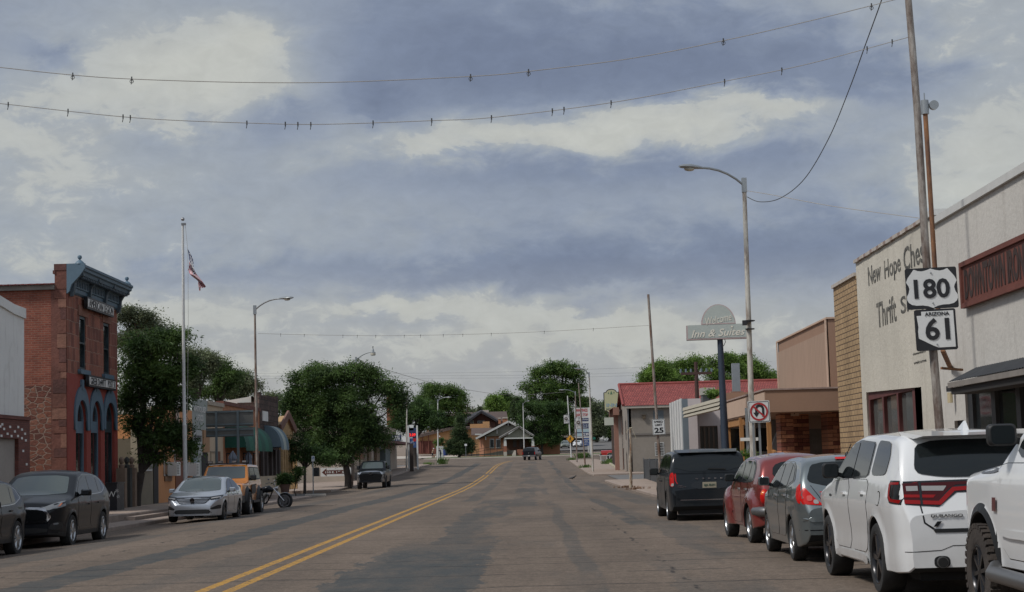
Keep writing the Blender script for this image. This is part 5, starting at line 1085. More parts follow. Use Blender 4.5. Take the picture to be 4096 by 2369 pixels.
for i in range(60):
    x = XB-.42-i*.25; mb.add([(x, GY-.25, 8.12), (x-.25, GY-.25, 8.12), (x-.25, Y1, 8.9), (x, Y1, 8.9), (x-.02, GY-.26, 8.155), (x-.07, GY-.26, 8.155), (x-.07, Y1, 8.935), (x-.02, Y1, 8.935)], [(0, 1, 2, 3), (4, 5, 6, 7), (0, 4, 7, 3), (4, 0, 1, 5)])
obj('tin_roof', mb, TIN, b); mb = MB(); mb.box(XB-14, XB-.42, GY-.12, GY-.0, 7.95, 8.10); obj('fascia', mb, pm('grey_fascia', (.2, .18, .16), .8, 0, .2, 2), b)
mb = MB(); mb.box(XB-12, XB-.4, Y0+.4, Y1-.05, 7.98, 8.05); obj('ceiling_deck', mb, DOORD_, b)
# --- painted shop with white parapet, left edge
YW = 53.6
b = house('white_parapet_shop', 'single-storey shop with tall plain white parapet over dark red brick studded with white squares', (XB, YW-4, zt(XB, 50)))
WPAINT = pm('chalky_white_render', (.70, .70, .67), .85, 0, .05, .6, .006, 25, stain=.35)
DRB = brick('dark_red_brick', (.13, .045, .035), (.17, .06, .045), (.12, .06, .05), .2, .07, .008, 'X', grime=.2); DRBY = brick('dark_red_brick_side', (.13, .045, .035), (.17, .06, .045), (.12, .06, .05), .2, .07, .008, 'Y', grime=.2)
zpb = zl(95, 1672); zsl = zl(75, 1756)
o = plate([[(-40, zpb), (0, zpb), (0, 6.55), (-1.2, 6.55), (-3.2, 6.75), (-40, 6.75)]], .35, FX_(XB+.02, YW), 'parapet', WPAINT, b)
plate([[(-40, 6.75), (-3.2, 6.75), (-1.2, 6.55), (.03, 6.5), (.03, 6.82), (-1.2, 6.85), (-3.2, 7.03), (-40, 7.05)]], .42, FX_(XB+.08, YW), 'coping', WPAINT, b)
mb = MB(); mb.box(XB-12, XB-.02, YW-40, YW-.01, zt(XB, 50), 6.4); obj('side_wall', mb, pm('side_render', (.3, .27, .24), .9, 0, .15, .8), b)
plate([rect(-40, .35, zt(XB, 50)-.2, zpb-.08), rect(-9, -.85, 1.2, zsl), rect(-30, -12, 1.2, zsl)], .4, FX_(XB+.10, YW), 'brick_front', DRB, b)
plate([rect(-40, .3, zpb-.08, zpb+.03)], .42, FX_(XB+.14, YW), 'brick_course', DRB, b)
w = plate([rect(-9, -.85, 1.2, zsl), rect(-8.9, -1.9, 1.3, zsl-.1), rect(-1.85, -1.25, 1.3, zsl-.1)], .1, FX_(XB-.05, YW), 'window', pm('aluminium', (.35, .36, .37), .4, .7, .05), b)
plate([rect(-9, -.9, 1.2, zsl)], .02, FX_(XB-.12, YW), 'pane', WIN, w); plate([rect(-8.7, -1.85, 1.25, zsl-.75)], .02, FX_(XB-.3, YW), 'blind', pm('pale_blind', (.32, .36, .33), .8, 0, .1, 3), w)
sq = [(30, 1085), (145, 1122), (57, 1152), (263, 1125), (318, 1160), (215, 1190), (108, 1222), (363, 1223), (18, 1252), (165, 1256), (260, 1255), (317, 1286), (374, 1318), (336, 1473), (386, 1667), (2, 1115)]
for x, y in sq:
    p = at(x/3.643, 1400+y/3.643, X=XB+.10); mb = MB(); mb.box(XB+.09, XB+.112, p.y-.085, p.y+.085, p.z-.035, p.z+.035); obj('white_tile', mb, SIGNW, b)
# --- buildings beyond the gap
def facade(name, label, fx0, fx1, top, m, X=XB, y0=None, y1=None, holes=(), depth=12, top2=None, side=None):
    a = y0 if y0 is not None else ylf(fx0, X); c_ = y1 if y1 is not None else ylf(fx1, X)
    zb = zt(X, a)+.1
    bb = house(name, label, (X, a, zb))
    P = [(0, zb-.4), (c_-a, zb-.4), (c_-a, top2 or top), (0, top)]
    plate([P]+list(holes), .3, FX_(X, a), 'front_wall', m, bb)
    mb = MB(); mb.box(X-depth, X-.3, a, c_-.002, zb-.4, min(top, top2 or top)-.35); obj('side_wall', mb, side or m, bb)
    return bb, a, c_
ORR = pm('orange_render', (.52, .24, .10), .85, 0, .12, .8, .004); ORB = brick('orange_brick_brightened', (.38, .15, .07), (.45, .19, .09), (.26, .15, .10), .2, .07, .008, 'X', grime=.25); ORBY = brick('orange_brick_side', (.30, .12, .055), (.36, .155, .075), (.26, .15, .10), .2, .07, .008, 'Y', grime=.25)  # front brick brightened over its side copy to offset the unlit street side
TAUPE = pm('taupe_render', (.21, .18, .13), .85, 0, .12, 1); TAN = pm('tan_render', (.46, .36, .25), .85, 0, .12, .8, .004); GREYP2 = pm('grey_board', (.28, .31, .29), .7, 0, .12, 1)
DOORD = pm('dark_doorway', (.02, .018, .017), .8, 0, 0); DKRED = pm('dark_red_trim', (.12, .035, .03), .7, 0, .15, 2)
ALU = pm('white_frame', (.5, .5, .48), .6, 0, .08, 2)
def windowX(X, ya, yb, za, zb, parent, mf=ALU, bars=(0, 0), mg=WIN, fw_=.07, nm='window'):
    L = [rect(ya, yb, za, zb)]; nx, nz = bars[0]+1, bars[1]+1
    for i in range(nx):
        for j in range(nz):
            L.append(rect(ya+fw_+(yb-ya-fw_)*i/nx, ya+(yb-ya-fw_)*(i+1)/nx, za+fw_+(zb-za-fw_)*j/nz, za+(zb-za-fw_)*(j+1)/nz))
    s_ = 1 if X < 0 else -1
    FM = lambda x: frame((x, 0, 0), (0, 1, 0), (0, 0, 1)) if X < 0 else frame((x, 0, 0), (0, -1, 0), (0, 0, 1))
    fl = (lambda P: P) if X < 0 else (lambda P: [(-u, v) for u, v in P])
    w = plate([fl(P) for P in L], .1, FM(X+.05*s_), nm, mf, parent)
    plate([fl(rect(ya+.02, yb-.02, za+.02, zb-.02))], .02, FM(X-.02*s_), 'pane', mg, w); return w
# low wall with posts closing the gap
yg = 66.0
for k, fx in enumerate((487, 508, 527)):
    p = at(fx, 2005, Z=.35); mb = MB(); q = at(fx, 2000, X=-15.6); mb.box(q.x-.17, q.x+.17, q.y-.17, q.y+.17, .1, 1.75); mb.lathe([(.10, 1.75), (.12, 1.85), (.05, 1.9), (.1, 2.0), (.1, 2.1), (.03, 2.18)], 10, Matrix.Translation((q.x, q.y, 0)))
    tag(obj('gate_post', mb, (pm('post_stone', (.20, .14, .10), .9, 0, .2, 2), pm('post_dark', (.05, .05, .045), .9, 0, .2, 2))[k % 2]), ('stone gate post beside the black bin', 'dark slim gate post between the two stone ones', 'stone gate post nearest the shaded tree trunk')[k], 'gate post', 'gate posts beside the stone lodge')
b, a, c_ = facade('taupe_shop', 'dim taupe rendered shop with pale window behind the shady tree', 552, 634, 3.3, TAUPE)
windowX(XB, ylf(578), ylf(604), zl(590, 1885), zl(590, 1790), b, bars=(1, 0), mg=WINC)
plate([rect(ylf(612)-a, ylf(630)-a, .1, zl(620, 1790))], .05, FX_(XB+.03, a), 'door', DOORD, b)
b, a, c_ = facade('orange_shop', 'orange rendered shop with two window air conditioners, half hidden by foliage', 634, 770, 4.4, ORR)
for fx0, fx1 in ((653, 697), (745, 765)):
    w = windowX(XB, ylf(fx0), ylf(fx1), zl(fx0, 1905), zl(fx0, 1800), b, bars=(0, 1), mg=WINC)
    y_ = (ylf(fx0)+ylf(fx1))/2; mb = MB(); mb.box(XB+.02, XB+.45, y_-.5, y_+.3, zl(fx0, 1905), zl(fx0, 1905)+.6); o = obj('air_conditioner', mb, SIGNW, w)
    mb = MB()
    for i in range(7): mb.box(XB+.455, XB+.465, y_-.45, y_+.0, zl(fx0, 1905)+.08+i*.07, zl(fx0, 1905)+.11+i*.07)
    obj('grille', mb, GREYM, o)
plate([rect(ylf(656)-a, ylf(684)-a, 1.15, 1.95)], .05, FX_(XB+.05, a), 'cellar_panel', pm('tan_panel', (.2, .12, .07), .8, 0, .2, 2), b)
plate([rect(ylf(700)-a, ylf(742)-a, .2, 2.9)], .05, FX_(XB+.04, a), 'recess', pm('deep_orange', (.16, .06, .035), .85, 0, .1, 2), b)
plate([rect(ylf(703)-a, ylf(716)-a, zl(710, 1680)-.2, zl(710, 1640))], .02, FX_(XB+.04, a), 'painted_emblem', pm('faded_white', (.45, .36, .3), .8, 0, .2, 6), b)
b, a, c_ = facade('grey_sign_shop', 'grey boarded shop front with white lettering and blue-grey panels below', 770, 832, 5.0, GREYP2)
text('ANTIQUES', .32, frame((XB+.02, ylf(800), zl(800, 1640)), (0, 1, 0), (0, 0, 1)), SIGNW, b, w=(c_-a)*.75, bold=.02); text('& FOOD', .3, frame((XB+.02, ylf(800), zl(800, 1672)), (0, 1, 0), (0, 0, 1)), SIGNW, b, w=(c_-a)*.45, bold=.02)
mb = MB(); mb.box(XB, XB+.06, ylf(770), ylf(805), zl(790, 1822), zl(790, 1722)); o = obj('hanging_board', mb, pm('pale_board', (.36, .38, .37), .7, 0, .1, 2), b); text('BREAKFAST', .3, frame((XB+.07, ylf(788), zl(790, 1755)), (0, 1, 0), (0, 0, 1)), BLK, o, w=(c_-a)*.45, bold=.02)
mb = MB(); mb.box(XB, XB+.12, ylf(806), ylf(830), zl(820, 1810), zl(820, 1722)); obj('wood_panel', mb, wood('varnished_board', (.33, .19, .10)), b)
mb = MB(); mb.box(XB, XB+.03, ylf(806), ylf(829), .3, zl(820, 1812)); obj('door', mb, DOORD, b); mb = MB(); mb.box(XB, XB+.04, ylf(772), ylf(788), .3, zl(780, 1826)); obj('door', mb, pm('grey_blue_door', (.22, .27, .29), .5, 0, .1, 2), b)
b, a, c_ = facade('tan_shop', 'narrow tan rendered shop with recessed doorway behind the big road sign', 832, 893, 4.85, TAN)
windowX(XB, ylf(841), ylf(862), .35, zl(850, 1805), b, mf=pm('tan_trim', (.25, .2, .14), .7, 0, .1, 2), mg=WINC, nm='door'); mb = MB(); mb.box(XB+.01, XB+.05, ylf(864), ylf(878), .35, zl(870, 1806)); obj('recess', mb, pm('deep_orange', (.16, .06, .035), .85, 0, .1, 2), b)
mb = MB(); mb.box(XB-.3, XB+.1, a, c_, 4.80, 5.0); obj('coping', mb, pm('tan_trim2', (.33, .28, .22), .7, 0, .15, 2), b)
b, a, c_ = facade('orange_brick_cafe', 'orange brick cafe with dark green awning and two folded parasols before it', 893, 1042, 4.95, ORB, side=ORBY)
mb = MB(); mb.box(XB-.35, XB+.06, a, c_, 4.95, 5.15); obj('coping', mb, STONEL, b)
for fx0, fx1 in ((905, 940), (972, 1000), (1012, 1036)): windowX(XB, ylf(fx0), ylf(fx1), 1.0 if fx0 < 1010 else .35, zl(fx0, 1812), b, mf=DOORD)
# dark stone shop
DSTONE = brick('dark_rock_face', (.055, .035, .028), (.09, .055, .045), (.035, .025, .02), .55, .30, .02, 'X', .4, .04, grime=.6, jit=.06); DSTONEY = brick('dark_rock_face_side', (.055, .035, .028), (.09, .055, .045), (.035, .025, .02), .55, .30, .02, 'Y', .4, .04, grime=.6, jit=.06)
b, a, c_ = facade('dark_stone_shop', 'tall dark rock-faced stone shop with a small white board high on its front', 1040, 1116, 5.85, DSTONE, side=DSTONEY, depth=1.3)
for k in range(9): mb = MB(); y_ = a+(c_-a)*k/9; mb.box(XB-.3, XB+.02, y_, y_+(c_-a)/9-.02, 5.85, 5.85+random.uniform(.05, .25)); obj('ragged_top', mb, DSTONE, b)
mb = MB(); mb.box(XB+.0, XB+.05, ylf(1051), ylf(1072), zl(1060, 1685), zl(1060, 1646)); obj('white_board', mb, SIGNW, b); mb = MB(); mb.box(XB+.0, XB+.04, ylf(1074), ylf(1099), zl(1080, 1690), zl(1080, 1645)); obj('blocked_window', mb, DSTONE, b)
for k, fx in enumerate((1046, 1062, 1082, 1098)): mb = MB(); mb.box(XB+.0, XB+.05, ylf(fx), ylf(fx+9), .3, zl(fx, 1805)); obj('shop_window', mb, WIN, b)
for k, fx in enumerate((1042, 1058, 1077, 1093, 1108)): mb = MB(); mb.box(XB+.0, XB+.16, ylf(fx), ylf(fx+5), .3, zl(fx, 1800)); obj('pillar', mb, pm('dark_pillar', (.06, .045, .04), .8, 0, .2, 3), b)
# white roof behind the brick cafe
p0, p1 = at(1004, 1586, Y=101), at(890, 1604, Y=101)
o = house('white_roof_building', 'low building with plain white roof edge seen over the brick cafe', (-20, 101, .3)); mb = MB(); x2 = p1.x-8; z2_ = p1.z-1.2
mb.add([(p0.x, 101, p0.z-.45), (x2, 101, z2_-.3), (x2, 101, z2_), (p0.x, 101, p0.z), (x2, 109, z2_), (p0.x, 109, p0.z)], [(0, 1, 2, 3), (3, 2, 4, 5)]); obj('roof', mb, pm('white_membrane', (.55, .54, .5), .6, 0, .08, 1), o)
mb = MB(); mb.add([(p0.x, 101.1, .2), (x2, 101.1, .2), (x2, 101.1, z2_-.25), (p0.x, 101.1, p0.z-.4), (p0.x, 109, .2), (p0.x, 109, p0.z-.4)], [(0, 1, 2, 3), (0, 3, 5, 4)]); obj('wall', mb, pm('side_render', (.3, .27, .24), .9, 0, .15, .8), o)
# tan brick building with gable
TBR = brick('tan_brick_brightened', (.42, .26, .11), (.48, .31, .15), (.34, .25, .16), .2, .07, .007, 'X', grime=.2); TBRY = brick('tan_brick_side', (.33, .20, .09), (.38, .24, .12), (.28, .20, .13), .2, .07, .007, 'Y', grime=.2)  # front copy of the brick made lighter, countering the shade on the facade
ya, yb = ylf(1116), 94.0; zb = .2
b = house('gabled_brick_shop', 'tan brick building with small steep gable and tall narrow brick ribs', (XB, ya, zb)); gx0, gx1 = ylf(1118), ylf(1174); gm = (gx0+gx1)/2
zg = zl(1150, 1665); ze = zl(1120, 1700)
plate([[(0, -.2), (yb-ya, -.2), (yb-ya, ze-.9), (gx1-ya, ze-.9), (gx1-ya, ze), (gm-ya, zg), (gx0-ya, ze), (0, ze)]], .4, FX_(XB, ya), 'front_wall', TBR, b)
mb = MB(); mb.box(XB-10, XB-.4, ya, yb-.002, -.2, ze-.5); obj('side_wall', mb, TBRY, b)
mb = MB(); 
for (p0, p1) in (((gx0-.3, ze-.25), (gm, zg+.1)), ((gm, zg+.1), (gx1+.3, ze-.25))): mb.bar((XB+.15, p0[0], p0[1]), (XB+.15, p1[0], p1[1]), .5, .12, (1, 0, 0))
obj('gable_roof', mb, pm('brown_tiles', (.16, .085, .065), .85, 0, .2, 3), b)
zc_ = zl(1150, 1775); plate([rect(gx0-ya, yb-ya, zc_, zc_+.25)], .2, FX_(XB+.18, ya), 'string_course', DKRED, b)
for k in range(7): y_ = gx0+.15+(gx1-gx0)*k/6.0; mb = MB(); mb.box(XB, XB+.22, y_-.14, y_+.14, zb, zc_); obj('brick_rib', mb, TBR, b)
for k in range(6): y_ = gx0+.15+(gx1-gx0)*(k+.5)/6.0; mb = MB(); mb.box(XB, XB+.03, y_-.2, y_+.2, 1.3, zc_-.1); obj('slit_window', mb, pm('brown_infill', (.2, .11, .06), .8, 0, .2, 3), b)
mb = MB(); mb.box(XB, XB+.35, ya+.3, yb, 0, 1.15); obj('plinth', mb, TAN, b)
# awnings
def awning(name, label, y0, y1, zt_, zb_, proj, m1, m2, stripe, par=None):
    o = thing(name, label, 'awning', (XB, y0, zb_)); n = 8; ns = max(1, round((y1-y0)/stripe))
    for k in range(ns):
        a_, b_ = y0+(y1-y0)*k/ns, y0+(y1-y0)*(k+1)/ns; mb = MB(); vs = []
        for i in range(n+1):
            t_ = pi/2*i/n; vs += [(XB+.02+proj*sin(t_), a_, zb_+.2+(zt_-zb_-.2)*cos(t_)), (XB+.02+proj*sin(t_), b_, zb_+.2+(zt_-zb_-.2)*cos(t_))]
        nsc = 4
        mb.add(vs, [(2*i, 2*i+1, 2*i+3, 2*i+2) for i in range(n)])
        for q in range(nsc):
            u0, u1 = a_+(b_-a_)*q/nsc, a_+(b_-a_)*(q+1)/nsc; X_ = XB+.02+proj
            mb.face([(X_, u0, zb_+.2), (X_, u1, zb_+.2), (X_, u1, zb_+.06), (X_, (u0+u1)/2, zb_), (X_, u0, zb_+.06)])
        obj('awning_panel', mb, m1 if k % 2 else m2, o, 60)
    for y_ in (y0, y1):
        mb = MB(); P = [(XB+.02+proj*sin(pi/2*i/n), y_, zb_+.2+(zt_-zb_-.2)*cos(pi/2*i/n)) for i in range(n+1)]+[(XB+.02, y_, zb_+.2)]; mb.face(P); obj('awning_end', mb, m2, o)
    return o
GRN = pm('green_canvas', (.008, .10, .062), .8, 0, .12, 2); GRN2 = pm('green_canvas_shaded', (.006, .062, .042), .8, 0, .12, 2); BLU = pm('blue_grey_canvas', (.11, .16, .19), .8, 0, .12, 2); PAL = pm('pale_canvas', (.30, .34, .31), .8, 0, .12, 2)  # darker green panels stand in for the shading of the canvas folds
zA, zB_ = zl(1000, 1735, XB+1.3), zl(1000, 1805, XB+1.3)
awning('green_awning', 'long dark green scalloped barrel awning on the orange brick cafe', 89, 98.2, zA+.55, zB_, 1.1, GRN, GRN2, 1.25)
awning('blue_striped_awning', 'short blue awning with one pale stripe on the dark stone shop', 102.3, 105.6, zA+.75, zB_+.15, 1.0, PAL, BLU, 1.1)
# parasols folded
for fx, lb in ((931, 'folded grey parasol in front of the cafe, the one nearer the flagpole'), (993, 'folded grey parasol in front of the cafe, the one nearer the street lamp')):
    p = at(fx, 1830, X=-15.0); o = thing('folded_parasol', lb, 'parasol', (p.x, p.y, .3), 'folded parasols at the cafe'); zt_ = at(fx, 1803, X=-15.0).z
    mb = MB(); mb.tube([(p.x, p.y, .3), (p.x, p.y, zt_)], .025, 8); obj('pole', mb, GREYM, o)
    mb = MB(); n = 16; vs = []
    for (zz, r_) in ((zt_, .02), (zt_-.28, .18), (zt_-.42, .20), (zt_-.42, .16), (zt_-.9, .20), (zt_-1.7, .27)):
        for k in range(n): a_ = 2*pi*k/n; rr = r_*(1.12 if k % 2 else .72); vs.append((p.x+rr*cos(a_), p.y+rr*sin(a_), zz))
    mb.add(vs, [(i*n+k, i*n+(k+1) % n, (i+1)*n+(k+1) % n, (i+1)*n+k) for i in range(5) for k in range(n)]); obj('canopy', mb, pm('grey_canvas', (.17, .19, .23), .85, 0, .15, 3), o, 30)
# black bin with eagle and stars
p = at(455, 2029, X=-14.9); zb = .24; o = thing('painted_bin', 'black bin with painted pale eagle and stars, beside the red stone building', 'bin', (p.x, p.y, zb))
q0 = at(424, 2000, Y=p.y); q1 = at(468, 2000, Y=p.y); mb = MB(); mb.box(q0.x, q1.x, p.y, p.y+1.1, zb, zb+.95); mb.box(q0.x-.03, q1.x+.03, p.y-.03, p.y+1.13, zb+.95, zb+1.0); obj('cabinet', mb, pm('bin_black', (.014, .016, .02), .4, 0, .1, 2), o)
for dx, dz, tx in ((-.3, .68, '*'), (.25, .70, '*'), (-.28, .45, '\u2606'), (.3, .5, '\u2606'), (0, .58, 'W')): text(tx, .13 if tx != 'W' else .2, frame(((q0.x+q1.x)/2+dx*.8, p.y-.005, zb+dz), (1, 0, 0), (0, 0, 1)), SIGNW, o, name='painted_star' if tx != 'W' else 'painted_eagle', w=.3 if tx == 'W' else None)
# bush in planter by the gable shop
# ---------------------------------------------------------------- right side buildings
XR = 9.5
def FR_(X, y1): return frame((X, y1, 0), (0, -1, 0), (0, 0, 1))      # u = -Y (towards the viewer), normal = -X
def yr_(fx, X=XR): return at(fx, 1850, X=X).y
def zr_(fx, fy, X=XR): return at(fx, fy, X=X).z
STUC = pm('coarse_cream_stucco', (.50, .47, .40), .95, 0, .11, .45, .02, 9, fine=20, stain=.22); STUC2 = pm('smooth_grey_stucco', (.50, .48, .44), .9, 0, .10, .4, .014, 9, stain=.3)
YBR = brick('yellow_brick', (.32, .215, .115), (.38, .26, .14), (.10, .065, .04), .42, .155, .016, 'X', .2, .02, grime=.22); YBRY = brick('yellow_brick_side', (.32, .215, .115), (.38, .26, .14), (.10, .065, .04), .42, .155, .016, 'Y', .2, .02, grime=.22)
ya, yb, ye = [at(q, 1250, X=XR).y for q in (3727, 3432, 3340)]; ztp = zr_(3697, 873)-.08
b = house('stucco_thrift_shop', 'cream rough-stucco building with faded hand-painted lettering and a yellow brick end', (XR, ya, .13))
za = zr_(3480, 1650); 
wy0, wy1 = yr_(3478), yr_(3700); wz0, wz1 = .65, zr_(3500, 1567)
U = lambda y: yb-y
win = rect(U(wy0)-.0, U(wy1), .6, 2.95)
wl = [(U(wy0), .6), (U(wy1), .6), (U(wy1), zr_(3700, 1545)), (U(wy0), zr_(3480, 1567))]
FB = FR_(XR, yb)
plate([rect(0, yb-ya, -.2, ztp), wl], .35, FB, 'stucco_wall', STUC, b)
mb = MB(); mb.box(XR+.3, XR+14, ya, yb+.0, -.2, ztp-.1); obj('side_wall', mb, STUC2, b)
mb = MB(); mb.box(XR-.02, XR+12, yb+.003, ye, -.2, ztp-.35); obj('brick_end', mb, YBR, b)
for k in range(30): mb = MB(); y_ = ya+(yb-ya)*k/30; dz = .006*sin(k*1.3); mb.box(XR-.07, XR+.4, y_, y_+(yb-ya)/30-.01, ztp+dz, ztp+.09+dz); obj('coping', mb, pm('worn_coping', (.27, .2, .17), .85, 0, .25, 3), b) if k % 3 == 0 else obj('coping', mb, pm('worn_coping_white', (.4, .36, .32), .85, 0, .25, 3), b)
mb = MB(); mb.box(XR-.08, XR+.4, yb, ye+.03, ztp-.36, ztp-.26); obj('coping', mb, pm('worn_coping_white', (.4, .36, .32), .85, 0, .25, 3), b)
MAR = pm('maroon_frame', (.10, .03, .028), .7, 0, .15, 2)
H = wl[3][1]
n = 3; loops = [[(u, v) for u, v in wl]]; u0, u1 = U(wy0), U(yr_(3660))
for i in range(n):
    a_, c_ = u0+.18+(u1-u0-.18)*i/n, u0+(u1-u0-.18)*(i+1)/n; loops.append([(a_, .75), (c_, .75), (c_, H-.2+.02*i), (a_, H-.22+.02*i)])
loops.append([(u1+.1, .7), (U(wy1)-.08, .7), (U(wy1)-.08, H-.05), (u1+.1, H-.08)])
w = plate(loops, .14, FR_(XR+.06, yb), 'shop_window', MAR, b); plate([[(u+.02, v) for u, v in wl]], .03, FR_(XR+.16, yb), 'pane', WINC, w)
FADE = rusty('faded_black_paint', (.05, .05, .045), (.44, .41, .34), .40, 3)
def wl_(s_, fx0, fx1, fyt, fyb, bold=.012):
    fq = (fyt+fyb)/2; y0, y1 = at(fx0, fq, X=XR).y, at(fx1, fq, X=XR).y; fm = (fx0+fx1)/2; zt_, zb_ = zr_(fm, fyt), zr_(fm, fyb)
    text(s_, zt_-zb_, frame((XR-.006, (y0+y1)/2, (zt_+zb_)/2), (0, -1, 0), (0, 0, 1)), FADE, b, w=abs(y0-y1), bold=bold, ext=.008, name='painted_lettering')
wl_('New', 3473, 3524, 1055, 1133); wl_('Hope', 3538, 3604, 1025, 1125); wl_('Chest', 3614, 3712, 965, 1065); wl_('Thrift', 3508, 3586, 1195, 1300); wl_('Shop', 3603, 3712, 1165, 1258)
wl_('donations', 3652, 3703, 1405, 1415, 0); wl_('welcome', 3655, 3706, 1440, 1452, 0)
# --- ironworks shop
b = house('stucco_ironworks_shop', 'pale stucco shop with rust-red carved sign, corrugated dark canopy and black-framed windows', (XR, ya, .13))
yc_ = ya-.02; ztq = zr_(3900, 765)-.2; z2 = ztp+.05
plate([[(0, -.2), (45, -.2), (45, ztq), (.75, ztq-.0), (0, z2)], rect(2.5, 14, .5, 3.02), rect(1.45, 2.3, .2, 2.2), rect(16, 30, .5, 3)], .35, FR_(XR+.03, yc_), 'stucco_wall', STUC2, b)
mb = MB(); mb.box(XR+.4, XR+14, yc_-45, yc_-.003, -.2, z2-.2); obj('side_wall', mb, STUC2, b)
mb = MB(); mb.box(XR-.05, XR+.42, yc_-45, yc_-.5, ztq, ztq+.16); obj('coping', mb, ALU, b); mb = MB(); mb.box(XR-.03, XR+.42, yc_-.6, yc_, z2-.02, z2+.12); obj('coping', mb, ALU, b)
RUSTB = pm('rust_red_board', (.13, .04, .028), .85, 0, .2, 1.5, .01); CARV = pm('burnt_letters', (.035, .02, .017), .9, 0, .25, 4)
s0 = at(3858, 1140, X=XR).y; zt_, zb_ = zr_(3858, 1052), zr_(3866, 1234)
sb = thing('carved_sign', 'long rust-red board with carved dark letters on the pale stucco wall', 'sign', (XR-.05, s0, zb_))
mb = MB(); mb.box(XR-.06, XR-.01, s0-6.5, s0, zb_, zt_); obj('board', mb, RUSTB, sb)
mb = MB(); hh = zt_-zb_
for (za_, zc_) in ((zb_, zb_+.10), (zt_-.10, zt_)): mb.box(XR-.11, XR-.062, s0-6.5, s0, za_, zc_)
mb.box(XR-.11, XR-.062, s0-.12, s0, zb_+.1, zt_-.1); obj('frame', mb, RUSTB, sb)
text('DOWNTOWN IRONWORKS', hh*.66, frame((XR-.066, s0-3.35, (zt_+zb_)/2), (0, -1, 0), (0, 0, 1)), CARV, sb, w=6.2, bold=.035, ext=.01)
# canopy: corrugated
cz0, cz1 = zr_(3800, 1512, XR-.9), zr_(3900, 1440, XR)
o = thing('corrugated_canopy', 'dark corrugated metal canopy over the black-framed shop windows', 'canopy', (XR, ya, cz0)); mb = MB(); y = 36.3; n = 60
X0_, X1_ = XR-.6, XR-.01
for i in range(n*2): 
    ya_, yb_ = y-i*.09, y-(i+1)*.09; da, db = (.025 if i % 2 else 0), (0 if i % 2 else .025)
    mb.face([(X0_, ya_, 2.98+da), (X0_, yb_, 2.98+db), (X1_, yb_, 3.26+db), (X1_, ya_, 3.26+da)])
obj('corrugated_sheet', mb, pm('dark_sheet', (.028, .03, .033), .6, .1, .2, 2), o, 20)
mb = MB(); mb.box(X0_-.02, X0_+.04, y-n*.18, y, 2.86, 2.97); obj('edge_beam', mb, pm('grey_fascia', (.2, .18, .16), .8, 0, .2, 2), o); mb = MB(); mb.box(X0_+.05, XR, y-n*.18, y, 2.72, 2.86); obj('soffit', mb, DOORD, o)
w = plate([rect(2.5, 14, .5, 3.02)]+[rect(2.9+i*1.8, 4.4+i*1.8, .7, 2.9) for i in range(6)], .12, FR_(XR+.08, yc_), 'shop_window', pm('black_steel_frame', (.018, .02, .022), .5, 0, .1, 2), b); plate([rect(2.52, 13.9, .5, 3.0)], .03, FR_(XR+.16, yc_), 'pane', WIN, w)
w = plate([rect(1.45, 2.3, .2, 2.2), rect(1.53, 2.22, .3, 2.12)], .1, FR_(XR+.1, yc_), 'door', BLK, b); plate([rect(1.5, 2.25, .25, 2.15)], .02, FR_(XR+.2, yc_), 'pane', WINC, w)
mb = MB(); mb.tube([(XR-.1, yc_-1.7, 2.85), (XR-.1, yc_-1.7, 2.97)], .075, 10); lmp = obj('wall_lantern', mb, BLK, b); mb = MB(); mb.tube([(XR-.1, yc_-1.7, 2.60), (XR-.1, yc_-1.7, 2.83)], .06, 10); obj('lantern_glass', mb, pm('milky_glass', (.45, .38, .24), .4, 0, 0), lmp)
# --- brown panelled building with canopy and slate-stone piers
BRN = pm('brown_fascia', (.27, .165, .11), .8, 0, .06, 1); BRNL = pm('light_brown_lit_fascia', (.46, .33, .245), .8, 0, .08, 1)  # light brown: trim, and the canopy's street face with its lit side painted in
def ribbed(name, col, ax='Y', pitch=.3):
    M = bpy.data.materials.new(name); M.use_nodes = True; t = NT(M.node_tree); q = t.n['Principled BSDF']; co = t.coord(); a = t.sep(co); s = a[1] if ax == 'Y' else a[0]
    r = t.m('ABSOLUTE', t.m('SUBTRACT', t.m('FRACT', t.m('MULTIPLY', s, 1/pitch)), .5)); g_ = t.rng(r, .38, .46)
    f = t.m('MULTIPLY_ADD', t.m('SUBTRACT', t.noise(t.comb(t.m('MULTIPLY', a[0], 3), t.m('MULTIPLY', a[1], 3), t.m('MULTIPLY', a[2], .3)), 2, 4), .5), .35, 1)
    t.l.new(t.mix(t.m('MULTIPLY', g_, .45), t.scale(t.comb(*col), f), (col[0]*.55, col[1]*.5, col[2]*.5)), q.inputs['Base Color']); q.inputs['Roughness'].default_value = .8; t.l.new(t.bump(t.m('MULTIPLY', g_, -1), 1, .02), q.inputs['Normal']); return M
RIB = ribbed('ribbed_brown_siding', (.34, .235, .17), 'Y', .3)
yn = 54.4; XC = at(3060, 1565, Y=yn).x; zct, zcb = at(3060, 1562, Y=yn).z, at(3060, 1650, Y=yn).z; yf = yr_(2900, XC)
b = house('brown_panel_building', 'brown building with tall ribbed-siding upper box, flat projecting canopy and slate-stone piers', (XC, yn, .13))
mb = MB(); mb.box(XC, XR+5, yn, yf, zcb, zct); obj('canopy', mb, BRN, b)
mb = MB(); mb.box(XC-.03, XC-.004, yn+.02, yf-.02, zcb+.05, zct-.06); obj('canopy_fascia', mb, BRNL, b); mb = MB(); mb.box(XC-.05, XR+5, yn-.04, yf+.02, zct, zct+.05); obj('canopy_edge', mb, pm('worn_edge', (.3, .22, .19), .8, 0, .3, 4), b)
XU = XR+.6; yu = XU*FX/(3313-2123+16); yuf = XU*FX/(3111-2123+14); zut = at(3313, 1276, Y=yu).z
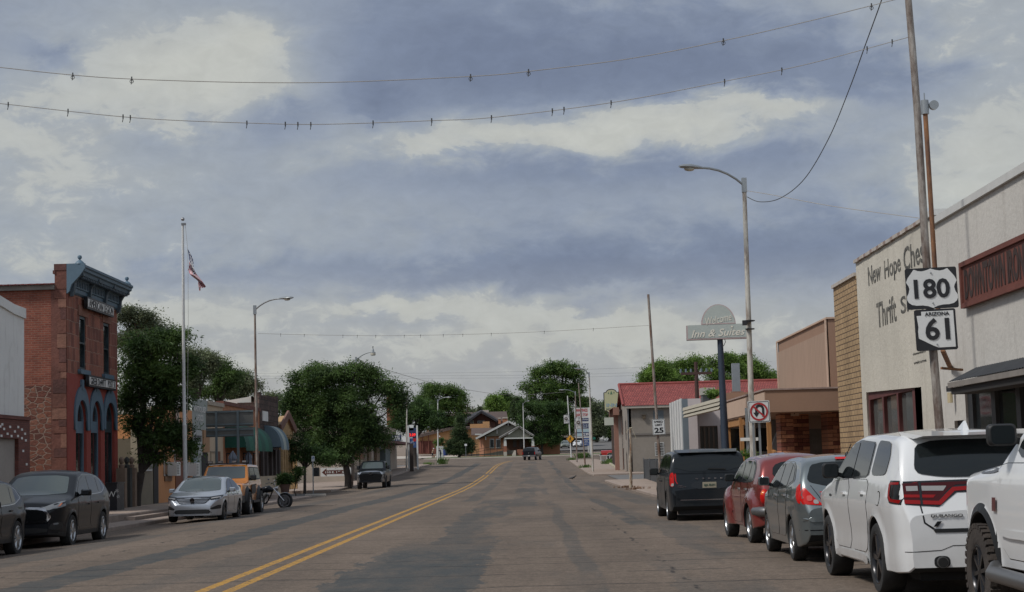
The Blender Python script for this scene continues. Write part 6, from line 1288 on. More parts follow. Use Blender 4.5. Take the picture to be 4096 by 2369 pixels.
mb = MB(); mb.box(XU, XU+6, yu, yuf, zct, zut); obj('upper_box', mb, BRN, b); mb = MB(); mb.box(XU-.05, XU-.004, yu+.25, yuf-.25, zct+.02, zut-.4); obj('ribbed_panel', mb, RIB, b)
mb = MB(); mb.box(XU-.07, XU+6, yu-.05, yuf+.05, zut, zut+.06); mb.box(XU-.08, XU-.051, yu+.02, yu+.25, zct, zut-.01); mb.box(XU-.08, XU-.051, yuf-.22, yuf, zct, zut-.01); obj('trim', mb, BRNL, b)
SLATE = brick('ledger_slate', (.18, .055, .035), (.60, .28, .15), (.05, .02, .014), .42, .13, .008, 'Y', .3, .03, off=.37, bias=-.1, grime=.4)
ys_ = 56.2
def pier(fx0, fx1, ydep, yy=ys_): p, q = at(fx0, 1800, Y=yy), at(fx1, 1800, Y=yy); mb = MB(); mb.box(p.x, q.x, yy, yy+ydep, .1, zcb-.002); return obj('slate_pier', mb, SLATE, b)
pier(3126, 3178, 1.0, 56.2); pier(3178, 3240, .3, 58.2); pier(3314, 3420, 1.2, 56.2)
p, q = at(3240, 1800, Y=58.6), at(3316, 1800, Y=58.6); mb = MB(); mb.box(p.x, q.x, 58.6, 58.7, .3, zcb-.5); o = obj('shop_window', mb, pm('milky_window', (.22, .2, .17), .25, 0, .25, 2), b); mb = MB(); mb.box(p.x-.03, q.x+.03, 58.5, 58.72, zcb-.5, zcb-.05); obj('header', mb, BRNL, o)
mb = MB(); mb.box(at(3163, 1650, Y=56.15).x, at(3196, 1650, Y=56.15).x, 56.14, 56.19, at(3163, 1665, Y=56.15).z, at(3163, 1628, Y=56.15).z); o = obj('number_board', mb, BRNL, b); text('1', .18, frame((at(3178, 1650, Y=56.1).x, 56.13, at(3178, 1646, Y=56.1).z), (1, 0, 0), (0, 0, 1)), BLK, o)
mb = MB(); mb.box(XR+1, XR+5, 58.7, yf+8, .1, zcb); obj('wall', mb, BRN, b)
# storefront glazing further back under the canopy
yg = 66.0; p, q = at(2915, 1800, Y=yg), at(3140, 1800, Y=yg)
sf = plate([rect(p.x, q.x+1.5, .2, 3.15)]+[rect(p.x+.1+i*.82, p.x+.82+i*.82, z0_, z1_) for i in range(int((q.x-p.x)/.82)) for z0_, z1_ in ((.3, .75), (.85, 1.6), (1.7, 2.6))], .08, frame((0, yg, 0), (1, 0, 0), (0, 0, 1)), 'storefront', pm('dull_aluminium', (.25, .26, .27), .4, .6, .1), b)
plate([rect(p.x, q.x+1.5, .2, 3.1)], .03, frame((0, yg+.06, 0), (1, 0, 0), (0, 0, 1)), 'pane', WIN, sf)
mb = MB(); mb.box(p.x-.2, q.x+2, yg+.3, yg+.5, .1, 4.0); obj('back_wall', mb, BRN, b)
TIMB = wood('honey_timber', (.33, .16, .055)); 
for fx in (2913, 2965, 3075):
    y_ = yf-.5 if fx < 2950 else (yn+6.5 if fx < 3000 else yn+1.0); r = at(fx, 1700, Y=y_); mb = MB(); mb.box(r.x-.07, r.x+.07, y_-.07, y_+.07, .13, zcb); obj('timber_post', mb, TIMB, b)
mb = MB(); r0, r1 = at(2910, 1652, Y=yf-.7), at(2958, 1652, Y=yn+6.3); mb.box(XC+.05, XC+.3, yn+6.2, yf-.1, zcb-.26, zcb-.004); obj('timber_beam', mb, TIMB, b)
def ramp_rail(pts, nm): mb = MB(); mb.bar(pts[0], pts[1], .09, .09); return obj(nm, mb, TIMB, b)
a1, a2 = at(2960, 1822, Y=53.5), at(2988, 1900, Y=50.5); ramp_rail((a1, a2), 'timber_handrail'); a1, a2 = at(2945, 1822, Y=56), at(2975, 1838, Y=54.5); ramp_rail((a1, a2), 'timber_handrail'); a1, a2 = at(3072, 1792, Y=56), at(3102, 1812, Y=55); ramp_rail((a1, a2), 'timber_brace')
mb = MB()
for fx, y_ in ((2961, 53.5), (2972, 51.5)): r = at(fx, 1840, Y=y_); mb.box(r.x-.045, r.x+.045, y_-.045, y_+.045, .13, r.z+.1)
obj('rail_post', mb, TIMB, b)
mb = MB(); mb.bar(at(3096, 1800, Y=60), at(3135, 1700, Y=60), .28, .18, (0, 1, 0)); o = obj('sloping_duct', mb, pm('galvanised', (.28, .30, .31), .4, .5, .1), b)
mb = MB(); v = [at(3100, 1812, Y=60.3), at(3140, 1745, Y=60.3), at(3140, 1812, Y=60.3)]; mb.add(v+[w_+Vector((0, .3, 0)) for w_ in v], [(0, 1, 2), (5, 4, 3), (0, 3, 4, 1), (1, 4, 5, 2)]); obj('white_gable_wall', mb, ALU, b)
mb = MB(); mb.box(at(2870+92, 1750, Y=52).x, at(3033, 1750, Y=52).x, 52, 52.05, at(2960, 1765, Y=52).z, at(2960, 1752, Y=52).z); o = thing('street_name_board', 'small blank white board on the weathered lamp pole', 'sign', (at(3000, 1760, Y=52).x, 52, 2.2)); obj('board', mb, SIGNW, o)
mb = MB(); mb.box(at(2990, 1760, Y=52.1).x-.04, at(2990, 1760, Y=52.1).x+.04, 52.06, 52.14, .1, 3.0); obj('post', mb, pm('galvanised', (.28, .30, .31), .4, .5, .1), o)
# --- diner with striped pylon and lapped-board awning
XP = 7.0; y0 = XP*FX/(2726-2123+8); y1 = XP*FX/(2676-2123+8); zp = at(2726, 1597, X=XP).z
b = house('diner', 'white rendered diner with grey-striped fin wall and a sloping lapped-board awning', (XP, y0, .13))
WR = pm('pinkish_white_render', (.48, .43, .42), .85, 0, .07, .6, .004, 25)
mb = MB(); mb.box(XP, XP+.25, y0, y1, .1, zp); 
fin = obj('striped_fin', mb, pm('fin_grey', (.13, .16, .18), .7, 0, .1, 2), b)
for k in range(5): yy = y0+(y1-y0)*(k+.5)/5; mb = MB(); mb.box(XP-.05, XP+.02, yy-.36, yy+.36, .1, zp+.03); o = obj('white_rib', mb, pm('rib_white', (.56, .56, .54), .7, 0, .08, 2), fin, 40)
mb = MB(); mb.box(XP+.25, at(2802, 1600, Y=y0).x, y0, y1, 3.5, zp); mb.box(XP+.25, at(2790, 1700, Y=y0).x, y0+.0, y0+5, .1, 3.5); obj('side_wall', mb, WR, b)
xw0, xw1 = at(2788, 1750, Y=y0+1).x, at(2876, 1750, Y=y0+1).x; yw = y0+1.0
plate([rect(xw0, xw1+4, .1, 3.8), rect(at(2800, 1750, Y=yw).x, at(2872, 1750, Y=yw).x, .6, at(2800, 1705, Y=yw).z)], .2, frame((0, yw, 0), (1, 0, 0), (0, 0, 1)), 'front_wall', WR, b)
xa, xb = at(2800, 1750, Y=yw).x, at(2872, 1750, Y=yw).x; zz = at(2800, 1705, Y=yw).z
w = plate([rect(xa, xb, .6, zz)]+[rect(xa+.05+i*(xb-xa)/4, xa-.02+(i+1)*(xb-xa)/4, .7, zz-.06) for i in range(4)], .08, frame((0, yw+.06, 0), (1, 0, 0), (0, 0, 1)), 'window', pm('brown_mullion', (.12, .09, .07), .7, 0, .1, 2), b); plate([rect(xa, xb, .6, zz)], .02, frame((0, yw+.12, 0), (1, 0, 0), (0, 0, 1)), 'pane', WINC, w)
def yawn(fx, fy, Y): return at(fx, fy, Y=Y)
for k in range(3):
    mb = MB(); f0, f1 = k/3, (k+1)/3-.02
    L0, L1, R0, R1 = at(2731, 1632, Y=74), at(2741, 1672, Y=72.4), at(2882, 1590, Y=66.5), at(2884, 1638, Y=65)
    A0, A1, B0, B1 = L0.lerp(L1, f0), L0.lerp(L1, f1), R0.lerp(R1, f0), R0.lerp(R1, f1); off = Vector((-.05-.03*k, -.05-.03*k, 0))
    mb.add([A0, B0, B1+off, A1+off, A0+Vector((.1, .1, 0)), B0+Vector((.1, .1, 0)), B1+Vector((.1, .1, 0)), A1+Vector((.1, .1, 0))], [(0, 1, 2, 3), (7, 6, 5, 4), (0, 4, 5, 1), (3, 2, 6, 7), (0, 3, 7, 4)]); obj('awning_board', mb, pm('beige_board', (.30, .27, .21), .8, 0, .1, 2), b)
mb = MB(); L0, R0 = at(2731, 1632, Y=74), at(2882, 1590, Y=66.5); mb.add([L0, R0, R0+Vector((3, 5, .1)), L0+Vector((1.5, 6, .1))], [(0, 1, 2, 3)]); obj('awning_roof', mb, pm('gravel_roof', (.25, .23, .2), .9, 0, .2, 3, .02), b)
mb = MB(); mb.box(xw1, xw1+.9, y0+.2, y0+.3, .1, at(2880, 1700, Y=y0).z); obj('dark_door', mb, pm('slate_panel', (.05, .06, .07), .6, 0, .1, 2), b)
# --- motel
YM = 148.0; S2 = pm('patched_grey_stucco', (.215, .19, .16), .92, 0, .14, .35, .006, 20, stain=.3); S3 = pm('grey_stucco_lit_side', (.26, .23, .2), .92, 0, .1, .5)  # street wall: same grey in a lighter copy, as the side catching light
def roof_tile(name):
    M = bpy.data.materials.new(name); M.use_nodes = True; t = NT(M.node_tree); q = t.n['Principled BSDF']; co = t.coord(); a = t.sep(co)
    n = t.n.new('ShaderNodeTexBrick'); t.l.new(t.comb(a[0], t.m('MULTIPLY', a[2], 1.7), 0), n.inputs['Vector']); n.offset = .5; n.inputs['Scale'].default_value = 1; n.inputs['Brick Width'].default_value = .22; n.inputs['Row Height'].default_value = .27; n.inputs['Mortar Size'].default_value = .03; n.inputs['Mortar Smooth'].default_value = 1
    n.inputs['Color1'].default_value = (.21, .042, .034, 1); n.inputs['Color2'].default_value = (.28, .065, .052, 1); n.inputs['Mortar'].default_value = (.14, .03, .03, 1)
    t.l.new(t.scale(n.outputs['Color'], t.rng(t.noise(co, 1.2, 5, .7), .25, .75, .75, 1.25)), q.inputs['Base Color']); q.inputs['Roughness'].default_value = .7; t.l.new(t.bump(n.outputs['Fac'], 1, -.06), q.inputs['Normal']); return M
RT = roof_tile('red_pantiles')
x0, x1 = at(2513, 1750, Y=YM).x, 25.5; ze = at(2503, 1622, Y=YM).z; zm = zt(9, YM)-.2; zrg = at(2480, 1540, Y=YM+5.5).z
b = house('motel', 'two-storey grey stucco motel with red pantile roof', (x0, YM, zm))
bw0, bw1 = at(2620, 1800, Y=YM), at(2657, 1800, Y=YM); bz0, bz1 = at(2640, 1823, Y=YM).z, at(2640, 1770, Y=YM).z; zf = at(2600, 1735, Y=YM).z
FMY = lambda y_: frame((0, y_, 0), (1, 0, 0), (0, 0, 1))
plate([rect(x0, x1, zm-.3, ze), rect(bw0.x, bw1.x, bz0, bz1)], .3, FMY(YM), 'end_wall', S2, b)
gable = [(YM+.0, zm-.3), (YM+16, zm-.3), (YM+16, ze), (YM+11, ze), (YM+5.5, zrg-.25), (YM, ze)]
plate([[(-u, v) for u, v in gable]], .3, frame((x0, 0, 0), (0, -1, 0), (0, 0, 1)), 'street_wall', S3, b)
mb = MB(); mb.add([(x0-.35, YM-.45, ze-.05), (x1, YM-.45, ze-.05), (x1, YM+5.5, zrg), (x0-.35, YM+5.5, zrg), (x1, YM+11.5, ze-.05), (x0-.35, YM+11.5, ze-.05)], [(0, 1, 2, 3), (3, 2, 4, 5)])
ro = obj('roof', mb, RT, b)
mb = MB(); mb.tube([(x0-.4, YM+5.5, zrg+.03), (x1, YM+5.5, zrg+.03)], .13, 8); 
mb.tube([(x0-.37, YM-.45, ze), (x0-.37, YM+5.5, zrg+.02)], .12, 8); obj('ridge_tiles', mb, pm('ridge_red', (.22, .045, .038), .7, 0, .25, 4), ro)
mb = MB(); mb.box(x0-.3, x1, YM-.4, YM-.02, ze-.28, ze-.07); obj('fascia', mb, pm('cream_fascia', (.35, .32, .27), .8, 0, .1, 2), b)
mb = MB(); mb.box(x0-.05, x1, YM-.08, YM-.003, zf-.1, zf+.05); obj('band', mb, pm('band_grey', (.15, .135, .12), .9, 0, .1, 2), b)
w = plate([rect(bw0.x, bw1.x, bz0, bz1), rect(bw0.x+.05, (bw0.x+bw1.x)/2-.04, bz0+.05, bz1-.05), rect((bw0.x+bw1.x)/2+.04, bw1.x-.05, bz0+.05, bz1-.05)], .08, FMY(YM-.03), 'window', ALU, b); plate([rect(bw0.x, bw1.x, bz0, bz1)], .02, FMY(YM+.06), 'pane', WIN, w)
mb = MB()
for i in range(1, 6): x_ = bw0.x+(bw1.x-bw0.x)*i/6; mb.box(x_-.012, x_+.012, YM-.05, YM-.035, bz0, bz1)
for i in range(1, 5): z_ = bz0+(bz1-bz0)*i/5; mb.box(bw0.x, bw1.x, YM-.051, YM-.036, z_-.012, z_+.012)
obj('window_bars', mb, ALU, w)
mb = MB(); p = at(2576, 1668, Y=YM-.1); mb.box(p.x-.13, p.x+.13, YM-.25, YM-.003, p.z-.15, p.z+.15); mb.box(p.x-.18, p.x+.18, YM-.3, YM-.003, p.z+.15, p.z+.2); obj('wall_lamp', mb, pm('brass_lamp', (.12, .09, .06), .5, .5, .1), b)
mb = MB(); mb.box(at(2614, 1680, Y=YM).x, at(2655, 1680, Y=YM).x, YM-.03, YM-.004, at(2614, 1677, Y=YM).z, at(2614, 1643, Y=YM).z); obj('boarded_window', mb, pm('blue_grey_board', (.11, .13, .14), .8, 0, .1, 2), b)
for z0_, z1_, ya_, yb_ in ((zm+3.6, zm+5.2, YM+2.5, YM+3.7), (zm+.6, zm+2.4, YM+2.5, YM+3.7)): mb = MB(); mb.box(x0-.34, x0-.29, ya_, yb_, z0_, z1_); obj('side_window', mb, WIN, b)
PK = pm('pink_pilaster', (.27, .145, .11), .85, 0, .1, 2); mb = MB(); mb.box(x0-.75, x0-.35, YM+9, YM+9.6, zm-.2, ze); mb.box(x0-.85, x0-.3, YM+8, YM+16, ze-.6, ze+.1); obj('porch_pillar', mb, PK, b)
mb = MB(); mb.add([(x0-1.5, YM+8, ze-.3), (x0-.3, YM+8, ze+.35), (x0-.3, YM+15, ze+.35), (x0-1.5, YM+15, ze-.3)], [(0, 1, 2, 3)]); obj('porch_roof', mb, RT, b)
mb = MB(); mb.tube([(x0+.05, YM-.1, zm-.2), (x0+.05, YM-.1, ze-.2)], .05, 8); obj('downpipe', mb, GREYM, b)
# roof cooler and chimney stand on the roofs in front
o = thing('roof_cooler', 'pale evaporative cooler box on the diner roof', 'air cooler', (at(2830, 1590, Y=84).x, 84, 4.3)); p, q = at(2806, 1580, Y=84), at(2861, 1550, Y=84)
mb = MB(); mb.box(p.x, (p.x+q.x)/2-.01, 84, 85, p.z, q.z); mb.box((p.x+q.x)/2+.01, q.x, 84.1, 85, p.z, q.z); obj('cabinet', mb, pm('cream_metal', (.42, .40, .34), .6, .1, .12, 2), o)
mb = MB(); mb.box(p.x+.05, p.x+.5, 84.1, 84.9, p.z-.45, p.z); mb.box(p.x+.1, q.x-.1, 84.3, 84.8, p.z-.5, p.z-.3); obj('duct', mb, GREYM, o); mb = MB(); mb.box(p.x-.2, q.x+.2, 83.5, 86, 3.9, p.z-.5); obj('stand', mb, pm('dark_tar', (.05, .04, .04), .9, 0, .1), o)
o = thing('sheet_metal_flue', 'tall square galvanised flue on a brick stub', 'flue', (at(2945, 1560, Y=80).x, 80, 4)); p, q = at(2932, 1566, Y=80), at(2958, 1453, Y=80)
mb = MB(); mb.box(p.x, q.x, 80, 80.3, p.z, q.z); obj('flue_pipe', mb, pm('galvanised', (.28, .30, .31), .4, .5, .1), o); mb = MB(); mb.box(p.x-.1, q.x+.1, 79.9, 80.4, 3.6, p.z); obj('brick_base', mb, brick('flue_brick', (.2, .1, .07), (.26, .13, .09), (.2, .17, .14), .2, .08, .01, 'Y'), o)
# corrugated yard fence
o = thing('corrugated_fence', 'dark grey corrugated metal yard fence beside the motel', 'fence', (7.9, 118, .1)); A, B = at(2579, 1916, Y=118), at(2700, 1950, Y=84); mb = MB(); n = 120
for i in range(n):
    u0, u1 = i/n, (i+1)/n; p, q = A.lerp(B, u0), A.lerp(B, u1); zo = zt(6, p.y)+.1; zo2 = zt(6, q.y)+.1; d0, d1 = (.04 if i % 2 else 0), (0 if i % 2 else .04); h = 1.35
    mb.face([(p.x+d0, p.y, zo), (q.x+d1, q.y, zo2), (q.x+d1, q.y, zo2+h), (p.x+d0, p.y, zo+h)])
for k in range(1): mb.face([(A.x, A.y, zt(6, A.y)), (A.x+6, A.y+2, zt(6, A.y)), (A.x+6, A.y+2, zt(6, A.y)+1.45), (A.x, A.y, zt(6, A.y)+1.45)])
obj('corrugated_panel', mb, pm('dark_fence_sheet', (.065, .07, .075), .6, .3, .15, 1.5), o)
mb = MB()
for k in range(5): p = A.lerp(B, k/4); mb.box(p.x-.06, p.x+.0, p.y-.05, p.y+.05, 0, zt(6, p.y)+1.55)
obj('fence_post', mb, GREYM, o)
# ---------------------------------------------------------------- poles, signs, wires
PAINTW = rusty('flaking_white_pole', (.45, .43, .38), (.16, .10, .07), .42, 1.6); PAINTR = rusty('weathered_wood_pole', (.36, .34, .31), (.10, .07, .055), .54, 1.1); RUSTP = rusty('rusted_pole', (.28, .26, .23), (.13, .07, .045), .52, 1.4); RUST2 = rusty('deep_rust', (.22, .10, .04), (.09, .045, .03), .45, 2.)
GALV = pm('galvanised', (.28, .30, .31), .4, .5, .1); WHPOLE = pm('white_pole_paint', (.55, .55, .53), .5, 0, .12, 1); LENS = pm('lamp_lens', (.45, .43, .36), .3, 0, .1, 5)
def lamp(label, base, top, arm, head='cobra', r=.075, m=RUSTP, grp='street lamps along the road', armm=GALV):
    b0, t0 = Vector(base), Vector(top); o = thing('street_lamp', label, 'street lamp', b0, grp)
    mb = MB(); n = 6; mb.tube([b0.lerp(t0, i/n) for i in range(n+1)], [r*1.25-r*.45*i/n for i in range(n+1)], 10); obj('pole', mb, m, o, 50)
    A = Vector(arm); mid = t0.lerp(A, .45)+Vector((0, 0, .28*abs((A-t0).length)/2)); s = t0-(t0-b0).normalized()*.15
    pts = [s]+[((1-k)**2*s+2*k*(1-k)*mid+k*k*A) for k in (.2, .4, .6, .8, .9, 1)]
    mb = MB(); mb.tube(pts, .035, 8); mb.bar(s-Vector((0, 0, .2)), s+Vector((0, 0, .22)), .14, .14); obj('arm', mb, armm, o, 50)
    d = (A-t0); d.z = 0; d.normalize(); p = Vector((-d.y, d.x, 0)); R = Matrix(((d.x, p.x, 0, A.x), (d.y, p.y, 0, A.y), (0, 0, 1, A.z), (0, 0, 0, 1)))
    if head == 'cobra':
        mb = MB(); L = [( -.05, .05, .05), (.1, .09, .07), (.35, .15, .09), (.6, .14, .07), (.72, .05, .03)]
        vs = []; k = 10
        for x, w, h in L:
            for i in range(k): a = 2*pi*i/k; vs.append((x, w*cos(a), h*sin(a)*(1 if sin(a) > 0 else .6)))
        mb.add(vs, [(i*k+j, i*k+(j+1) % k, (i+1)*k+(j+1) % k, (i+1)*k+j) for i in range(4) for j in range(k)]+[tuple(range(4*k, 5*k))], R); h_ = obj('lamp_head', mb, armm, o, 50)
        mb = MB(); mb.ball((0, 0, 0), .12, 10, .5); mb.v = [tuple(R @ Vector((v[0]*1.4+.38, v[1], v[2]-.06))) for v in mb.v]; obj('lens', mb, LENS, h_, 50)
    else:
        mb = MB(); mb.lathe([(.05, .22), (.07, .15), (.09, .05), (.10, 0), (.17, -.03), (.20, -.06)], 14, Matrix.Translation(A)); mb.lathe([(.03, .22), (.03, .34), (.05, .36), (.05, .40)], 8, Matrix.Translation(A)); h_ = obj('lamp_head', mb, armm, o, 50)
        mb = MB(); mb.lathe([(.19, -.06), (.19, -.22), (.14, -.26)], 14, Matrix.Translation(A)); obj('lens', mb, LENS, h_, 50)
    return o
def V3(fx, fy, Y): p = at(fx, fy, Y=Y); return (p.x, p.y, p.z)
def gp(fx, Y, dz=.12): p = at(fx, 1850, Y=Y); return (p.x, Y, zt(p.x, Y)+dz)
lamp('tall weathered street lamp behind the no-U-turn sign', gp(3012, 49), V3(2976, 722, 49), V3(2800, 672, 48.2), r=.078, m=PAINTW)
lamp('slim rusty street lamp between the orange 4x4 and the green awning', gp(1029, 79.7), V3(1019, 1228, 79.7), V3(1122, 1195, 79), r=.058)
lamp('street lamp rising out of the round street tree', gp(1406, 124), V3(1425, 1432, 124), V3(1492, 1408, 123.5), 'bell')
lamp('street lamp right of the round street tree, by the shop with slanted stripes', gp(1625, 184), V3(1628, 1548, 184), V3(1668, 1534, 183.5), m=PAINTW)
lamp('street lamp on the far left corner by the grass tuft', gp(1752, 224), V3(1751, 1600, 224), V3(1784, 1590, 223.5), m=WHPOLE)
lamp('lone slim street lamp in front of the gabled bungalow porch', gp(2098, 286), V3(2092, 1615, 286), V3(2108, 1605, 285), m=WHPOLE)
lamp('street lamp on the right pavement behind the pole with the lower banner', gp(2308, 207), V3(2301, 1568, 207), V3(2258, 1560, 206.5), m=RUSTP)
lamp('tall street lamp on the right pavement with arm pointing into the trees', gp(2371, 154), V3(2356, 1492, 154), V3(2326, 1476, 153.5), m=PAINTW)
# bracket block on the near lamp pole
o = thing('wire_bracket', 'dark pulley block clamped to the near street lamp pole beside the motel sign', 'bracket', V3(2992, 1290, 48.8)); p = Vector(V3(2992, 1290, 48.8)); mb = MB(); mb.box(p.x-.16, p.x-.04, p.y-.06, p.y+.06, p.z-.08, p.z+.06); mb.bar(p+Vector((-.05, 0, 0)), p+Vector((.2, 0, .05)), .03); mb.lathe([(.13, -.02), (.135, .02)], 12, Matrix.Translation(p+Vector((.05, .1, .05)))); mb.lathe([(.13, -.2), (.135, -.17)], 12, Matrix.Translation(p+Vector((.06, .1, 0)))); obj('block', mb, BLK, o)
# leaning poles that carry the festoon wires
def pole(nm, label, a, b_, r0, r1, m, grp=None, cat='pole', wob=0):
    a, b_ = Vector(a), Vector(b_); o = thing(nm, label, cat, a, grp); n = 10
    mb = MB(); mb.tube([a.lerp(b_, i/n)+Vector((wob*sin(i*1.1), 0, 0)) for i in range(n+1)], [r0+(r1-r0)*i/n for i in range(n+1)], 10); obj('shaft', mb, m, o, 50); return o
Ys = 25.3
P_180 = pole('festoon_pole', 'tall leaning weathered pole carrying the US 180 and Arizona 61 signs', gp(3772, Ys, .1), V3(3616, -260, Ys), .070, .05, PAINTR, wob=.012)
P_25 = pole('festoon_pole', 'bare leaning pole rising above the speed limit sign', gp(2642, 83), V3(2593, 1178, 83), .075, .06, RUSTP)
P_BAN = pole('festoon_pole', 'leaning pole holding the lower white banner', gp(2341, 175), V3(2314, 1532, 175), .08, .06, RUSTP)
P_DIA = pole('sign_pole', 'leaning pole holding the upper white banner and the yellow pedestrian sign', gp(2286, 227), V3(2270, 1584, 227), .09, .07, WHPOLE)
o = pole('broken_pole', 'short rusted pole stub with frayed wire at its top, at the kerb', gp(2519, 87, .1), V3(2522, 1716, 87), .085, .06, rusty('peeling_pole', (.42, .38, .30), (.16, .08, .04), .5, 2.2), wob=.02)
mb = MB(); p = Vector(V3(2522, 1716, 87)); mb.tube([p+Vector((0, 0, 0)), p+Vector((-.12, 0, -.02)), p+Vector((-.22, 0, -.2))], .012, 5); mb.tube([p, p+Vector((.12, 0, -.08)), p+Vector((.27, 0, -.5))], .01, 5); mb.tube([p+Vector((-.08, 0, .03)), p+Vector((.08, 0, .05))], .03, 6); obj('frayed_wire', mb, pm('straw_wire', (.4, .36, .26), .9, 0, .1), o)
# rusty projecting-sign mast on the ironworks shop
o = thing('sign_mast', 'rust-orange steel mast with round cap lamp rising from the stucco shops', 'mast', V3(3746, 1400, 36)); mb = MB(); p0, p1 = Vector(V3(3740, 1080, 36)), Vector(V3(3698, 402, 36)); mb.tube([Vector(V3(3760, 1330, 36)), p0, p1], .052, 8); obj('shaft', mb, RUST2, o, 50)
mb = MB(); mb.tube([p1-Vector((0, 0, .3)), p1], .085, 8); mb.tube([p1, p1+Vector((0, 0, .16))], .012, 6); obj('mast_top', mb, GALV, o, 50)
mb = MB(); c0 = p1+Vector((.19, 0, -.11)); mb.tube([c0-Vector((0, .05, 0)), c0+Vector((0, .05, 0))], .10, 16); mb.tube([c0, p1-Vector((0, 0, .2))], .015, 6); obj('round_lamp', mb, GALV, o, 50)
mb = MB(); mb.bar(V3(3770, 1400, 37.3), V3(3802, 1472, 38.5), .09, .07); mb.bar(V3(3765, 1473, 36.5), V3(3850, 1480, 36.8), .05, .05); obj('brace', mb, RUST2, o)
# wires: twisted cable with hanging sockets
WIRE = pm('pale_cable', (.30, .28, .25), .8, 0, .1, 5); WIRED = pm('dark_cable', (.05, .05, .05), .8, 0, .1, 5)
def bez(pts):
    out_ = []
    for i in range(len(pts)-1):
        p0 = pts[max(0, i-1)]; p1 = pts[i]; p2 = pts[i+1]; p3 = pts[min(len(pts)-1, i+2)]
        for k in range(10): u = k/10; out_.append(.5*((2*p1)+(-p0+p2)*u+(2*p0-5*p1+4*p2-p3)*u*u+(-p0+3*p1-3*p2+p3)*u**3))
    out_.append(pts[-1]); return out_
def wire(label, pts, r=.012, m=WIRE, sockets=(), drop=.08, ring=False, nm='festoon_wire', grp=None):
    P = bez([Vector(p) for p in pts]); o = thing(nm, label, 'wire', P[0], grp); mb = MB(); mb.tube(P, r, 5, False); obj('cable', mb, m, o, 60)
    L = [0]
    for a, b_ in zip(P, P[1:]): L.append(L[-1]+(b_-a).length)
    for s in sockets:
        q = min(range(len(P)), key=lambda i: abs(P[i].x-s)); i = min(q, len(P)-2); k = (s-P[i].x)/((P[i+1].x-P[i].x) or 1); p = P[i].lerp(P[i+1], k)
        mb = MB(); mb.tube([p+Vector((0, 0, .035)), p-Vector((0, 0, .03))], max(r, .007)*1.5, 6); mb.tube([p-Vector((0, 0, .03)), p-Vector((.01, 0, drop))], max(r, .006), 5)
        if ring: mb.tube([p+Vector((.026*cos(2*pi*j/12), 0, -.035+.026*sin(2*pi*j/12))) for j in range(13)], .005, 5)
        obj('socket', mb, WIRED, o)
    return o
def dp(x, y): return x*1.6254, y*1.6254
# the far ends hang from poles across the street, left of the picture: depth falls back slightly
def wpts(L, ya_, yb_):
    x0_, x1_ = L[0][0], L[-1][0]; R_ = []
    for x, y in L: Y = ya_+(yb_-ya_)*(x-x0_)/(x1_-x0_); f = dp(x, y); R_.append(V3(f[0], f[1], Y))
    return R_
def sk(L, xs, ya_, yb_):
    x0_, x1_ = L[0][0], L[-1][0]; return [at(x*1.6254, 800, Y=ya_+(yb_-ya_)*(x-x0_)/(x1_-x0_)).x for x in xs]
L1 = [(-260, 135), (0, 166), (180, 185), (330, 195), (600, 203), (850, 202), (1165, 188), (1310, 175), (1560, 143), (1796, 97), (2000, 50), (2200, 0), (2240, -10)]
LP_ = [Vector((-13.4, 24.6, 9.6)), Vector((-13.4, 24.6, 8.7))]
pole('festoon_pole', 'plain festoon wire pole on the left pavement beside the white parapet shop', (-13.4, 24.6, .2), (-13.4, 24.6, 10), .085, .06, RUSTP)
wire('upper twisted festoon wire with ring sockets across the whole street', [LP_[0]]+wpts(L1, 24.5, 25.3), .006, WIRE, sk(L1, (180, 326, 1166, 1310, 1796, 2168), 24.5, 25.3), ring=True, grp='festoon wires over the street')
L2 = [(-260, 228), (0, 255), (330, 290), (610, 303), (800, 306), (1065, 297), (1215, 289), (1510, 252), (1800, 197), (2000, 155), (2235, 92)]
wire('lower festoon wire with dangling sockets across the street', [LP_[1]]+wpts(L2, 24.5, 25.3), .0055, WIRE, sk(L2, (20, 168, 304, 322, 610, 705, 736, 768, 922, 1067, 1215, 1366, 1395, 1512, 1795, 1938, 2152, 2215), 24.5, 25.3), grp='festoon wires over the street')
Lc = [(1839, 485), (1870, 497), (1920, 488), (1980, 440), (2040, 340), (2090, 220), (2130, 110), (2168, 5), (2180, -40)]
P_ = []
for i, (x, y) in enumerate(Lc): f = dp(x, y); P_.append(V3(f[0], f[1], 48.9+(25.3-48.9)*(i/(len(Lc)-1))**1.3))
wire('dark twisted cable swooping from the near street lamp up to the festoon wire', P_, .011, WIRED, nm='hanging_cable')
Lb = [(1839, 470), (1900, 480), (2050, 508), (2262, 537)]
wire('thin cable from the near street lamp to the thrift shop roof corner', [V3(*dp(x, y), 48.9-i*2.7) for i, (x, y) in enumerate(Lb)], .009, WIRE, nm='hanging_cable')
L3 = [(635, 821), (800, 825), (1000, 826), (1300, 818), (1597, 801)]
wire('distant sagging festoon wire between the slim lamp and the bare leaning pole', [V3(*dp(x, y), 79.7+(83-79.7)*i/4) for i, (x, y) in enumerate(L3)], .008, WIRE, sk(L3, (685, 742, 836, 871, 916, 986, 1026, 1082, 1130, 1200, 1330, 1450, 1590), 79.7, 83), drop=.12, grp='festoon wires over the street')
L4 = [(880, 883), (900, 893), (1000, 925), (1100, 950), (1250, 972), (1392, 965)]
wire('long thin cable sagging from the lamp in the round tree towards the big far tree', [V3(*dp(x, y), 124+(207-124)*i/5) for i, (x, y) in enumerate(L4)], .018, WIRE, nm='overhead_cable', grp='overhead power lines')
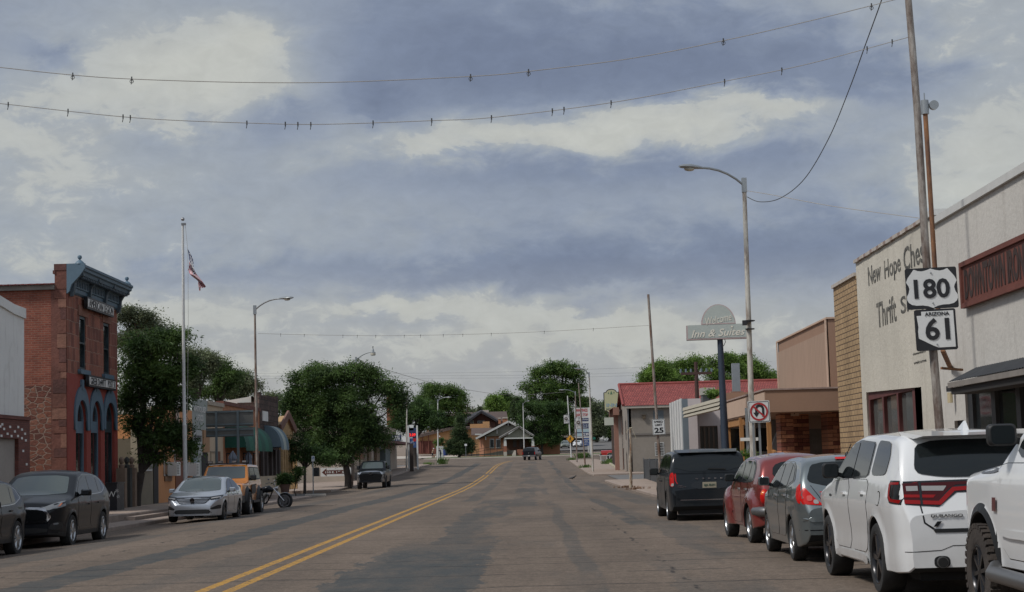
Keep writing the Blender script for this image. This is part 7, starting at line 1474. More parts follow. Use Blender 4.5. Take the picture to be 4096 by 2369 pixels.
for k, (yl_, yr__, lb) in enumerate(((917, 908, 'topmost'), (924, 920, 'middle'), (930, 927, 'lowest'))):
    wire('%s of the three long power lines crossing behind the trees' % lb, [V3(*dp(560, yl_+2), 330), V3(*dp(1100, yl_+1), 330), V3(*dp(1480, yr__), 330), V3(*dp(1900, yr__-18), 330)], .018, pm('far_cable', (.2, .21, .22), .8, 0, 0), nm='power_line', grp='overhead power lines')
# utility poles
def upole(label, fx, ftop, Y, arm=1.1, w=.14, base=None):
    p = at(fx, ftop, Y=Y); z0_ = zy(Y); o = thing('utility_pole', label, 'utility pole', (p.x, Y, z0_), 'wooden utility poles'); mb = MB(); mb.tube([(p.x, Y, z0_), (p.x, Y, p.z)], [w*1.2, w*.8], 8); obj('shaft', mb, pm('creosote_wood', (.06, .032, .026), .9, 0, .2, 3), o, 50)
    mb = MB(); mb.box(p.x-arm, p.x+arm, Y-.1, Y-.0, p.z-.75, p.z-.6); obj('crossarm', mb, pm('creosote_wood', (.06, .032, .026), .9, 0, .2, 3), o)
    mb = MB(); [mb.tube([(p.x+arm*k/3, Y-.05, p.z-.6), (p.x+arm*k/3, Y-.05, p.z-.4)], .06, 6) for k in (-3, -2, -1, 1, 2, 3)]; obj('insulator', mb, pm('glass_insulator', (.12, .16, .18), .3, 0, 0), o)
    return o
upole('dark wooden utility pole in front of the red motel roof', 2783, 1448, 100, .9, .13); upole('small distant utility pole above the dark-roofed house', 1870, 1617, 380, 1.6, .16)
# --- traffic signs
SGW = pm('sign_sheeting', (.60, .61, .60), .45, 0, .06, 2); SGB = pm('sign_sheeting_black', (.012, .013, .016), .45, 0, 0); SGR = pm('sign_sheeting_red', (.36, .018, .02), .45, 0, .05, 3); ALUB = pm('sign_back', (.25, .26, .27), .5, .4, .1, 2)
def FS(fx, fy, Y, tilt=0):
    p = at(fx, fy, Y=Y); return frame(p, (cos(radians(tilt)), 0, sin(radians(tilt))), (-sin(radians(tilt)), 0, cos(radians(tilt))))
def off(M, w): return M @ Matrix.Translation((0, 0, w))
def ell(cx_, cy_, rx, ry, n=28, a0=0, a1=360): return [(cx_+rx*cos(radians(a0+(a1-a0)*i/n)), cy_+ry*sin(radians(a0+(a1-a0)*i/n))) for i in range(n+(0 if a1-a0 == 360 else 1))]
M1 = FS(3727, 1153, Ys-.12, 1.3); o = tag(thing('route_sign', 'black square sign with white shield reading 180', 'road sign', M1.translation), None); s_ = 205/270/.762
plate([rrect(-.38, .38, -.305, .305, .03)], .012, M1, 'sign_plate', SGB, o)
sh = [(-.375, .10), (-.345, .165), (-.25, .285), (-.235, .282), (-.19, .262), (-.13, .255), (-.06, .27), (0, .292), (.06, .27), (.13, .255), (.19, .262), (.235, .282), (.25, .285), (.345, .165), (.375, .10), (.34, .04), (.33, -.0), (.345, -.06), (.375, -.11), (.375, -.16), (.355, -.20), (.31, -.235), (.24, -.25), (.15, -.25), (.07, -.265), (0, -.295)]
sh = sh+[(-x, y) for x, y in sh[::-1] if x > .01 and y < .05]
plate([sh], .006, off(M1, .005), 'shield', SGW, o); text('180', .29, off(M1, .011) @ Matrix.Translation((0, -.005, 0)), SGB, o, w=.53, name='numerals', bold=.025)
for v in (.225, -.225): mb = MB(); mb.lathe([(.012, 0), (.012, .006), (.001, .008)], 10, off(M1, .012) @ Matrix.Translation((0, v, 0))); obj('bolt', mb, GALV, o)
M2 = FS(3744, 1319, Ys-.12, 1.3); o = thing('route_sign', 'black square sign with white state outline reading ARIZONA 61', 'road sign', M2.translation)
plate([rrect(-.305, .305, -.305, .305, .03)], .012, M2, 'sign_plate', SGB, o)
az_ = [(-.20, .275), (-.20, .215), (-.27, .215), (-.265, .15), (-.255, .05), (-.265, -.02), (-.262, -.12), (-.05, -.235), (.02, -.265), (.272, -.265), (.272, .275)]
plate([az_], .006, off(M2, .005), 'state_outline', SGW, o); text('ARIZONA', .055, off(M2, .011) @ Matrix.Translation((.03, .235, 0)), SGB, o, w=.36, bold=.012); text('61', .33, off(M2, .011) @ Matrix.Translation((.02, .01, 0)), SGB, o, w=.36, name='numerals', bold=.025)
mb = MB(); mb.lathe([(.012, 0), (.012, .006), (.001, .008)], 10, off(M2, .012) @ Matrix.Translation((0, -.22, 0))); obj('bolt', mb, GALV, o)
M3 = FS(2635, 1708, 82.85, 1.5); o = thing('speed_limit_sign', 'white speed limit 25 sign on the leaning pole', 'road sign', M3.translation)
plate([rrect(-.305, .305, -.38, .38, .035)], .012, M3, 'sign_plate', SGW, o); plate([rrect(-.29, .29, -.365, .365, .03), rrect(-.275, .275, -.35, .35, .025)], .004, off(M3, .005), 'border', SGB, o)
text('SPEED', .10, off(M3, .006) @ Matrix.Translation((0, .25, 0)), SGB, o, w=.43, bold=.015); text('LIMIT', .10, off(M3, .006) @ Matrix.Translation((0, .10, 0)), SGB, o, w=.36, bold=.015); text('25', .26, off(M3, .006) @ Matrix.Translation((0, -.16, 0)), SGB, o, w=.44, name='numerals', bold=.03)
M4 = FS(3036, 1647, 48.3, 1.2); o = thing('no_u_turn_sign', 'square white no-U-turn sign with red ring', 'road sign', M4.translation)
plate([rrect(-.305, .305, -.305, .305, .035)], .012, M4, 'sign_plate', SGW, o); plate([rrect(-.285, .285, -.285, .285, .03), rrect(-.272, .272, -.272, .272, .025)], .004, off(M4, .005), 'border', SGB, o)
ar = [(.15, -.15), (.085, -.15), (.085, .07)]+[(.02+.065*cos(radians(a)), .07+.065*sin(radians(a))) for a in range(15, 180, 15)]+[(-.045, .07), (-.045, -.02), (.01, -.02), (-.078, -.16), (-.165, -.02), (-.11, -.02), (-.11, .07)]+[(.02+.13*cos(radians(a)), .07+.13*sin(radians(a))) for a in range(165, 0, -15)]+[(.15, .07)]
plate([ar], .004, off(M4, .006), 'arrow', SGB, o)
plate([ell(0, 0, .255, .255, 40), ell(0, 0, .205, .205, 40)], .004, off(M4, .009), 'red_ring', SGR, o)
mb = MB(); mb.bar((-.15, .15, 0), (.15, -.15, 0), .045, .003, (0, 0, 1)); mb.v = [tuple(off(M4, .011) @ Vector(v)) for v in mb.v]; obj('red_slash', mb, SGR, o)
mb = MB(); p = at(3036, 1700, Y=48.4); mb.box(p.x-.2, p.x-.14, 48.33, 48.37, .1, p.z+.3)
mb.box(p.x-.02, p.x+.04, 48.40, 48.44, .1, p.z+.3); obj('sign_post', mb, GALV, o)
M5 = FS(2281, 1756, 226.8); o = thing('pedestrian_sign', 'yellow diamond pedestrian crossing sign', 'road sign', M5.translation)
YEL = pm('sign_sheeting_yellow', (.62, .29, .015), .5, 0, .05, 2); plate([[(0, -.54), (.54, 0), (0, .54), (-.54, 0)]], .012, M5, 'sign_plate', YEL, o); plate([[(0, -.50), (.50, 0), (0, .50), (-.50, 0)], [(0, -.47), (.47, 0), (0, .47), (-.47, 0)]], .004, off(M5, .006), 'border', SGB, o)
mb = MB(); mb.v = []; 
for a_, b_, w_ in (((.02, .16), (-.02, -.08), .11), ((0, -.05), (-.09, -.17), .065), ((-.09, -.17), (-.13, -.31), .05), ((0, -.05), (.09, -.17), .065), ((.09, -.17), (.15, -.30), .05), ((.02, .13), (-.12, .02), .045), ((-.12, .02), (-.17, -.05), .04), ((.03, .13), (.12, .04), .045), ((.12, .04), (.16, -.04), .04)): mb.bar((*a_, 0), (*b_, 0), w_, .004, (0, 0, 1))
mb.lathe([(.001, 0), (.055, 0), (.055, .004), (.001, .004)], 14, Matrix.Translation((.03, .235, -.002))); mb.v = [tuple(off(M5, .01) @ Vector(v)) for v in mb.v]; obj('walking_figure', mb, SGB, o)
# banners on two poles
BAN = pm('banner_cloth', (.50, .50, .48), .8, 0, .08, 2); BRD = pm('banner_brown', (.07, .04, .03), .8, 0, .1, 3)
for lb, cx_, cy_, Y, w_, h_ in (('upper small white banner with round brown emblem', 2264.5, 1677, 226.9, 18.5, 34), ('lower large white banner with round brown emblem', 2313.5, 1693, 174.9, 21.5, 44)):
    k = FX/Y; M6 = FS(cx_, cy_, Y, 2); w_, h_ = w_/k, h_/k; o = thing('street_banner', lb, 'banner', M6.translation, 'white banners on the leaning poles')
    n = 8; mb = MB(); vs = [tuple(M6 @ Vector((-w_/2+w_*i/n, -h_/2+h_*j/n, .05*sin(i*1.1+j*.6)))) for j in range(n+1) for i in range(n+1)]; mb.add(vs, [(j*(n+1)+i, j*(n+1)+i+1, (j+1)*(n+1)+i+1, (j+1)*(n+1)+i) for j in range(n) for i in range(n)]); obj('cloth', mb, BAN, o, 60)
    plate([ell(0, .06*h_, w_*.33, w_*.33)], .01, off(M6, .09), 'emblem', BRD, o); text('CR', w_*.25, off(M6, .10) @ Matrix.Translation((0, .06*h_, 0)), BAN, o, w=w_*.4, bold=.03, name='emblem_letters'); text('welcome', w_*.12, off(M6, .09) @ Matrix.Translation((0, -.25*h_, 0)), BRD, o, w=w_*.7, bold=.02)
    mb = MB(); [mb.bar(M6 @ Vector((-w_*.6, s*h_/2, 0)), M6 @ Vector((w_*.75, s*h_/2, 0)), .03) for s in (-1, 1)]; obj('banner_arm', mb, GREYM, o)
# flagpole and flag
YF = 67.0; k = FX/YF; b0 = at(742, 1935, Y=YF); tpx = at(731, 893, Y=YF)
o = thing('flagpole', 'tall white flagpole with metal ball on top', 'flagpole', (b0.x, YF, .3)); mb = MB(); pj = at(738, 1700, Y=YF)
mb.tube([(b0.x, YF, .2), tuple(pj)], .082, 12); mb.tube([tuple(pj), (pj.x, YF, pj.z+.02), tuple(at(735, 1500, Y=YF)), tuple(tpx)], [.09, .07, .065, .045], 12); obj('shaft', mb, rusty('chipped_white_pole', (.56, .56, .54), (.12, .11, .10), .30, 3.), o, 50)
mb = MB(); mb.ball(tuple(at(731, 877, Y=YF)), .075, 14); obj('ball', mb, pm('dull_metal', (.3, .3, .3), .35, .8, .1), o, 60); mb = MB(); q = at(733, 897, Y=YF); mb.box(q.x-.07, q.x+.1, YF-.06, YF+.06, q.z-.04, q.z+.04); obj('truck_pulley', mb, GREYM, o)
mb = MB(); mb.tube([V3(741, 902, YF), V3(750, 990, YF), V3(752, 1080, YF), V3(753, 1300, YF), V3(750, 1600, YF), V3(744, 1900, YF)], .008, 5); obj('halyard', mb, pm('rope', (.4, .39, .36), .9, 0, 0), o)
fl = thing('flag', 'limp American flag hanging from the white flagpole', 'flag', V3(750, 995, YF))
RF, BF = pm('flag_red', (.42, .02, .04), .8, 0, .1, 4), pm('flag_blue', (.02, .03, .10), .8, 0, .1, 4); WF = pm('flag_white', (.7, .7, .7), .8, 0, .06, 4)
hoist = [(750, 995), (757, 1060), (754, 1078)]
A_, B_, D_ = Vector(V3(750, 994, YF)), Vector(V3(753, 1080, YF)), Vector(V3(803, 1140, YF)); n, m_ = 26, 26; mb = MB(); mb.mats = [RF, WF, BF]
def fpt(u, v):      # u along the fly, v down the hoist
    h = A_.lerp(B_, v); tip = Vector(V3(820-20*v, 1146+18*v, YF)); p = h.lerp(tip, u**.85); sag = Vector((.10*sin(pi*u)*(v-.2), 0, -.12*sin(pi*u)*(1-v))); w_ = Vector((.05*sin(u*9+v*3), .16*sin(u*13+v*9)*min(1, u*3), 0)); return p+sag+w_
vs = [tuple(fpt(i/n, j/m_)) for j in range(m_+1) for i in range(n+1)]; mb.v = vs
for j in range(m_):
    for i in range(n): mb.f.append((j*(n+1)+i, j*(n+1)+i+1, (j+1)*(n+1)+i+1, (j+1)*(n+1)+i)); mb.mi.append(2 if (i/n < .4 and j < 14) else ((j//2) % 2))
obj('flag_cloth', mb, None, fl, 60)
mb = MB()
for j in range(1, 13, 2):
    for i in range(1, 10, 2): c0 = fpt((i+.5)/n, (j+.5)/m_); mb.add([c0+Vector((.025*cos(a*pi/2), -.02, .025*sin(a*pi/2))) for a in range(4)], [(0, 1, 2, 3)])
obj('stars', mb, WF, fl)
# back of the big road sign
o = thing('road_sign_back', 'plain grey back of a large road sign on two steel posts', 'road sign', gp(880, 70)); YS_ = 70
a, b_, c_, d = at(823, 1652, Y=YS_), at(1013, 1652, Y=YS_), at(1013, 1747, Y=YS_), at(823, 1754, Y=YS_)
zt1, zs = at(823, 1650, Y=YS_).z, at(823, 1712, Y=YS_).z; zb1 = at(823, 1750, Y=YS_).z
BKS = pm('sign_back_grey', (.13, .13, .12), .45, .3, .16, .8)
mb = MB(); mb.box(a.x, b_.x, YS_, YS_+.02, zs+.02, zt1+.05); mb.box(a.x, b_.x, YS_, YS_+.02, zb1, zs-.02); obj('sign_panel', mb, BKS, o)
mb = MB(); [mb.box(a.x+(.02 if k_z != 0 else 0), b_.x, YS_-.05, YS_-.005, z_-.03, z_+.03) for k_z, z_ in enumerate((zt1, zs+.12, zs-.1, zb1+.06))]; obj('rail', mb, pm('steel_rail', (.13, .16, .17), .5, .3, .1), o)
for fx in (867, 953): q = at(fx, 1700, Y=YS_); mb = MB(); mb.box(q.x-.045, q.x+.045, YS_-.14, YS_-.055, .2, zt1+.05); obj('post', mb, pm('steel_rail', (.13, .16, .17), .5, .3, .1), o)
# --- motel sign on blue post ("Welcome  Inn & Suites")
YI = 57.5; k = FX/YI; o = thing('motel_sign', 'pale green roundtop sign reading Welcome Inn & Suites on a thick blue-black post', 'sign', gp(2905, YI))
SGN = pm('sea_green_face', (.37, .41, .38), .6, 0, .09, 1); EDG = pm('pink_edging', (.42, .33, .32), .6, 0, .08, 2); CRM = pm('cream_letters', (.66, .63, .54), .6, 0, .05, 3)
M7 = FS(2870, 1327, YI, 0); s = 1/k
W0, W1, H0, H1 = -124*s, 122*s, -30*s, 28*s
outl = [(W0, H0), (W1, H0), (W1, H1), (74*s, H1)]+[(5*s+69*s*cos(t_), H1+82*s*sin(t_)) for t_ in [pi*i/20 for i in range(1, 20)]]+[(-64*s, H1), (W0, H1)]
M7 = M7 @ Matrix.Rotation(radians(-4), 4, 'Y')
plate([outl], .35, M7, 'sign_box', pm('sign_side', (.22, .21, .2), .6, 0, .15, 2), o); plate([outl], .01, off(M7, .008), 'edging', EDG, o); plate([[(x*.955+.0, H0+(y-H0)*.93+5*s) if abs(x) > 70*s else (5*s+(x-5*s)*.92, H0+(y-H0)*.95+4*s) for x, y in outl]], .01, off(M7, .016), 'face', SGN, o)
mb = MB(); mb.box(-62*s, 72*s, 30*s, 34*s, 0, .008); mb.v = [tuple(off(M7, .016) @ Vector(v)) for v in mb.v]; obj('rule', mb, EDG, o)
text('Welcome', 30*s, off(M7, .024) @ Matrix.Translation((6*s, 50*s, 0)) @ Matrix.Rotation(radians(10), 4, 'Z'), CRM, o, w=104*s, shear=.35, bold=.0); text('Inn & Suites', 30*s, off(M7, .024) @ Matrix.Translation((2*s, -4*s, 0)) @ Matrix.Rotation(radians(1.5), 4, 'Z'), CRM, o, w=215*s, shear=.35, bold=.01)
st = [((7 if i % 2 else 3)*s*.9*sin(radians(36*i+36)), (7 if i % 2 else 3)*s*.9*cos(radians(36*i+36))) for i in range(10)]; plate([st], .008, off(M7, .03) @ Matrix.Translation((58*s, 18*s, 0)), 'star', CRM, o)
pt_, pb = at(2880, 1357, Y=YI+.15), gp(2906, YI+.15); mb = MB(); mb.tube([tuple(pt_), (pb[0], YI+.15, 0)], [.095, .15], 14); mb.v = [(v[0], v[1], v[2]) for v in mb.v]; obj('post', mb, pm('blue_black_paint', (.022, .034, .055), .55, 0, .2, 2), o, 50)
mb = MB(); mb.tube([V3(2899, 1358, YI), V3(2902, 1368, YI), V3(2894, 1385, YI)], .012, 5); obj('cable', mb, BLK, o)
# --- INN MOTEL sign further on
YN = 185; k = FX/YN; s = 1/k; o = thing('inn_sign', 'cream shield-shaped INN MOTEL sign with dark rim above a blank white board', 'sign', gp(2455, YN)); M8 = FS(2446, 1606, YN)
w_ = 31*s; pf = [(-w_, -38*s), (-w_, 36*s), (-w_*.72, 38*s)]+[(w_*.68*cos(t_), 38*s+12*s*sin(t_)) for t_ in [pi-pi*i/10 for i in range(11)]]+[(w_*.72, 38*s), (w_, 36*s), (w_, -38*s), (w_*.72, -38*s)]+[(w_*.68*cos(t_), -38*s-10*s*sin(t_)) for t_ in [pi*i/10 for i in range(11)]]+[(-w_*.72, -38*s)]
plate([pf], .3, M8, 'sign_rim', BLK, o); plate([[(x*.90, y*.93) for x, y in pf]], .02, off(M8, .02), 'sign_face', pm('cream_face', (.43, .42, .25), .6, 0, .06, 1), o)
BLL = pm('faded_blue_letters', (.22, .30, .34), .7, 0, .15, 3); text('INN', 14*s, off(M8, .03) @ Matrix.Translation((0, -15*s, 0)), BLL, o, w=42*s, bold=.03); text('MOTEL', 8*s, off(M8, .03) @ Matrix.Translation((0, -30*s, 0)), pm('grey_green_letters', (.18, .2, .15), .7, 0, .1), o, w=44*s, bold=.02)
GT = pm('green_trees_print', (.06, .14, .08), .7, 0, .1)
for tx, ty, th in ((0, 35, 14), (-11, 34, 8), (11, 36, 8)): plate([[(tx*s-th*.35*s, ty*s-th*.5*s), (tx*s+th*.35*s, ty*s-th*.5*s), (tx*s, ty*s+th*.5*s)]], .008, off(M8, .03), 'printed_tree', GT, o)
mb = MB(); mb.box(*(at(2418, 1700, Y=YN).x, at(2480, 1700, Y=YN).x), YN-.15, YN+.15, at(2418, 1702, Y=YN).z, at(2418, 1671, Y=YN).z); obj('blank_board', mb, pm('board_white', (.42, .43, .36), .7, 0, .06, 1), o)
q = gp(2455, YN, -.1); p = at(2447, 1655, Y=YN); mb = MB(); mb.bar(q, (p.x, YN+.0, p.z), .28, .2, (0, 1, 0)); obj('post', mb, pm('brown_post', (.075, .055, .045), .8, 0, .15, 2), o)
# --- fuel price pylon, right
YG = 264; k = FX/YG; s = 1/k; o = thing('fuel_price_sign', 'tall white pylon reading WHITINGS QUICK STOP with blue fuel price panels', 'sign', gp(2364, YG)); NAVY = pm('navy_panel', (.025, .035, .095), .5, 0, .08, 1); REDL = pm('red_letters', (.40, .02, .02), .5, 0, 0)
M9 = FS(2328, 1710, YG); P9 = lambda x0, x1, y0, y1: rect((x0-2328)*s, (x1-2328)*s, (1710-y1)*s, (1710-y0)*s)
plate([P9(2299, 2357, 1632, 1752)], .3, M9, 'sign_box', pm('pylon_white', (.5, .5, .48), .6, 0, .05, 1), o); mb = MB(); q = gp(2364, YG, -.2); mb.box(q[0]-.16, q[0]+.16, YG-.2, YG+.2, q[2], at(2364, 1630, Y=YG).z); obj('pylon_post', mb, WHPOLE, o)
T9 = lambda x, y: off(M9, .02) @ Matrix.Translation(((x-2328)*s, (1710-y)*s, 0))
text('WHITINGS', 13*s, T9(2328, 1642), REDL, o, w=48*s, bold=.02); text('QUICK STOP', 13*s, T9(2328, 1661), REDL, o, w=49*s, bold=.02)
for x0_, x1_, y0_, y1_, m in ((2300, 2355, 1673, 1686, NAVY), (2300, 2355, 1694, 1715, NAVY), (2306, 2355, 1717, 1729, pm('pale_blue_panel', (.32, .42, .45), .5, 0, .05, 1)), (2300, 2355, 1729, 1746, NAVY), (2306, 2328, 1733, 1745, pm('pale_blue_panel', (.32, .42, .45), .5, 0, .05, 1))): plate([P9(x0_, x1_, y0_, y1_)], .01, off(M9, .011+(.006 if m is not NAVY else 0)), 'price_panel', m, o)
text('All Pumps', 7*s, T9(2338, 1679), SGW, o, w=30*s, bold=.01); text('2.51', 13*s, T9(2343, 1705), pm('grey_digits', (.3, .33, .36), .5, 0, 0), o, w=22*s, bold=.03, name='price'); text('2.99', 11*s, T9(2343, 1738), SGW, o, w=21*s, bold=.03, name='price')
plate([P9(2326, 2360, 1752, 1783)], .15, M9, 'lower_panel', pm('blue_panel', (.03, .07, .20), .5, 0, .05, 1), o)
for i, tx in enumerate(('WHITE MTN', 'OPEN', '7 am - 9', '7 am - 9')): text(tx, 4*s, T9(2343, 1759+i*6.3), SGW, o, w=(24, 12, 16, 16)[i]*s, bold=.02)
mb = MB(); [mb.box(at(x_, 1790, Y=YG).x-.06, at(x_, 1790, Y=YG).x+.06, YG-.1, YG+.1, zy(YG), at(x_, 1783, Y=YG).z) for x_ in (2353,)]; obj('panel_leg', mb, WHPOLE, o)
# --- fuel price sign, left with red digits
YL = 196; k = FX/YL; s = 1/k; o = thing('fuel_price_sign', 'blue fuel sign with glowing red price digits, left beyond the round tree', 'sign', gp(1671, YL)); M10 = FS(1652, 1750, YL)
P10 = lambda x0, x1, y0, y1: rect((x0-1652)*s, (x1-1652)*s, (1750-y1)*s, (1750-y0)*s); BLP = pm('blue_panel', (.03, .07, .20), .5, 0, .05, 1)
plate([P10(1637, 1667, 1712, 1750)], .3, M10, 'price_board', NAVY, o); plate([P10(1638, 1667, 1753, 1791)], .3, M10, 'advert_board', BLP, o); plate([[(x, y) for x, y in P10(1637, 1655, 1700, 1722)]], .31, M10, 'white_header', SGW, o)
GLOW = pm('red_led', (.9, .03, .02), .5, 0, 0, emit=.9); text('3.09', 12*s, off(M10, .02) @ Matrix.Translation(((1650-1652)*s, (1750-1740)*s, 0)), GLOW, o, w=25*s, bold=.02, name='price')
plate([ell((1658-1652)*s, (1750-1760)*s, 7*s, 7*s)], .01, off(M10, .015), 'round_logo', REDL, o); text('Fuel &', 7*s, off(M10, .02) @ Matrix.Translation((-6*s, -18*s, 0)) @ Matrix.Rotation(.25, 4, 'Z'), SGW, o, w=16*s, shear=.3); text('PAY', 8*s, off(M10, .02) @ Matrix.Translation((0, -28*s, 0)) @ Matrix.Rotation(.2, 4, 'Z'), SGW, o, w=13*s, shear=.3)
mb = MB(); 
for x_ in (1635, 1671): q = gp(x_, YL, -.1); mb.box(q[0]-.09, q[0]+.09, YL-.1, YL+.1, q[2], at(x_, 1702, Y=YL).z)
obj('sign_post', mb, WHPOLE, o)
# --- arrow wall sign 110 E. 1ST S
YA = 129; o = thing('arrow_wall_sign', 'white wall board with red-brown arrow reading 110 E. 1ST S', 'sign', gp(1340, YA)); k = FX/YA; s = 1/k; M11 = FS(1340, 1887, YA); P11 = lambda x0, x1, y0, y1: rect((x0-1340)*s, (x1-1340)*s, (1887-y1)*s, (1887-y0)*s)
plate([P11(1283, 1404, 1871, 1905)], .12, M11, 'board', SGW, o); plate([[((x-1340)*s, (1887-y)*s) for x, y in ((1287, 1889), (1306, 1873), (1306, 1881), (1400, 1881), (1400, 1896), (1306, 1896), (1306, 1904))]], .01, off(M11, .01), 'arrow', pm('red_brown', (.09, .025, .018), .7, 0, .1, 2), o)
text('110 E. 1', 8*s, off(M11, .02) @ Matrix.Translation(((1325-1340)*s, -2*s, 0)), SGW, o, w=46*s, bold=.03); text('ST', 4.5*s, off(M11, .02) @ Matrix.Translation(((1357-1340)*s, 1*s, 0)), SGW, o, w=9*s, bold=.03); text('ST.', 8*s, off(M11, .02) @ Matrix.Translation(((1378-1340)*s, -2*s, 0)), SGW, o, w=20*s, bold=.03)
# handicap parking sign, kerb stop, bins
YH = 108; o = thing('parking_sign', 'small blue and white wheelchair parking sign on a post', 'road sign', gp(1251, YH)); M12 = FS(1252, 1835, YH); s = YH/FX
plate([rrect(-6.5*s, 6.5*s, -10.5*s, 10.5*s, .02)], .01, M12, 'sign_plate', SGW, o); plate([rect(-4*s, 4*s, -2*s, 7*s)], .005, off(M12, .005), 'blue_field', pm('sign_blue', (.03, .12, .35), .5, 0, 0), o)
mb = MB(); mb.lathe([(.001, 0), (.035, 0), (.035, .004), (.001, .004)], 10, off(M12, .008) @ Matrix.Translation((-.01, .065, 0))); mb.add([off(M12, .01) @ Vector(v) for v in ((-.02, .05, 0), (.01, .05, 0), (.01, .02, 0), (.04, .01, 0), (.05, -.02, 0), (-.03, -.02, 0))], [(0, 1, 2, 3, 4, 5)]); obj('wheelchair_symbol', mb, SGW, o)
mb = MB(); q = gp(1251, YH, -.1); mb.box(q[0]-.035, q[0]+.035, YH+.01, YH+.06, q[2], at(1251, 1845, Y=YH).z); obj('post', mb, GALV, o)
q = gp(1262, 104, 0); mb = MB(); L0, L1 = at(1220, 1915, Y=101), at(1302, 1915, Y=101); P = [(-.13, 0), (-.11, .13), (-.06, .17), (.06, .17), (.11, .13), (.13, 0)]
mb.add([(L0.x, 101+a, zt(L0.x, 101)-.03+b) for a, b in P]+[(L1.x, 101+a, zt(L0.x, 101)-.03+b) for a, b in P], [tuple(range(6)), tuple(range(11, 5, -1))]+[(i, (i+1) % 6, 6+(i+1) % 6, 6+i) for i in range(6)]); tag(obj('wheel_stop', mb, CONCW), 'pale concrete wheel stop in the side street parking bay', 'wheel stop')
o = thing('waste_bin', 'dark slatted litter bin behind the wheelchair sign', 'bin', gp(1265, 110)); a, b_ = at(1254, 1903, Y=110), at(1275, 1871, Y=110); mb = MB(); mb.box(a.x, b_.x, 110, 110.4, a.z-.05, b_.z); obj('body', mb, PLAST, o); mb = MB()
for i in range(8): x_ = a.x+(b_.x-a.x)*(i+.5)/8; mb.box(x_-.012, x_+.012, 109.97, 110, a.z, b_.z-.03)
obj('slat', mb, pm('slat_grey', (.05, .05, .05), .7, 0, 0), o)
# ---------------------------------------------------------------- far buildings, people
def ybox(mb, fx0, fx1, fyt, fyb, Y, d=4): p, q = at(fx0, fyt, Y=Y), at(fx1, fyb, Y=Y); mb.box(p.x, q.x, Y, Y+d, q.z, p.z); return mb
SHI = pm('brown_shingles', (.085, .06, .052), .9, 0, .2, 1.5, .02, 12); SHID = pm('dark_eaves', (.03, .03, .036), .8, 0, .15, 2); TRW = pm('white_trim', (.48, .48, .46), .7, 0, .06, 2); SAGEW = pm('sage_gable', (.20, .195, .155), .85, 0, .07, 1); TERR = pm('terracotta_brickwork', (.34, .155, .085), .9, 0, .12, 1); OCH = pm('ochre_render', (.42, .235, .11), .9, 0, .10, .5)
YB = 300
def pA(fx, fy, Y=YB): return Vector(V3(fx, fy, Y))
def quad(nm, P, m, par, thick=None):
    mb = MB(); n = len(P); mb.add(P, [tuple(range(n))])
    if thick: mb.add([p+Vector(thick) for p in P], [tuple(range(n-1, -1, -1))]); mb.f += [(i, i+n, (i+1) % n+n, (i+1) % n) for i in range(n)]; mb.mi += [0]*n
    return obj(nm, mb, m, par)
b = house('gabled_bungalow', 'brick bungalow with two nested white-trimmed gables and a front porch', tuple(pA(2000, 1828)), cat='house')
D = Vector((0, 12, 0))
# main wall, gable, porch
quad('wall', [pA(1935, 1826), pA(2240, 1826), pA(2240, 1745), pA(1935, 1745)], TERR, b, (0, 10, 0))
quad('side_wall', [pA(1918, 1826, 309), pA(1935, 1826), pA(1935, 1750), pA(1918, 1750, 309)], TERR, b)
g0, g1, ga = pA(1912, 1754), pA(2085, 1728), pA(2033, 1688)
quad('gable', [pA(1940, 1746, 299.6), pA(2010, 1743, 299.6), pA(2071, 1706, 299.6), pA(2033, 1690, 299.6)], SAGEW, b, (0, .3, 0))
quad('roof', [g0+Vector((0, -.8, 0)), ga+Vector((0, -.8, 0)), ga+D, g0+D], SHI, b, (0, 0, -.12)); quad('roof', [ga+Vector((0, -.8, 0)), pA(2110, 1730, 299.2), pA(2110, 1730, 299.2)+D, ga+D], SHI, b, (0, 0, -.12))
quad('roof', [pA(1885, 1740, 303), pA(1925, 1740, 303), pA(1995, 1712, 306), pA(1885, 1712, 309)], SHI, b, (0, 0, -.1))
def strip(a, c_, h=.32): mb = MB(); mb.bar(a, c_, .12, h, (0, 0, 1)); return obj('barge_board', mb, TRW, b)
strip(pA(1903, 1755, 299), pA(2034, 1686, 299)); strip(pA(2034, 1686, 299), pA(2068, 1704, 299)); strip(pA(1900, 1738, 302.5), pA(1926, 1738, 302.5), .25)
mb = MB(); [mb.box(pA(x_, 1700).x-.06, pA(x_, 1700).x+.06, 299.2, 299.4, pA(x_, y1_).z, pA(x_, y0_).z) for x_, y0_, y1_ in ((1942, 1747, 1760), (1988, 1716, 1735), (2033, 1690, 1704))]; obj('bracket', mb, TRW, b)
mb = MB(); [ybox(mb, x0_, x1_, 1693, 1702, 299.5, .05) for x0_, x1_ in ((2024, 2031), (2035, 2043))]; obj('gable_vent', mb, DOORD, b)
quad('porch_gable', [pA(2012, 1754, 296.6), pA(2130, 1752, 296.6), pA(2076, 1710, 296.6)], SAGEW, b, (0, .3, 0)); strip(pA(1997, 1752, 296.2), pA(2077, 1707, 296.2)); strip(pA(2077, 1707, 296.2), pA(2136, 1745, 296.2)); strip(pA(2018, 1754, 296.2), pA(2132, 1752, 296.2), .2)
quad('porch_roof', [pA(1997, 1750, 296), pA(2077, 1705, 296), pA(2077, 1705, 296)+Vector((0, 5, 0)), pA(1997, 1750, 296)+Vector((0, 5, 0))], SHI, b, (0, 0, -.1)); quad('porch_roof', [pA(2077, 1705, 296), pA(2136, 1743, 296), pA(2136, 1743, 296)+Vector((0, 5, 0)), pA(2077, 1705, 296)+Vector((0, 5, 0))], SHI, b, (0, 0, -.1))
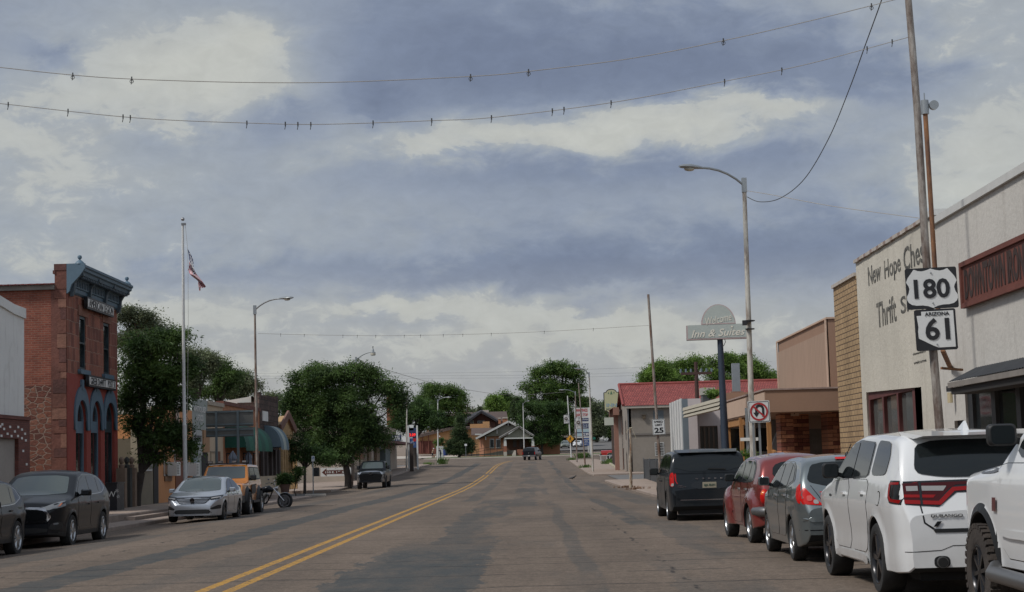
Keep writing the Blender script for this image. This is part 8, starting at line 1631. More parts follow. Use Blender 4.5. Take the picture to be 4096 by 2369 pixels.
quad('porch_recess', [pA(2026, 1820, 299.8), pA(2128, 1820, 299.8), pA(2128, 1752, 299.8), pA(2026, 1752, 299.8)], pm('porch_shade_brick', (.13, .06, .04), .9, 0, .12, 1), b, (0, .1, 0))
for x0_, x1_ in ((2015, 2026), (2126, 2137)):
    mb = MB(); q0, q1 = pA(x0_, 1785, 296.6), pA(x1_, 1755, 296.6); xm_ = (q0.x+q1.x)/2; w_ = (q1.x-q0.x)/2; mb.add([(xm_-w_, 296.3, q0.z), (xm_+w_, 296.3, q0.z), (xm_+w_, 296.8, q0.z), (xm_-w_, 296.8, q0.z), (xm_-w_*.75, 296.35, q1.z), (xm_+w_*.75, 296.35, q1.z), (xm_+w_*.75, 296.75, q1.z), (xm_-w_*.75, 296.75, q1.z)], [(0, 1, 5, 4), (1, 2, 6, 5), (2, 3, 7, 6), (3, 0, 4, 7)]); c0 = obj('porch_column', mb, TRW, b)
    mb = MB(); ybox(mb, x0_-1, x1_+1, 1785, 1808, 296.2, .8); obj('brick_pier', mb, pm('pier_brick', (.25, .10, .06), .9, 0, .12, 1), c0); mb = MB(); ybox(mb, x0_-1, x1_+2, 1808, 1824, 296.1, 1); obj('pier_base', mb, CONCW, c0)
for x0_, x1_ in ((1959, 1976), (1984, 2002)):
    w = quad('window', [pA(x0_, 1793, 299.9), pA(x1_, 1793, 299.9), pA(x1_, 1756, 299.9), pA(x0_, 1756, 299.9)], TRW, b, (0, .1, 0)); quad('pane', [pA(x0_+2, 1790, 299.85), pA(x1_-2, 1790, 299.85), pA(x1_-2, 1759, 299.85), pA(x0_+2, 1759, 299.85)], WIN, w); 
for x0_, x1_ in ((2052, 2066), (2078, 2092)): quad('window', [pA(x0_, 1788, 299.7), pA(x1_, 1788, 299.7), pA(x1_, 1756, 299.7), pA(x0_, 1756, 299.7)], pm('brown_window', (.06, .04, .035), .5, 0, .1, 2), b)
quad('porch_wall', [pA(2028, 1818, 296.9), pA(2060, 1818, 296.9), pA(2060, 1802, 296.9), pA(2028, 1802, 296.9)], pm('plinth_grey', (.13, .12, .10), .9, 0, .1, 1), b, (0, .2, 0)); quad('porch_wall', [pA(2068, 1822, 296.5), pA(2130, 1822, 296.5), pA(2130, 1798, 296.5), pA(2068, 1798, 296.5)], pm('pier_brick', (.25, .10, .06), .9, 0, .12, 1), b, (0, .2, 0))
mb = MB(); 
for i in range(5): ybox(mb, 2056-2*i, 2064, 1802+i*4, 1824, 296.2-.3*i, .3)
obj('porch_steps', mb, CONCW, b)
for x0_, x1_, y0_ in ((1993, 2003, 1674), (2010, 2030, 1672)): mb = MB(); ybox(mb, x0_, x1_, y0_, 1695, 303, 1); c0 = obj('chimney', mb, TERR, b); mb = MB(); ybox(mb, x0_-1, x1_+1, y0_-3, y0_+2, 302.9, 1.2); obj('chimney_cap', mb, CONCW, c0)
quad('ramp_wall', [pA(1885, 1822, 297), pA(2012, 1822, 297), pA(2012, 1802, 297), pA(1960, 1813, 297)], pm('plinth_grey', (.13, .12, .10), .9, 0, .1, 1), b, (0, .2, 0))
o = thing('ramp_railing', 'black handrail along the sloping ramp before the bungalow', 'railing', tuple(pA(1900, 1822, 296.5))); mb = MB()
for dy in (0, 10): mb.bar(pA(1885, 1803+dy, 296.7), pA(1960, 1788+dy, 296.7), .06); mb.bar(pA(1960, 1788+dy, 296.7), pA(2014, 1784+dy, 296.7), .06)
obj('rail', mb, BLK, o)
for x_, y_ in ((1813, 1815), (1818, 1812), (1858, 1808), (1885, 1803), (1907, 1799), (1912, 1798), (1937, 1793), (1962, 1789), (1988, 1787), (2012, 1785)): mb = MB(); p = pA(x_, y_, 296.7); mb.box(p.x-.035, p.x+.035, 296.66, 296.74, pA(x_, 1826, 296.7).z, p.z); obj('rail_post', mb, BLK, o)
mb = MB(); mb.bar(pA(1755, 1816, 297), pA(1885, 1813, 297), .05); obj('rail', mb, BLK, o)
# dark-roofed house behind
YD = 340
b = house('dark_roofed_house', 'large brown-roofed house with dark timber gable behind the bungalow', tuple(pA(1900, 1760, YD)), cat='house')
quad('roof', [pA(1775, 1688, YD), pA(2033, 1684, YD), pA(2026, 1646, YD+7), pA(1772, 1652, YD+7)], SHI, b, (0, 0, -.15))
quad('wall', [pA(1775, 1745, YD), pA(2033, 1745, YD), pA(2033, 1686, YD), pA(1775, 1690, YD)], pm('umber_wall', (.085, .048, .038), .9, 0, .1, .6), b, (0, 6, 0))
quad('gable_wall', [pA(1860, 1730, YD-2), pA(1980, 1730, YD-2), pA(1980, 1690, YD-2), pA(1924, 1652, YD-2), pA(1866, 1690, YD-2)], pm('umber_wall2', (.12, .06, .048), .9, 0, .1, .6), b, (0, 1, 0))
for a_, c_ in (((1856, 1700), (1925, 1648)), ((1925, 1648), (1988, 1685)), ((1845, 1675), (1885, 1658))): mb = MB(); mb.bar(pA(*a_, YD-3), pA(*c_, YD-3), 1.6, .35, (0, 0, 1)); obj('eave', mb, SHID, b)
quad('gable_roof', [pA(1925, 1646, YD-3.2), pA(1856, 1699, YD-3.2), pA(1850, 1672, YD+5), pA(1925, 1640, YD+5)], SHID, b, (0, 0, -.1)); quad('gable_roof', [pA(1925, 1646, YD-3.2), pA(1988, 1684, YD-3.2), pA(1990, 1672, YD+5), pA(1925, 1640, YD+5)], SHID, b, (0, 0, -.1))
for x0_, x1_ in ((1882, 1895), (1910, 1922), (1925, 1938)): w = quad('window', [pA(x0_, 1695, YD-2.3), pA(x1_, 1695, YD-2.3), pA(x1_, 1683, YD-2.3), pA(x0_, 1683, YD-2.3)], TRW, b, (0, .1, 0)); quad('pane', [pA(x0_+1.5, 1694, YD-2.4), pA(x1_-1.5, 1694, YD-2.4), pA(x1_-1.5, 1684.5, YD-2.4), pA(x0_+1.5, 1684.5, YD-2.4)], WIN, w)
quad('grey_wing', [pA(1770, 1712, YD-3), pA(1800, 1712, YD-3), pA(1800, 1690, YD-3), pA(1770, 1692, YD-3)], pm('blue_grey_board', (.11, .13, .14), .8, 0, .1, 2), b, (0, 3, 0)); quad('window', [pA(1785, 1702, YD-3.1), pA(1796, 1702, YD-3.1), pA(1796, 1695, YD-3.1), pA(1785, 1695, YD-3.1)], TRW, b)
mb = MB(); ybox(mb, 1854, 1866, 1649, 1672, YD+3, 1); obj('chimney', mb, pm('pale_brick', (.36, .22, .15), .9, 0, .1, 1), b); mb = MB(); ybox(mb, 1930, 1955, 1641, 1650, YD+6.5, 1.5); obj('roof_vent', mb, CONCW, b)
mb = MB(); ybox(mb, 1880, 1932, 1697, 1712, 312, 3); ybox(mb, 1931, 1958, 1687, 1712, 311.5, 2); obj('ochre_annex', mb, OCH, b)
# store building left of the tree: ochre wall with brown base
b = house('ochre_store', 'long ochre building with brown panelled base and roof vents beyond the fuel sign', tuple(pA(1740, 1815, 318)))
quad('wall', [pA(1672, 1816, 318), pA(1960, 1816, 318), pA(1960, 1706, 318), pA(1790, 1712, 318), pA(1672, 1741, 318)], OCH, b, (0, 8, 0)); quad('roof', [pA(1668, 1742, 317), pA(1800, 1710, 317), pA(1960, 1703, 317), pA(1960, 1700, 324), pA(1800, 1703, 324), pA(1668, 1735, 324)], SHI, b, (0, 0, -.5))
quad('brown_base', [pA(1640, 1815, 317.8), pA(1745, 1815, 317.8), pA(1745, 1764, 317.8), pA(1640, 1764, 317.8)], pm('brown_red_panel', (.12, .035, .025), .85, 0, .1, .6), b, (0, .2, 0))
for x_ in (1711, 1733): mb = MB(); ybox(mb, x_-6, x_+4, 1716, 1727, 320, 1); c0 = obj('vent_base', mb, pm('pale_brick', (.36, .22, .15), .9, 0, .1, 1), b); p = pA(x_-1, 1716, 320.4); mb = MB(); mb.lathe([(.22, 0), (.22, .15), (.3, .2), (.3, .32), (.12, .42)], 12, Matrix.Translation(p)); obj('roof_cowl', mb, GALV, c0)
mb = MB(); p = pA(1718, 1725, 321); mb.tube([p, p+Vector((0, 0, 1.4))], .12, 8); obj('flue', mb, GALV, b)
mb = MB(); [mb.box(pA(x_, 1764, 317.6).x-.08, pA(x_, 1764, 317.6).x+.08, 317.5, 317.7, pA(x_, 1815, 317.6).z, pA(x_, y_, 317.6).z) for x_, y_ in ((1690, 1745), (1714, 1730), (1658, 1764), (1683, 1764))]; obj('downpipe', mb, pm('brown_pipe', (.15, .05, .035), .8, 0, .1), b)
for x_, y_ in ((1690, 1742), (1759, 1746)): mb = MB(); mb.ball(tuple(pA(x_, y_, 317.2)), .12, 8); obj('wall_lamp', mb, SGW, b)
quad('wall', [pA(1745, 1830, 299), pA(1775, 1830, 299), pA(1775, 1785, 299), pA(1745, 1785, 299)], TRW, b, (0, 2, 0))
# blue bin
o = thing('blue_bin', 'blue plastic barrel by the conical tree', 'bin', tuple(pA(1782, 1823, 296))); mb = MB(); p = pA(1782, 1823, 296); mb.lathe([(.36, 0), (.38, .1), (.40, .6), (.38, 1.05), (.36, 1.15)], 14, Matrix.Translation(p)); obj('barrel', mb, pm('blue_plastic', (.02, .04, .17), .5, 0, .1, 2), o, 40); mb = MB(); mb.lathe([(.40, 1.15), (.42, 1.2), (.3, 1.28), (.01, 1.3)], 14, Matrix.Translation(p)); obj('lid', mb, pm('blue_plastic', (.02, .04, .17), .5, 0, .1, 2), o, 40)
# brick building behind round tree (upper storey shows), striped-gable shop, its neighbours
b = house('upper_brick_building', 'tan brick building with pale eaves showing through the round tree', V3(1300, 1700, 150)); mb = MB(); ybox(mb, 1130, 1440, 1640, 1690, 150, 8); obj('brick_wall', mb, OCH, b); mb = MB(); ybox(mb, 1110, 1450, 1672, 1680, 149, 1.5); obj('pale_eave', mb, TRW, b); mb = MB(); ybox(mb, 1545, 1594, 1582, 1700, 205, 8); obj('corner_tower', mb, pm('pier_brick', (.25, .10, .06), .9, 0, .12, 1), b); mb = MB(); ybox(mb, 1100, 1385, 1690, 1925, 150.2, 7); obj('lower_wall', mb, TAN, b); mb = MB(); ybox(mb, 1290, 1375, 1770, 1890, 149.9, .2); obj('dark_opening', mb, DOORD, b)
XS = -20.0
b = house('striped_gable_shop', 'low shop with slanted dark stripes on its white front and a blue sign', V3(1560, 1890, 150)); 
ya_, yb_ = at(1500, 1850, X=-15.5).y, at(1600, 1850, X=-15.5).y; z0_ = zt(-15.5, 165)
mb = MB(); mb.box(-25, -15.6, 146, 200, 0, 5.8); obj('wall', mb, pm('cream_shop', (.36, .30, .24), .85, 0, .1, 1), b)
mb = MB(); mb.box(-15.55, -13.9, 144, 198, 3.85, 4.15); obj('canopy', mb, DKRED, b)
mb = MB(); mb.box(-15.6, -15.5, 146, 174, 4.15, 6.3); wv_ = obj('white_fascia', mb, TRW, b)
for k in range(11): y_ = 148+k*2.4; mb = MB(); mb.add([(-15.48, y_, 6.2), (-15.48, y_+.9, 6.2), (-15.48, y_+2.6, 4.2), (-15.48, y_+1.7, 4.2)], [(0, 1, 2, 3)]); obj('slanted_stripe', mb, SHID, b)
p, q = at(1565, 1765, Y=168), at(1605, 1741, Y=168); mb = MB(); mb.box(p.x, q.x, 168, 168.2, p.z, q.z); o = obj('projecting_sign', mb, NAVY, b); text('NAPA', .45, frame(((p.x+q.x)/2, 167.98, (p.z+q.z)/2), (1, 0, 0), (0, 0, 1)), SGW, o, w=.75, bold=.02)
BT = rubble('banded_stone_front', [(.2, .15, .1), (.28, .2, .14), (.16, .11, .08)], (.3, .25, .2), 1.2, 'X', .05, 1.5)
for y_, w_ in ((146, 3), (163, 2.2), (171, 3.5), (182, 6)): mb = MB(); mb.box(-15.6, -15.35, y_, y_+w_, 0, 3.85); obj('stone_pier', mb, BT, b)
for y_, w_ in ((150, 5), (156, 5), (166, 4), (175.5, 5)): mb = MB(); mb.box(-15.6, -15.5, y_, y_+w_, .5, 3.6); obj('shop_window', mb, WIN, b)
o = tag(obj('grey_shed', MB().box(-16.4, -14.9, 176, 182, .5, 3.3), pm('grey_green_shed', (.12, .15, .15), .7, 0, .1, 1)), 'grey-green metal shed by the pavement beyond the black pickup', 'shed')
o = thing('shop_post', 'white and dark wrapped post at the end of the low shop', 'post', V3(1645, 1890, 186)); mb = MB(); p = gp(1646, 186, 0); mb.box(p[0]-.2, p[0]+.2, 186, 186.5, p[2], 3.9); obj('post', mb, pm('dark_brown_wall', (.05, .035, .028), .9, 0, .2, 2), o)
mb = MB(); mb.box(p[0]-.3, p[0]-.2, 185.95, 186, p[2]+.4, 3.8); obj('white_strip', mb, TRW, o)
# service station building right of the big tree
b = house('service_station', 'low service station with wide brown canopy and shaded bays behind the parked cars', tuple(pA(2290, 1800, 365)))
quad('roof', [pA(2200, 1722, 358), pA(2365, 1722, 358), pA(2365, 1696, 366), pA(2195, 1696, 366)], pm('pinkish_roof', (.27, .2, .18), .8, 0, .08, .5), b, (0, 0, -.3)); quad('fascia', [pA(2200, 1728, 357.8), pA(2365, 1728, 357.8), pA(2365, 1719, 357.8), pA(2200, 1719, 357.8)], pm('dark_maroon_band', (.05, .025, .025), .8, 0, 0), b, (0, .3, 0))
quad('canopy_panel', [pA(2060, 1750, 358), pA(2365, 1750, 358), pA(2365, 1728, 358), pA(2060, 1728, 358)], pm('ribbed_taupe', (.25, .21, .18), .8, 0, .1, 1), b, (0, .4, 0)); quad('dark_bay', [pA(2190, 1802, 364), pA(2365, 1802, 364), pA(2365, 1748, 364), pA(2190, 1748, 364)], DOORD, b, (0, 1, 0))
quad('ochre_wall', [pA(2130, 1812, 330), pA(2203, 1812, 330), pA(2203, 1752, 330), pA(2130, 1752, 330)], OCH, b, (0, 8, 0)); mb = MB(); [mb.tube([pA(x_, 1806, 329), pA(x_, 1782, 329)], .12, 8) for x_ in (2204, 2212)]; obj('red_bollard', mb, pm('bollard_red', (.3, .03, .03), .6, 0, 0), b)
o = tag(obj('utility_box', MB().add(*[[pA(2148, 1806, 310), pA(2176, 1806, 310), pA(2176, 1782, 310), pA(2148, 1782, 310)]+[p+Vector((0, 1, 0)) for p in (pA(2148, 1806, 310), pA(2176, 1806, 310), pA(2176, 1782, 310), pA(2148, 1782, 310))], [(0, 1, 2, 3), (7, 6, 5, 4), (3, 2, 6, 7), (0, 3, 7, 4), (1, 5, 6, 2)]]), pm('utility_green', (.13, .17, .12), .7, 0, .1, 1)), 'pale green utility cabinet beside the street tree trunk', 'cabinet')
# white lorry and dark car on the hill road
o = thing('white_lorry', 'white lorry on the hill road behind the motel', 'truck', V3(2430, 1771, 430)); mb = MB(); ybox(mb, 2420, 2432, 1748, 1771, 430, 3); obj('cab', mb, SGW, o); mb = MB(); ybox(mb, 2430, 2447, 1750, 1757, 430, 3); ybox(mb, 2441, 2447, 1750, 1771, 430, 3); obj('body', mb, SGW, o); mb = MB(); [mb.tube([pA(x_, 1769, 429.8), pA(x_, 1769, 430)], .5, 12) for x_ in (2424, 2440)]; obj('wheel', mb, TYRE, o)
p = at(2467, 1771, Y=420); Car('parked_car', 'dark people carrier half hidden behind the motel on the hill road', 'car', dict(L=4.9, rw=.36, axles=(1, 3.9), sill=.3, paint=BLACKP, smooth=.1, r=.1, top=[(0, .9), (.3, 1.5), (.8, 1.75), (2.8, 1.75), (3.8, 1.15), (4.7, 1.0), (4.9, .6)], plan=[(0, .8), (.3, .95), (4.2, .95), (4.9, .7)], S=[(.2, .95), (.6, 1.0), (1.1, .97), (1.8, .78)]), (p.x, 420), 160)
# white rail fence beside motel
o = thing('white_rail', 'white pipe rail in front of the red pickup', 'fence', gp(2400, 212)); z_ = at(2400, 1823, Y=212).z; x0_, x1_ = at(2397, 1823, Y=212).x, 12.5; mb = MB(); mb.box(x0_, x1_, 212, 212.06, z_-.04, z_+.04); obj('rail', mb, TRW, o)
for fx in (2403, 2427, 2438, 2470): p = at(fx, 1823, Y=212); mb = MB(); mb.box(p.x-.04, p.x+.04, 212, 212.08, zt(6, 212), z_); obj('rail_post', mb, TRW, o)
for k, fx in enumerate((2475, 2483)): p = gp(fx, 165, 0); tag(obj('bollard', MB().lathe([(.09, 0), (.09, .75), (.05, .8)], 10, Matrix.Translation(p)), BLK), 'pair of short black bollards beside the motel pillar', 'bollard', 'black bollards at the motel')
# small street name post right of conical tree, green far sign
o = thing('corner_sign', 'small blank white sign on a post in front of the conical tree', 'road sign', V3(1865, 1828, 287)); mb = MB(); ybox(mb, 1858, 1868, 1776, 1784, 287, .05); obj('plate', mb, SGW, o); mb = MB(); ybox(mb, 1862, 1864.5, 1784, 1829, 287, .08); obj('post', mb, GALV, o)
o = thing('street_name_sign', 'small green street name sign on the hill', 'road sign', V3(2376, 1771, 380)); mb = MB(); ybox(mb, 2370, 2382, 1749, 1758, 380, .05); obj('plate', mb, pm('sign_green', (.01, .12, .08), .5, 0, 0), o); mb = MB(); ybox(mb, 2375.5, 2376.5, 1758, 1785, 380, .06); obj('post', mb, GALV, o)
# --- people: one skinned surface each
def person(label, P, Y, x, shirt, trou, hat, pose, yaw=0, H=1.75):
    z0_ = zy(Y)+.03; o = thing('person', label, 'person', (x, Y, z0_))
    J = {'pel': (0, 0, .95), 'chest': (0, .03+pose['lean'], 1.30), 'neck': (0, .05+pose['lean']*1.4, 1.47), 'head': (0, .09+pose['lean']*1.6, 1.60), 'crown': (0, .09+pose['lean']*1.6, 1.72)}
    for s, n_ in ((-1, 'l'), (1, 'r')):
        st_ = pose['step']*s; J['hip'+n_] = (s*.10, 0, .90); J['knee'+n_] = (s*.11, st_*.5+.05, .50); J['ank'+n_] = (s*.11, st_*.8, .08); J['toe'+n_] = (s*.12, st_*.8+.17, .04)
        J['sho'+n_] = (s*.19, .03+pose['lean']*1.3, 1.42); J['elb'+n_] = (s*.25, pose['arm'][0]+pose['lean'], 1.14); J['wri'+n_] = (s*.24, pose['arm'][1]+pose['lean'], .92); J['han'+n_] = (s*.235, pose['arm'][1]+.03+pose['lean'], .83)
    E = [('pel', 'chest'), ('chest', 'neck'), ('neck', 'head'), ('head', 'crown')]
    for n_ in 'lr': E += [('pel', 'hip'+n_), ('hip'+n_, 'knee'+n_), ('knee'+n_, 'ank'+n_), ('ank'+n_, 'toe'+n_), ('chest', 'sho'+n_), ('sho'+n_, 'elb'+n_), ('elb'+n_, 'wri'+n_), ('wri'+n_, 'han'+n_)]
    Rr = {'pel': .15, 'chest': .155, 'neck': .06, 'head': .095, 'crown': .06, 'hip': .10, 'knee': .065, 'ank': .045, 'toe': .04, 'sho': .07, 'elb': .048, 'wri': .033, 'han': .04}
    K = list(J); MX = Matrix.Translation((x, Y, z0_)) @ Matrix.Rotation(radians(yaw), 4, 'Z')
    me = bpy.data.meshes.new('body'); me.from_pydata([J[k_] for k_ in K], [(K.index(a_), K.index(b_)) for a_, b_ in E], [])
    q = bpy.data.objects.new('body', me); C.objects.link(q); sk_ = q.modifiers.new('s', 'SKIN'); q.modifiers.new('u', 'SUBSURF').levels = 1
    for i, k_ in enumerate(K): r_ = Rr[k_.rstrip('lr') if k_[-1] in 'lr' and k_[:-1] in Rr else k_]; me.skin_vertices[0].data[i].radius = (r_, r_*.8)
    me.skin_vertices[0].data[0].use_root = True; bpy.context.view_layer.update(); m2 = bpy.data.meshes.new_from_object(q.evaluated_get(bpy.context.evaluated_depsgraph_get())); bpy.data.objects.remove(q)
    SKIN_ = pm('skin', (.30, .15, .10), .6, 0, 0); m2.materials.clear()
    for m_ in (SKIN_, shirt, trou, PLAST): m2.materials.append(m_)
    for p_ in m2.polygons: c_ = p_.center; z_ = c_.z; p_.material_index = 3 if z_ < .10 else (2 if z_ < .96 and abs(c_.x) < .21 else (1 if z_ < 1.46 and (abs(c_.x) < .2 or z_ > 1.2) else 0))
    m2.transform(MX); obj('body', m2, None, o, 60)
    hz = J['head']; mb = MB(); mb.lathe([(.105, 0), (.11, .02), (.10, .08), (.03, .13)], 12, MX @ Matrix.Translation((0, hz[1], 1.66))); mb.lathe([(.17 if hat[1] else .11, -.01), (.17 if hat[1] else .11, .01), (.09, .02)], 14, MX @ Matrix.Translation((0, hz[1]+.03, 1.665))); obj('hat', mb, hat[0], o, 50)
    mb = MB(); mb.ball((0, hz[1]+.085, 1.59), .018, 6); mb.ball((-.035, hz[1]+.075, 1.62), .012, 6); mb.ball((.035, hz[1]+.075, 1.62), .012, 6); mb.v = [tuple(MX @ Vector(v)) for v in mb.v]; obj('face_features', mb, PLAST, o)
    return o
DEN = pm('dark_denim', (.02, .025, .04), .9, 0, .1, 5); xp = at(1730, 1833, Y=296).x
person('person in white cap, tan shirt and dark trousers standing with head bowed on the apron', None, 296, xp, pm('tan_shirt', (.25, .18, .12), .9, 0, .1, 4), DEN, (SGW, 1), dict(lean=.10, step=.06, arm=(.10, .18)), -60)
person('person in dark clothes and cap leaning slightly, beside the thin lamp pole', None, 296, at(1763, 1833, Y=296).x, pm('dark_shirt', (.03, .03, .035), .9, 0, .1, 4), DEN, (PLAST, 0), dict(lean=.16, step=.14, arm=(.12, .28)), 40)
# small dog beside the first person: standing, side on
xd, Yd = at(1735, 1833, Y=295.5).x, 295.5; zd = zy(Yd)+.02; dg = thing('dog', 'small brown dog standing by the person in the white cap', 'dog', (xd, Yd, zd)); J = [(0, 0, .34), (.18, 0, .36), (.30, 0, .45), (.40, 0, .50), (.50, 0, .47), (-.18, 0, .36), (-.32, 0, .48), (.20, .05, .18), (.19, .05, .02), (.20, -.05, .18), (.21, -.05, .02), (-.2, .05, .20), (-.24, .05, .10), (-.21, .05, .02), (-.2, -.05, .20), (-.23, -.05, .10), (-.19, -.05, .02)]
E = [(0, 1), (1, 2), (2, 3), (3, 4), (0, 5), (5, 6), (1, 7), (7, 8), (1, 9), (9, 10), (5, 11), (11, 12), (12, 13), (5, 14), (14, 15), (15, 16)]; Rr = [.09, .10, .07, .065, .03, .085, .02, .035, .022, .035, .022, .04, .022, .022, .04, .022, .022]
me = bpy.data.meshes.new('body'); me.from_pydata(J, E, []); q = bpy.data.objects.new('body', me); C.objects.link(q); q.modifiers.new('s', 'SKIN'); q.modifiers.new('u', 'SUBSURF').levels = 1
for i, r_ in enumerate(Rr): me.skin_vertices[0].data[i].radius = (r_, r_)
me.skin_vertices[0].data[0].use_root = True; bpy.context.view_layer.update(); m2 = bpy.data.meshes.new_from_object(q.evaluated_get(bpy.context.evaluated_depsgraph_get())); bpy.data.objects.remove(q); m2.transform(Matrix.Translation((xd, Yd, zd)) @ Matrix.Rotation(radians(-50), 4, 'Z')); obj('body', m2, pm('brown_fur', (.22, .12, .07), .9, 0, .1, 6), dg, 60)
# bird on the road
p = at(2290, 1901, X=None, Y=128); p.z = zt(p.x, 128)+.0; BR = Matrix.Translation(p) @ Matrix.Rotation(radians(-15), 4, 'Z'); o = thing('bird', 'black raven-like bird on the road surface right of the centre', 'bird', p)
mb = MB(); mb.tube([(-.30, 0, .10), (-.16, 0, .12), (0, 0, .15), (.12, 0, .19), (.18, 0, .25), (.24, 0, .28), (.28, 0, .28)], [.015, .05, .08, .07, .045, .045, .03], 10); mb.tube([(.28, 0, .28), (.35, 0, .265)], [.02, .004], 6); mb.tube([(0, .03, .1), (.01, .03, 0)], .008, 5); mb.tube([(0, -.03, .1), (.01, -.03, 0)], .008, 5); mb.v = [tuple(BR @ Vector(v)) for v in mb.v]; obj('body', mb, pm('black_feathers', (.012, .012, .015), .5, 0, .1, 6), o, 50)
# ---------------------------------------------------------------- trees and plants
def leafmat(name, c1, c2):
    M = bpy.data.materials.new(name); M.use_nodes = True; t = NT(M.node_tree); t.n.clear(); out = t.n.new('ShaderNodeOutputMaterial')
    co = t.coord(); g = t.n.new('ShaderNodeNewGeometry'); r = g.outputs['Random Per Island']
    f = t.m('ADD', t.m('MULTIPLY', r, .28), t.m('MULTIPLY', t.rng(t.noise(co, .75, 4, .6), .38, .64), .72))
    c = t.ramp(f, [(.1, c1), (.6, c2), (1, tuple(min(1, x*1.7) for x in c2))])
    d = t.n.new('ShaderNodeBsdfPrincipled'); t.l.new(c, d.inputs['Base Color']); d.inputs['Roughness'].default_value = .6; d.inputs['Specular IOR Level'].default_value = .3
    tr = t.n.new('ShaderNodeBsdfTranslucent'); t.l.new(t.scale(c, 1.2), tr.inputs[0]); mxx = t.n.new('ShaderNodeMixShader'); mxx.inputs[0].default_value = .38
    t.l.new(d.outputs[0], mxx.inputs[1]); t.l.new(tr.outputs[0], mxx.inputs[2]); t.l.new(mxx.outputs[0], out.inputs[0]); return M
BARK = pm('bark', (.055, .045, .038), .95, 0, .3, 3, .02, 14); BARKL = pm('pale_bark', (.20, .18, .15), .95, 0, .25, 3, .01, 14)
LDK = leafmat('dark_leaves', (.018, .042, .014), (.065, .115, .032)); LMD = leafmat('street_leaves', (.022, .048, .015), (.075, .125, .034)); LGY = leafmat('grey_green_leaves', (.05, .068, .038), (.14, .165, .09)); LBR = leafmat('bright_leaves', (.05, .10, .02), (.15, .235, .05)); LCO = leafmat('needle_leaves', (.022, .045, .018), (.06, .09, .036))
LMB = leafmat('fresh_leaves', (.03, .07, .016), (.10, .165, .038))
def leaves(name, blobs, n, size, m, parent, seed, clump=.5, aspect=.42, per=45, droop=.3, shell=.55, lob=True):
    rg = np.random.default_rng(seed); B = np.array([b[:6] for b in blobs], float); S_ = []
    for b in B:
        for _ in range(6 if lob else 1): q = rg.normal(size=3); q /= np.linalg.norm(q); q[2] = abs(q[2])*.8-.15; k = rg.uniform(.28, .48); S_.append([*(b[:3]+q*b[3:6]*rg.uniform(.7, .95)), *(b[3:6]*k)])
    holes = [(*(b[:3]+(lambda v: v/np.linalg.norm(v))(rg.normal(size=3))*b[3:6]*.8), b[3]*rg.uniform(.22, .38)) for b in B for _ in range(int(lob*3))]
    B[:, 3:6] *= .88; B = np.vstack([B, np.array(S_)]); wt = (B[:, 3]*B[:, 4]*B[:, 5])**(2/3); wt /= wt.sum()
    nc = max(3, n//per); bi = rg.choice(len(B), nc, p=wt); d = rg.normal(size=(nc, 3)); d /= np.linalg.norm(d, axis=1)[:, None]
    rad = shell+(1.04-shell)*rg.random(nc)**.7; rad *= 1+.13*rg.normal(size=nc); size *= 1.12
    cc = B[bi, :3]+d*rad[:, None]*B[bi, 3:6]
    keep = np.ones(nc, bool)
    for hx, hy, hz, hr in holes: keep &= ((cc[:, 0]-hx)**2+(cc[:, 2]-hz)**2+(cc[:, 1]-hy)**2*.15) > hr*hr
    cc = cc[keep]; d = d[keep]; nc = len(cc)
    ci = np.repeat(np.arange(nc), per); N = len(ci); cs = clump*(.6+1.1*rg.random(nc))
    off_ = rg.normal(size=(N, 3))*np.array([1, 1, .5])*.42; p = cc[ci]+off_*cs[ci][:, None]
    a = rg.normal(size=(N, 3)); a[:, 2] = a[:, 2]*.6-droop; a += d[ci]*.7; a /= np.linalg.norm(a, axis=1)[:, None]
    b = rg.normal(size=(N, 3)); b[:, 2] *= .5; b -= (a*b).sum(1)[:, None]*a; b /= np.linalg.norm(b, axis=1)[:, None]
    s = size*(.6+.8*rg.random(N))[:, None]; w = s*aspect*.5
    v = np.stack([p, p+a*s*.45+b*w, p+a*s, p+a*s*.45-b*w], 1).reshape(-1, 3).astype(np.float32)
    me = bpy.data.meshes.new(name); me.vertices.add(4*N); me.vertices.foreach_set('co', v.ravel()); me.loops.add(4*N); me.loops.foreach_set('vertex_index', np.arange(4*N, dtype=np.int32))
    me.polygons.add(N); me.polygons.foreach_set('loop_start', np.arange(0, 4*N, 4, dtype=np.int32)); me.update(calc_edges=True); me.materials.append(m); link(name, me, parent); return cc
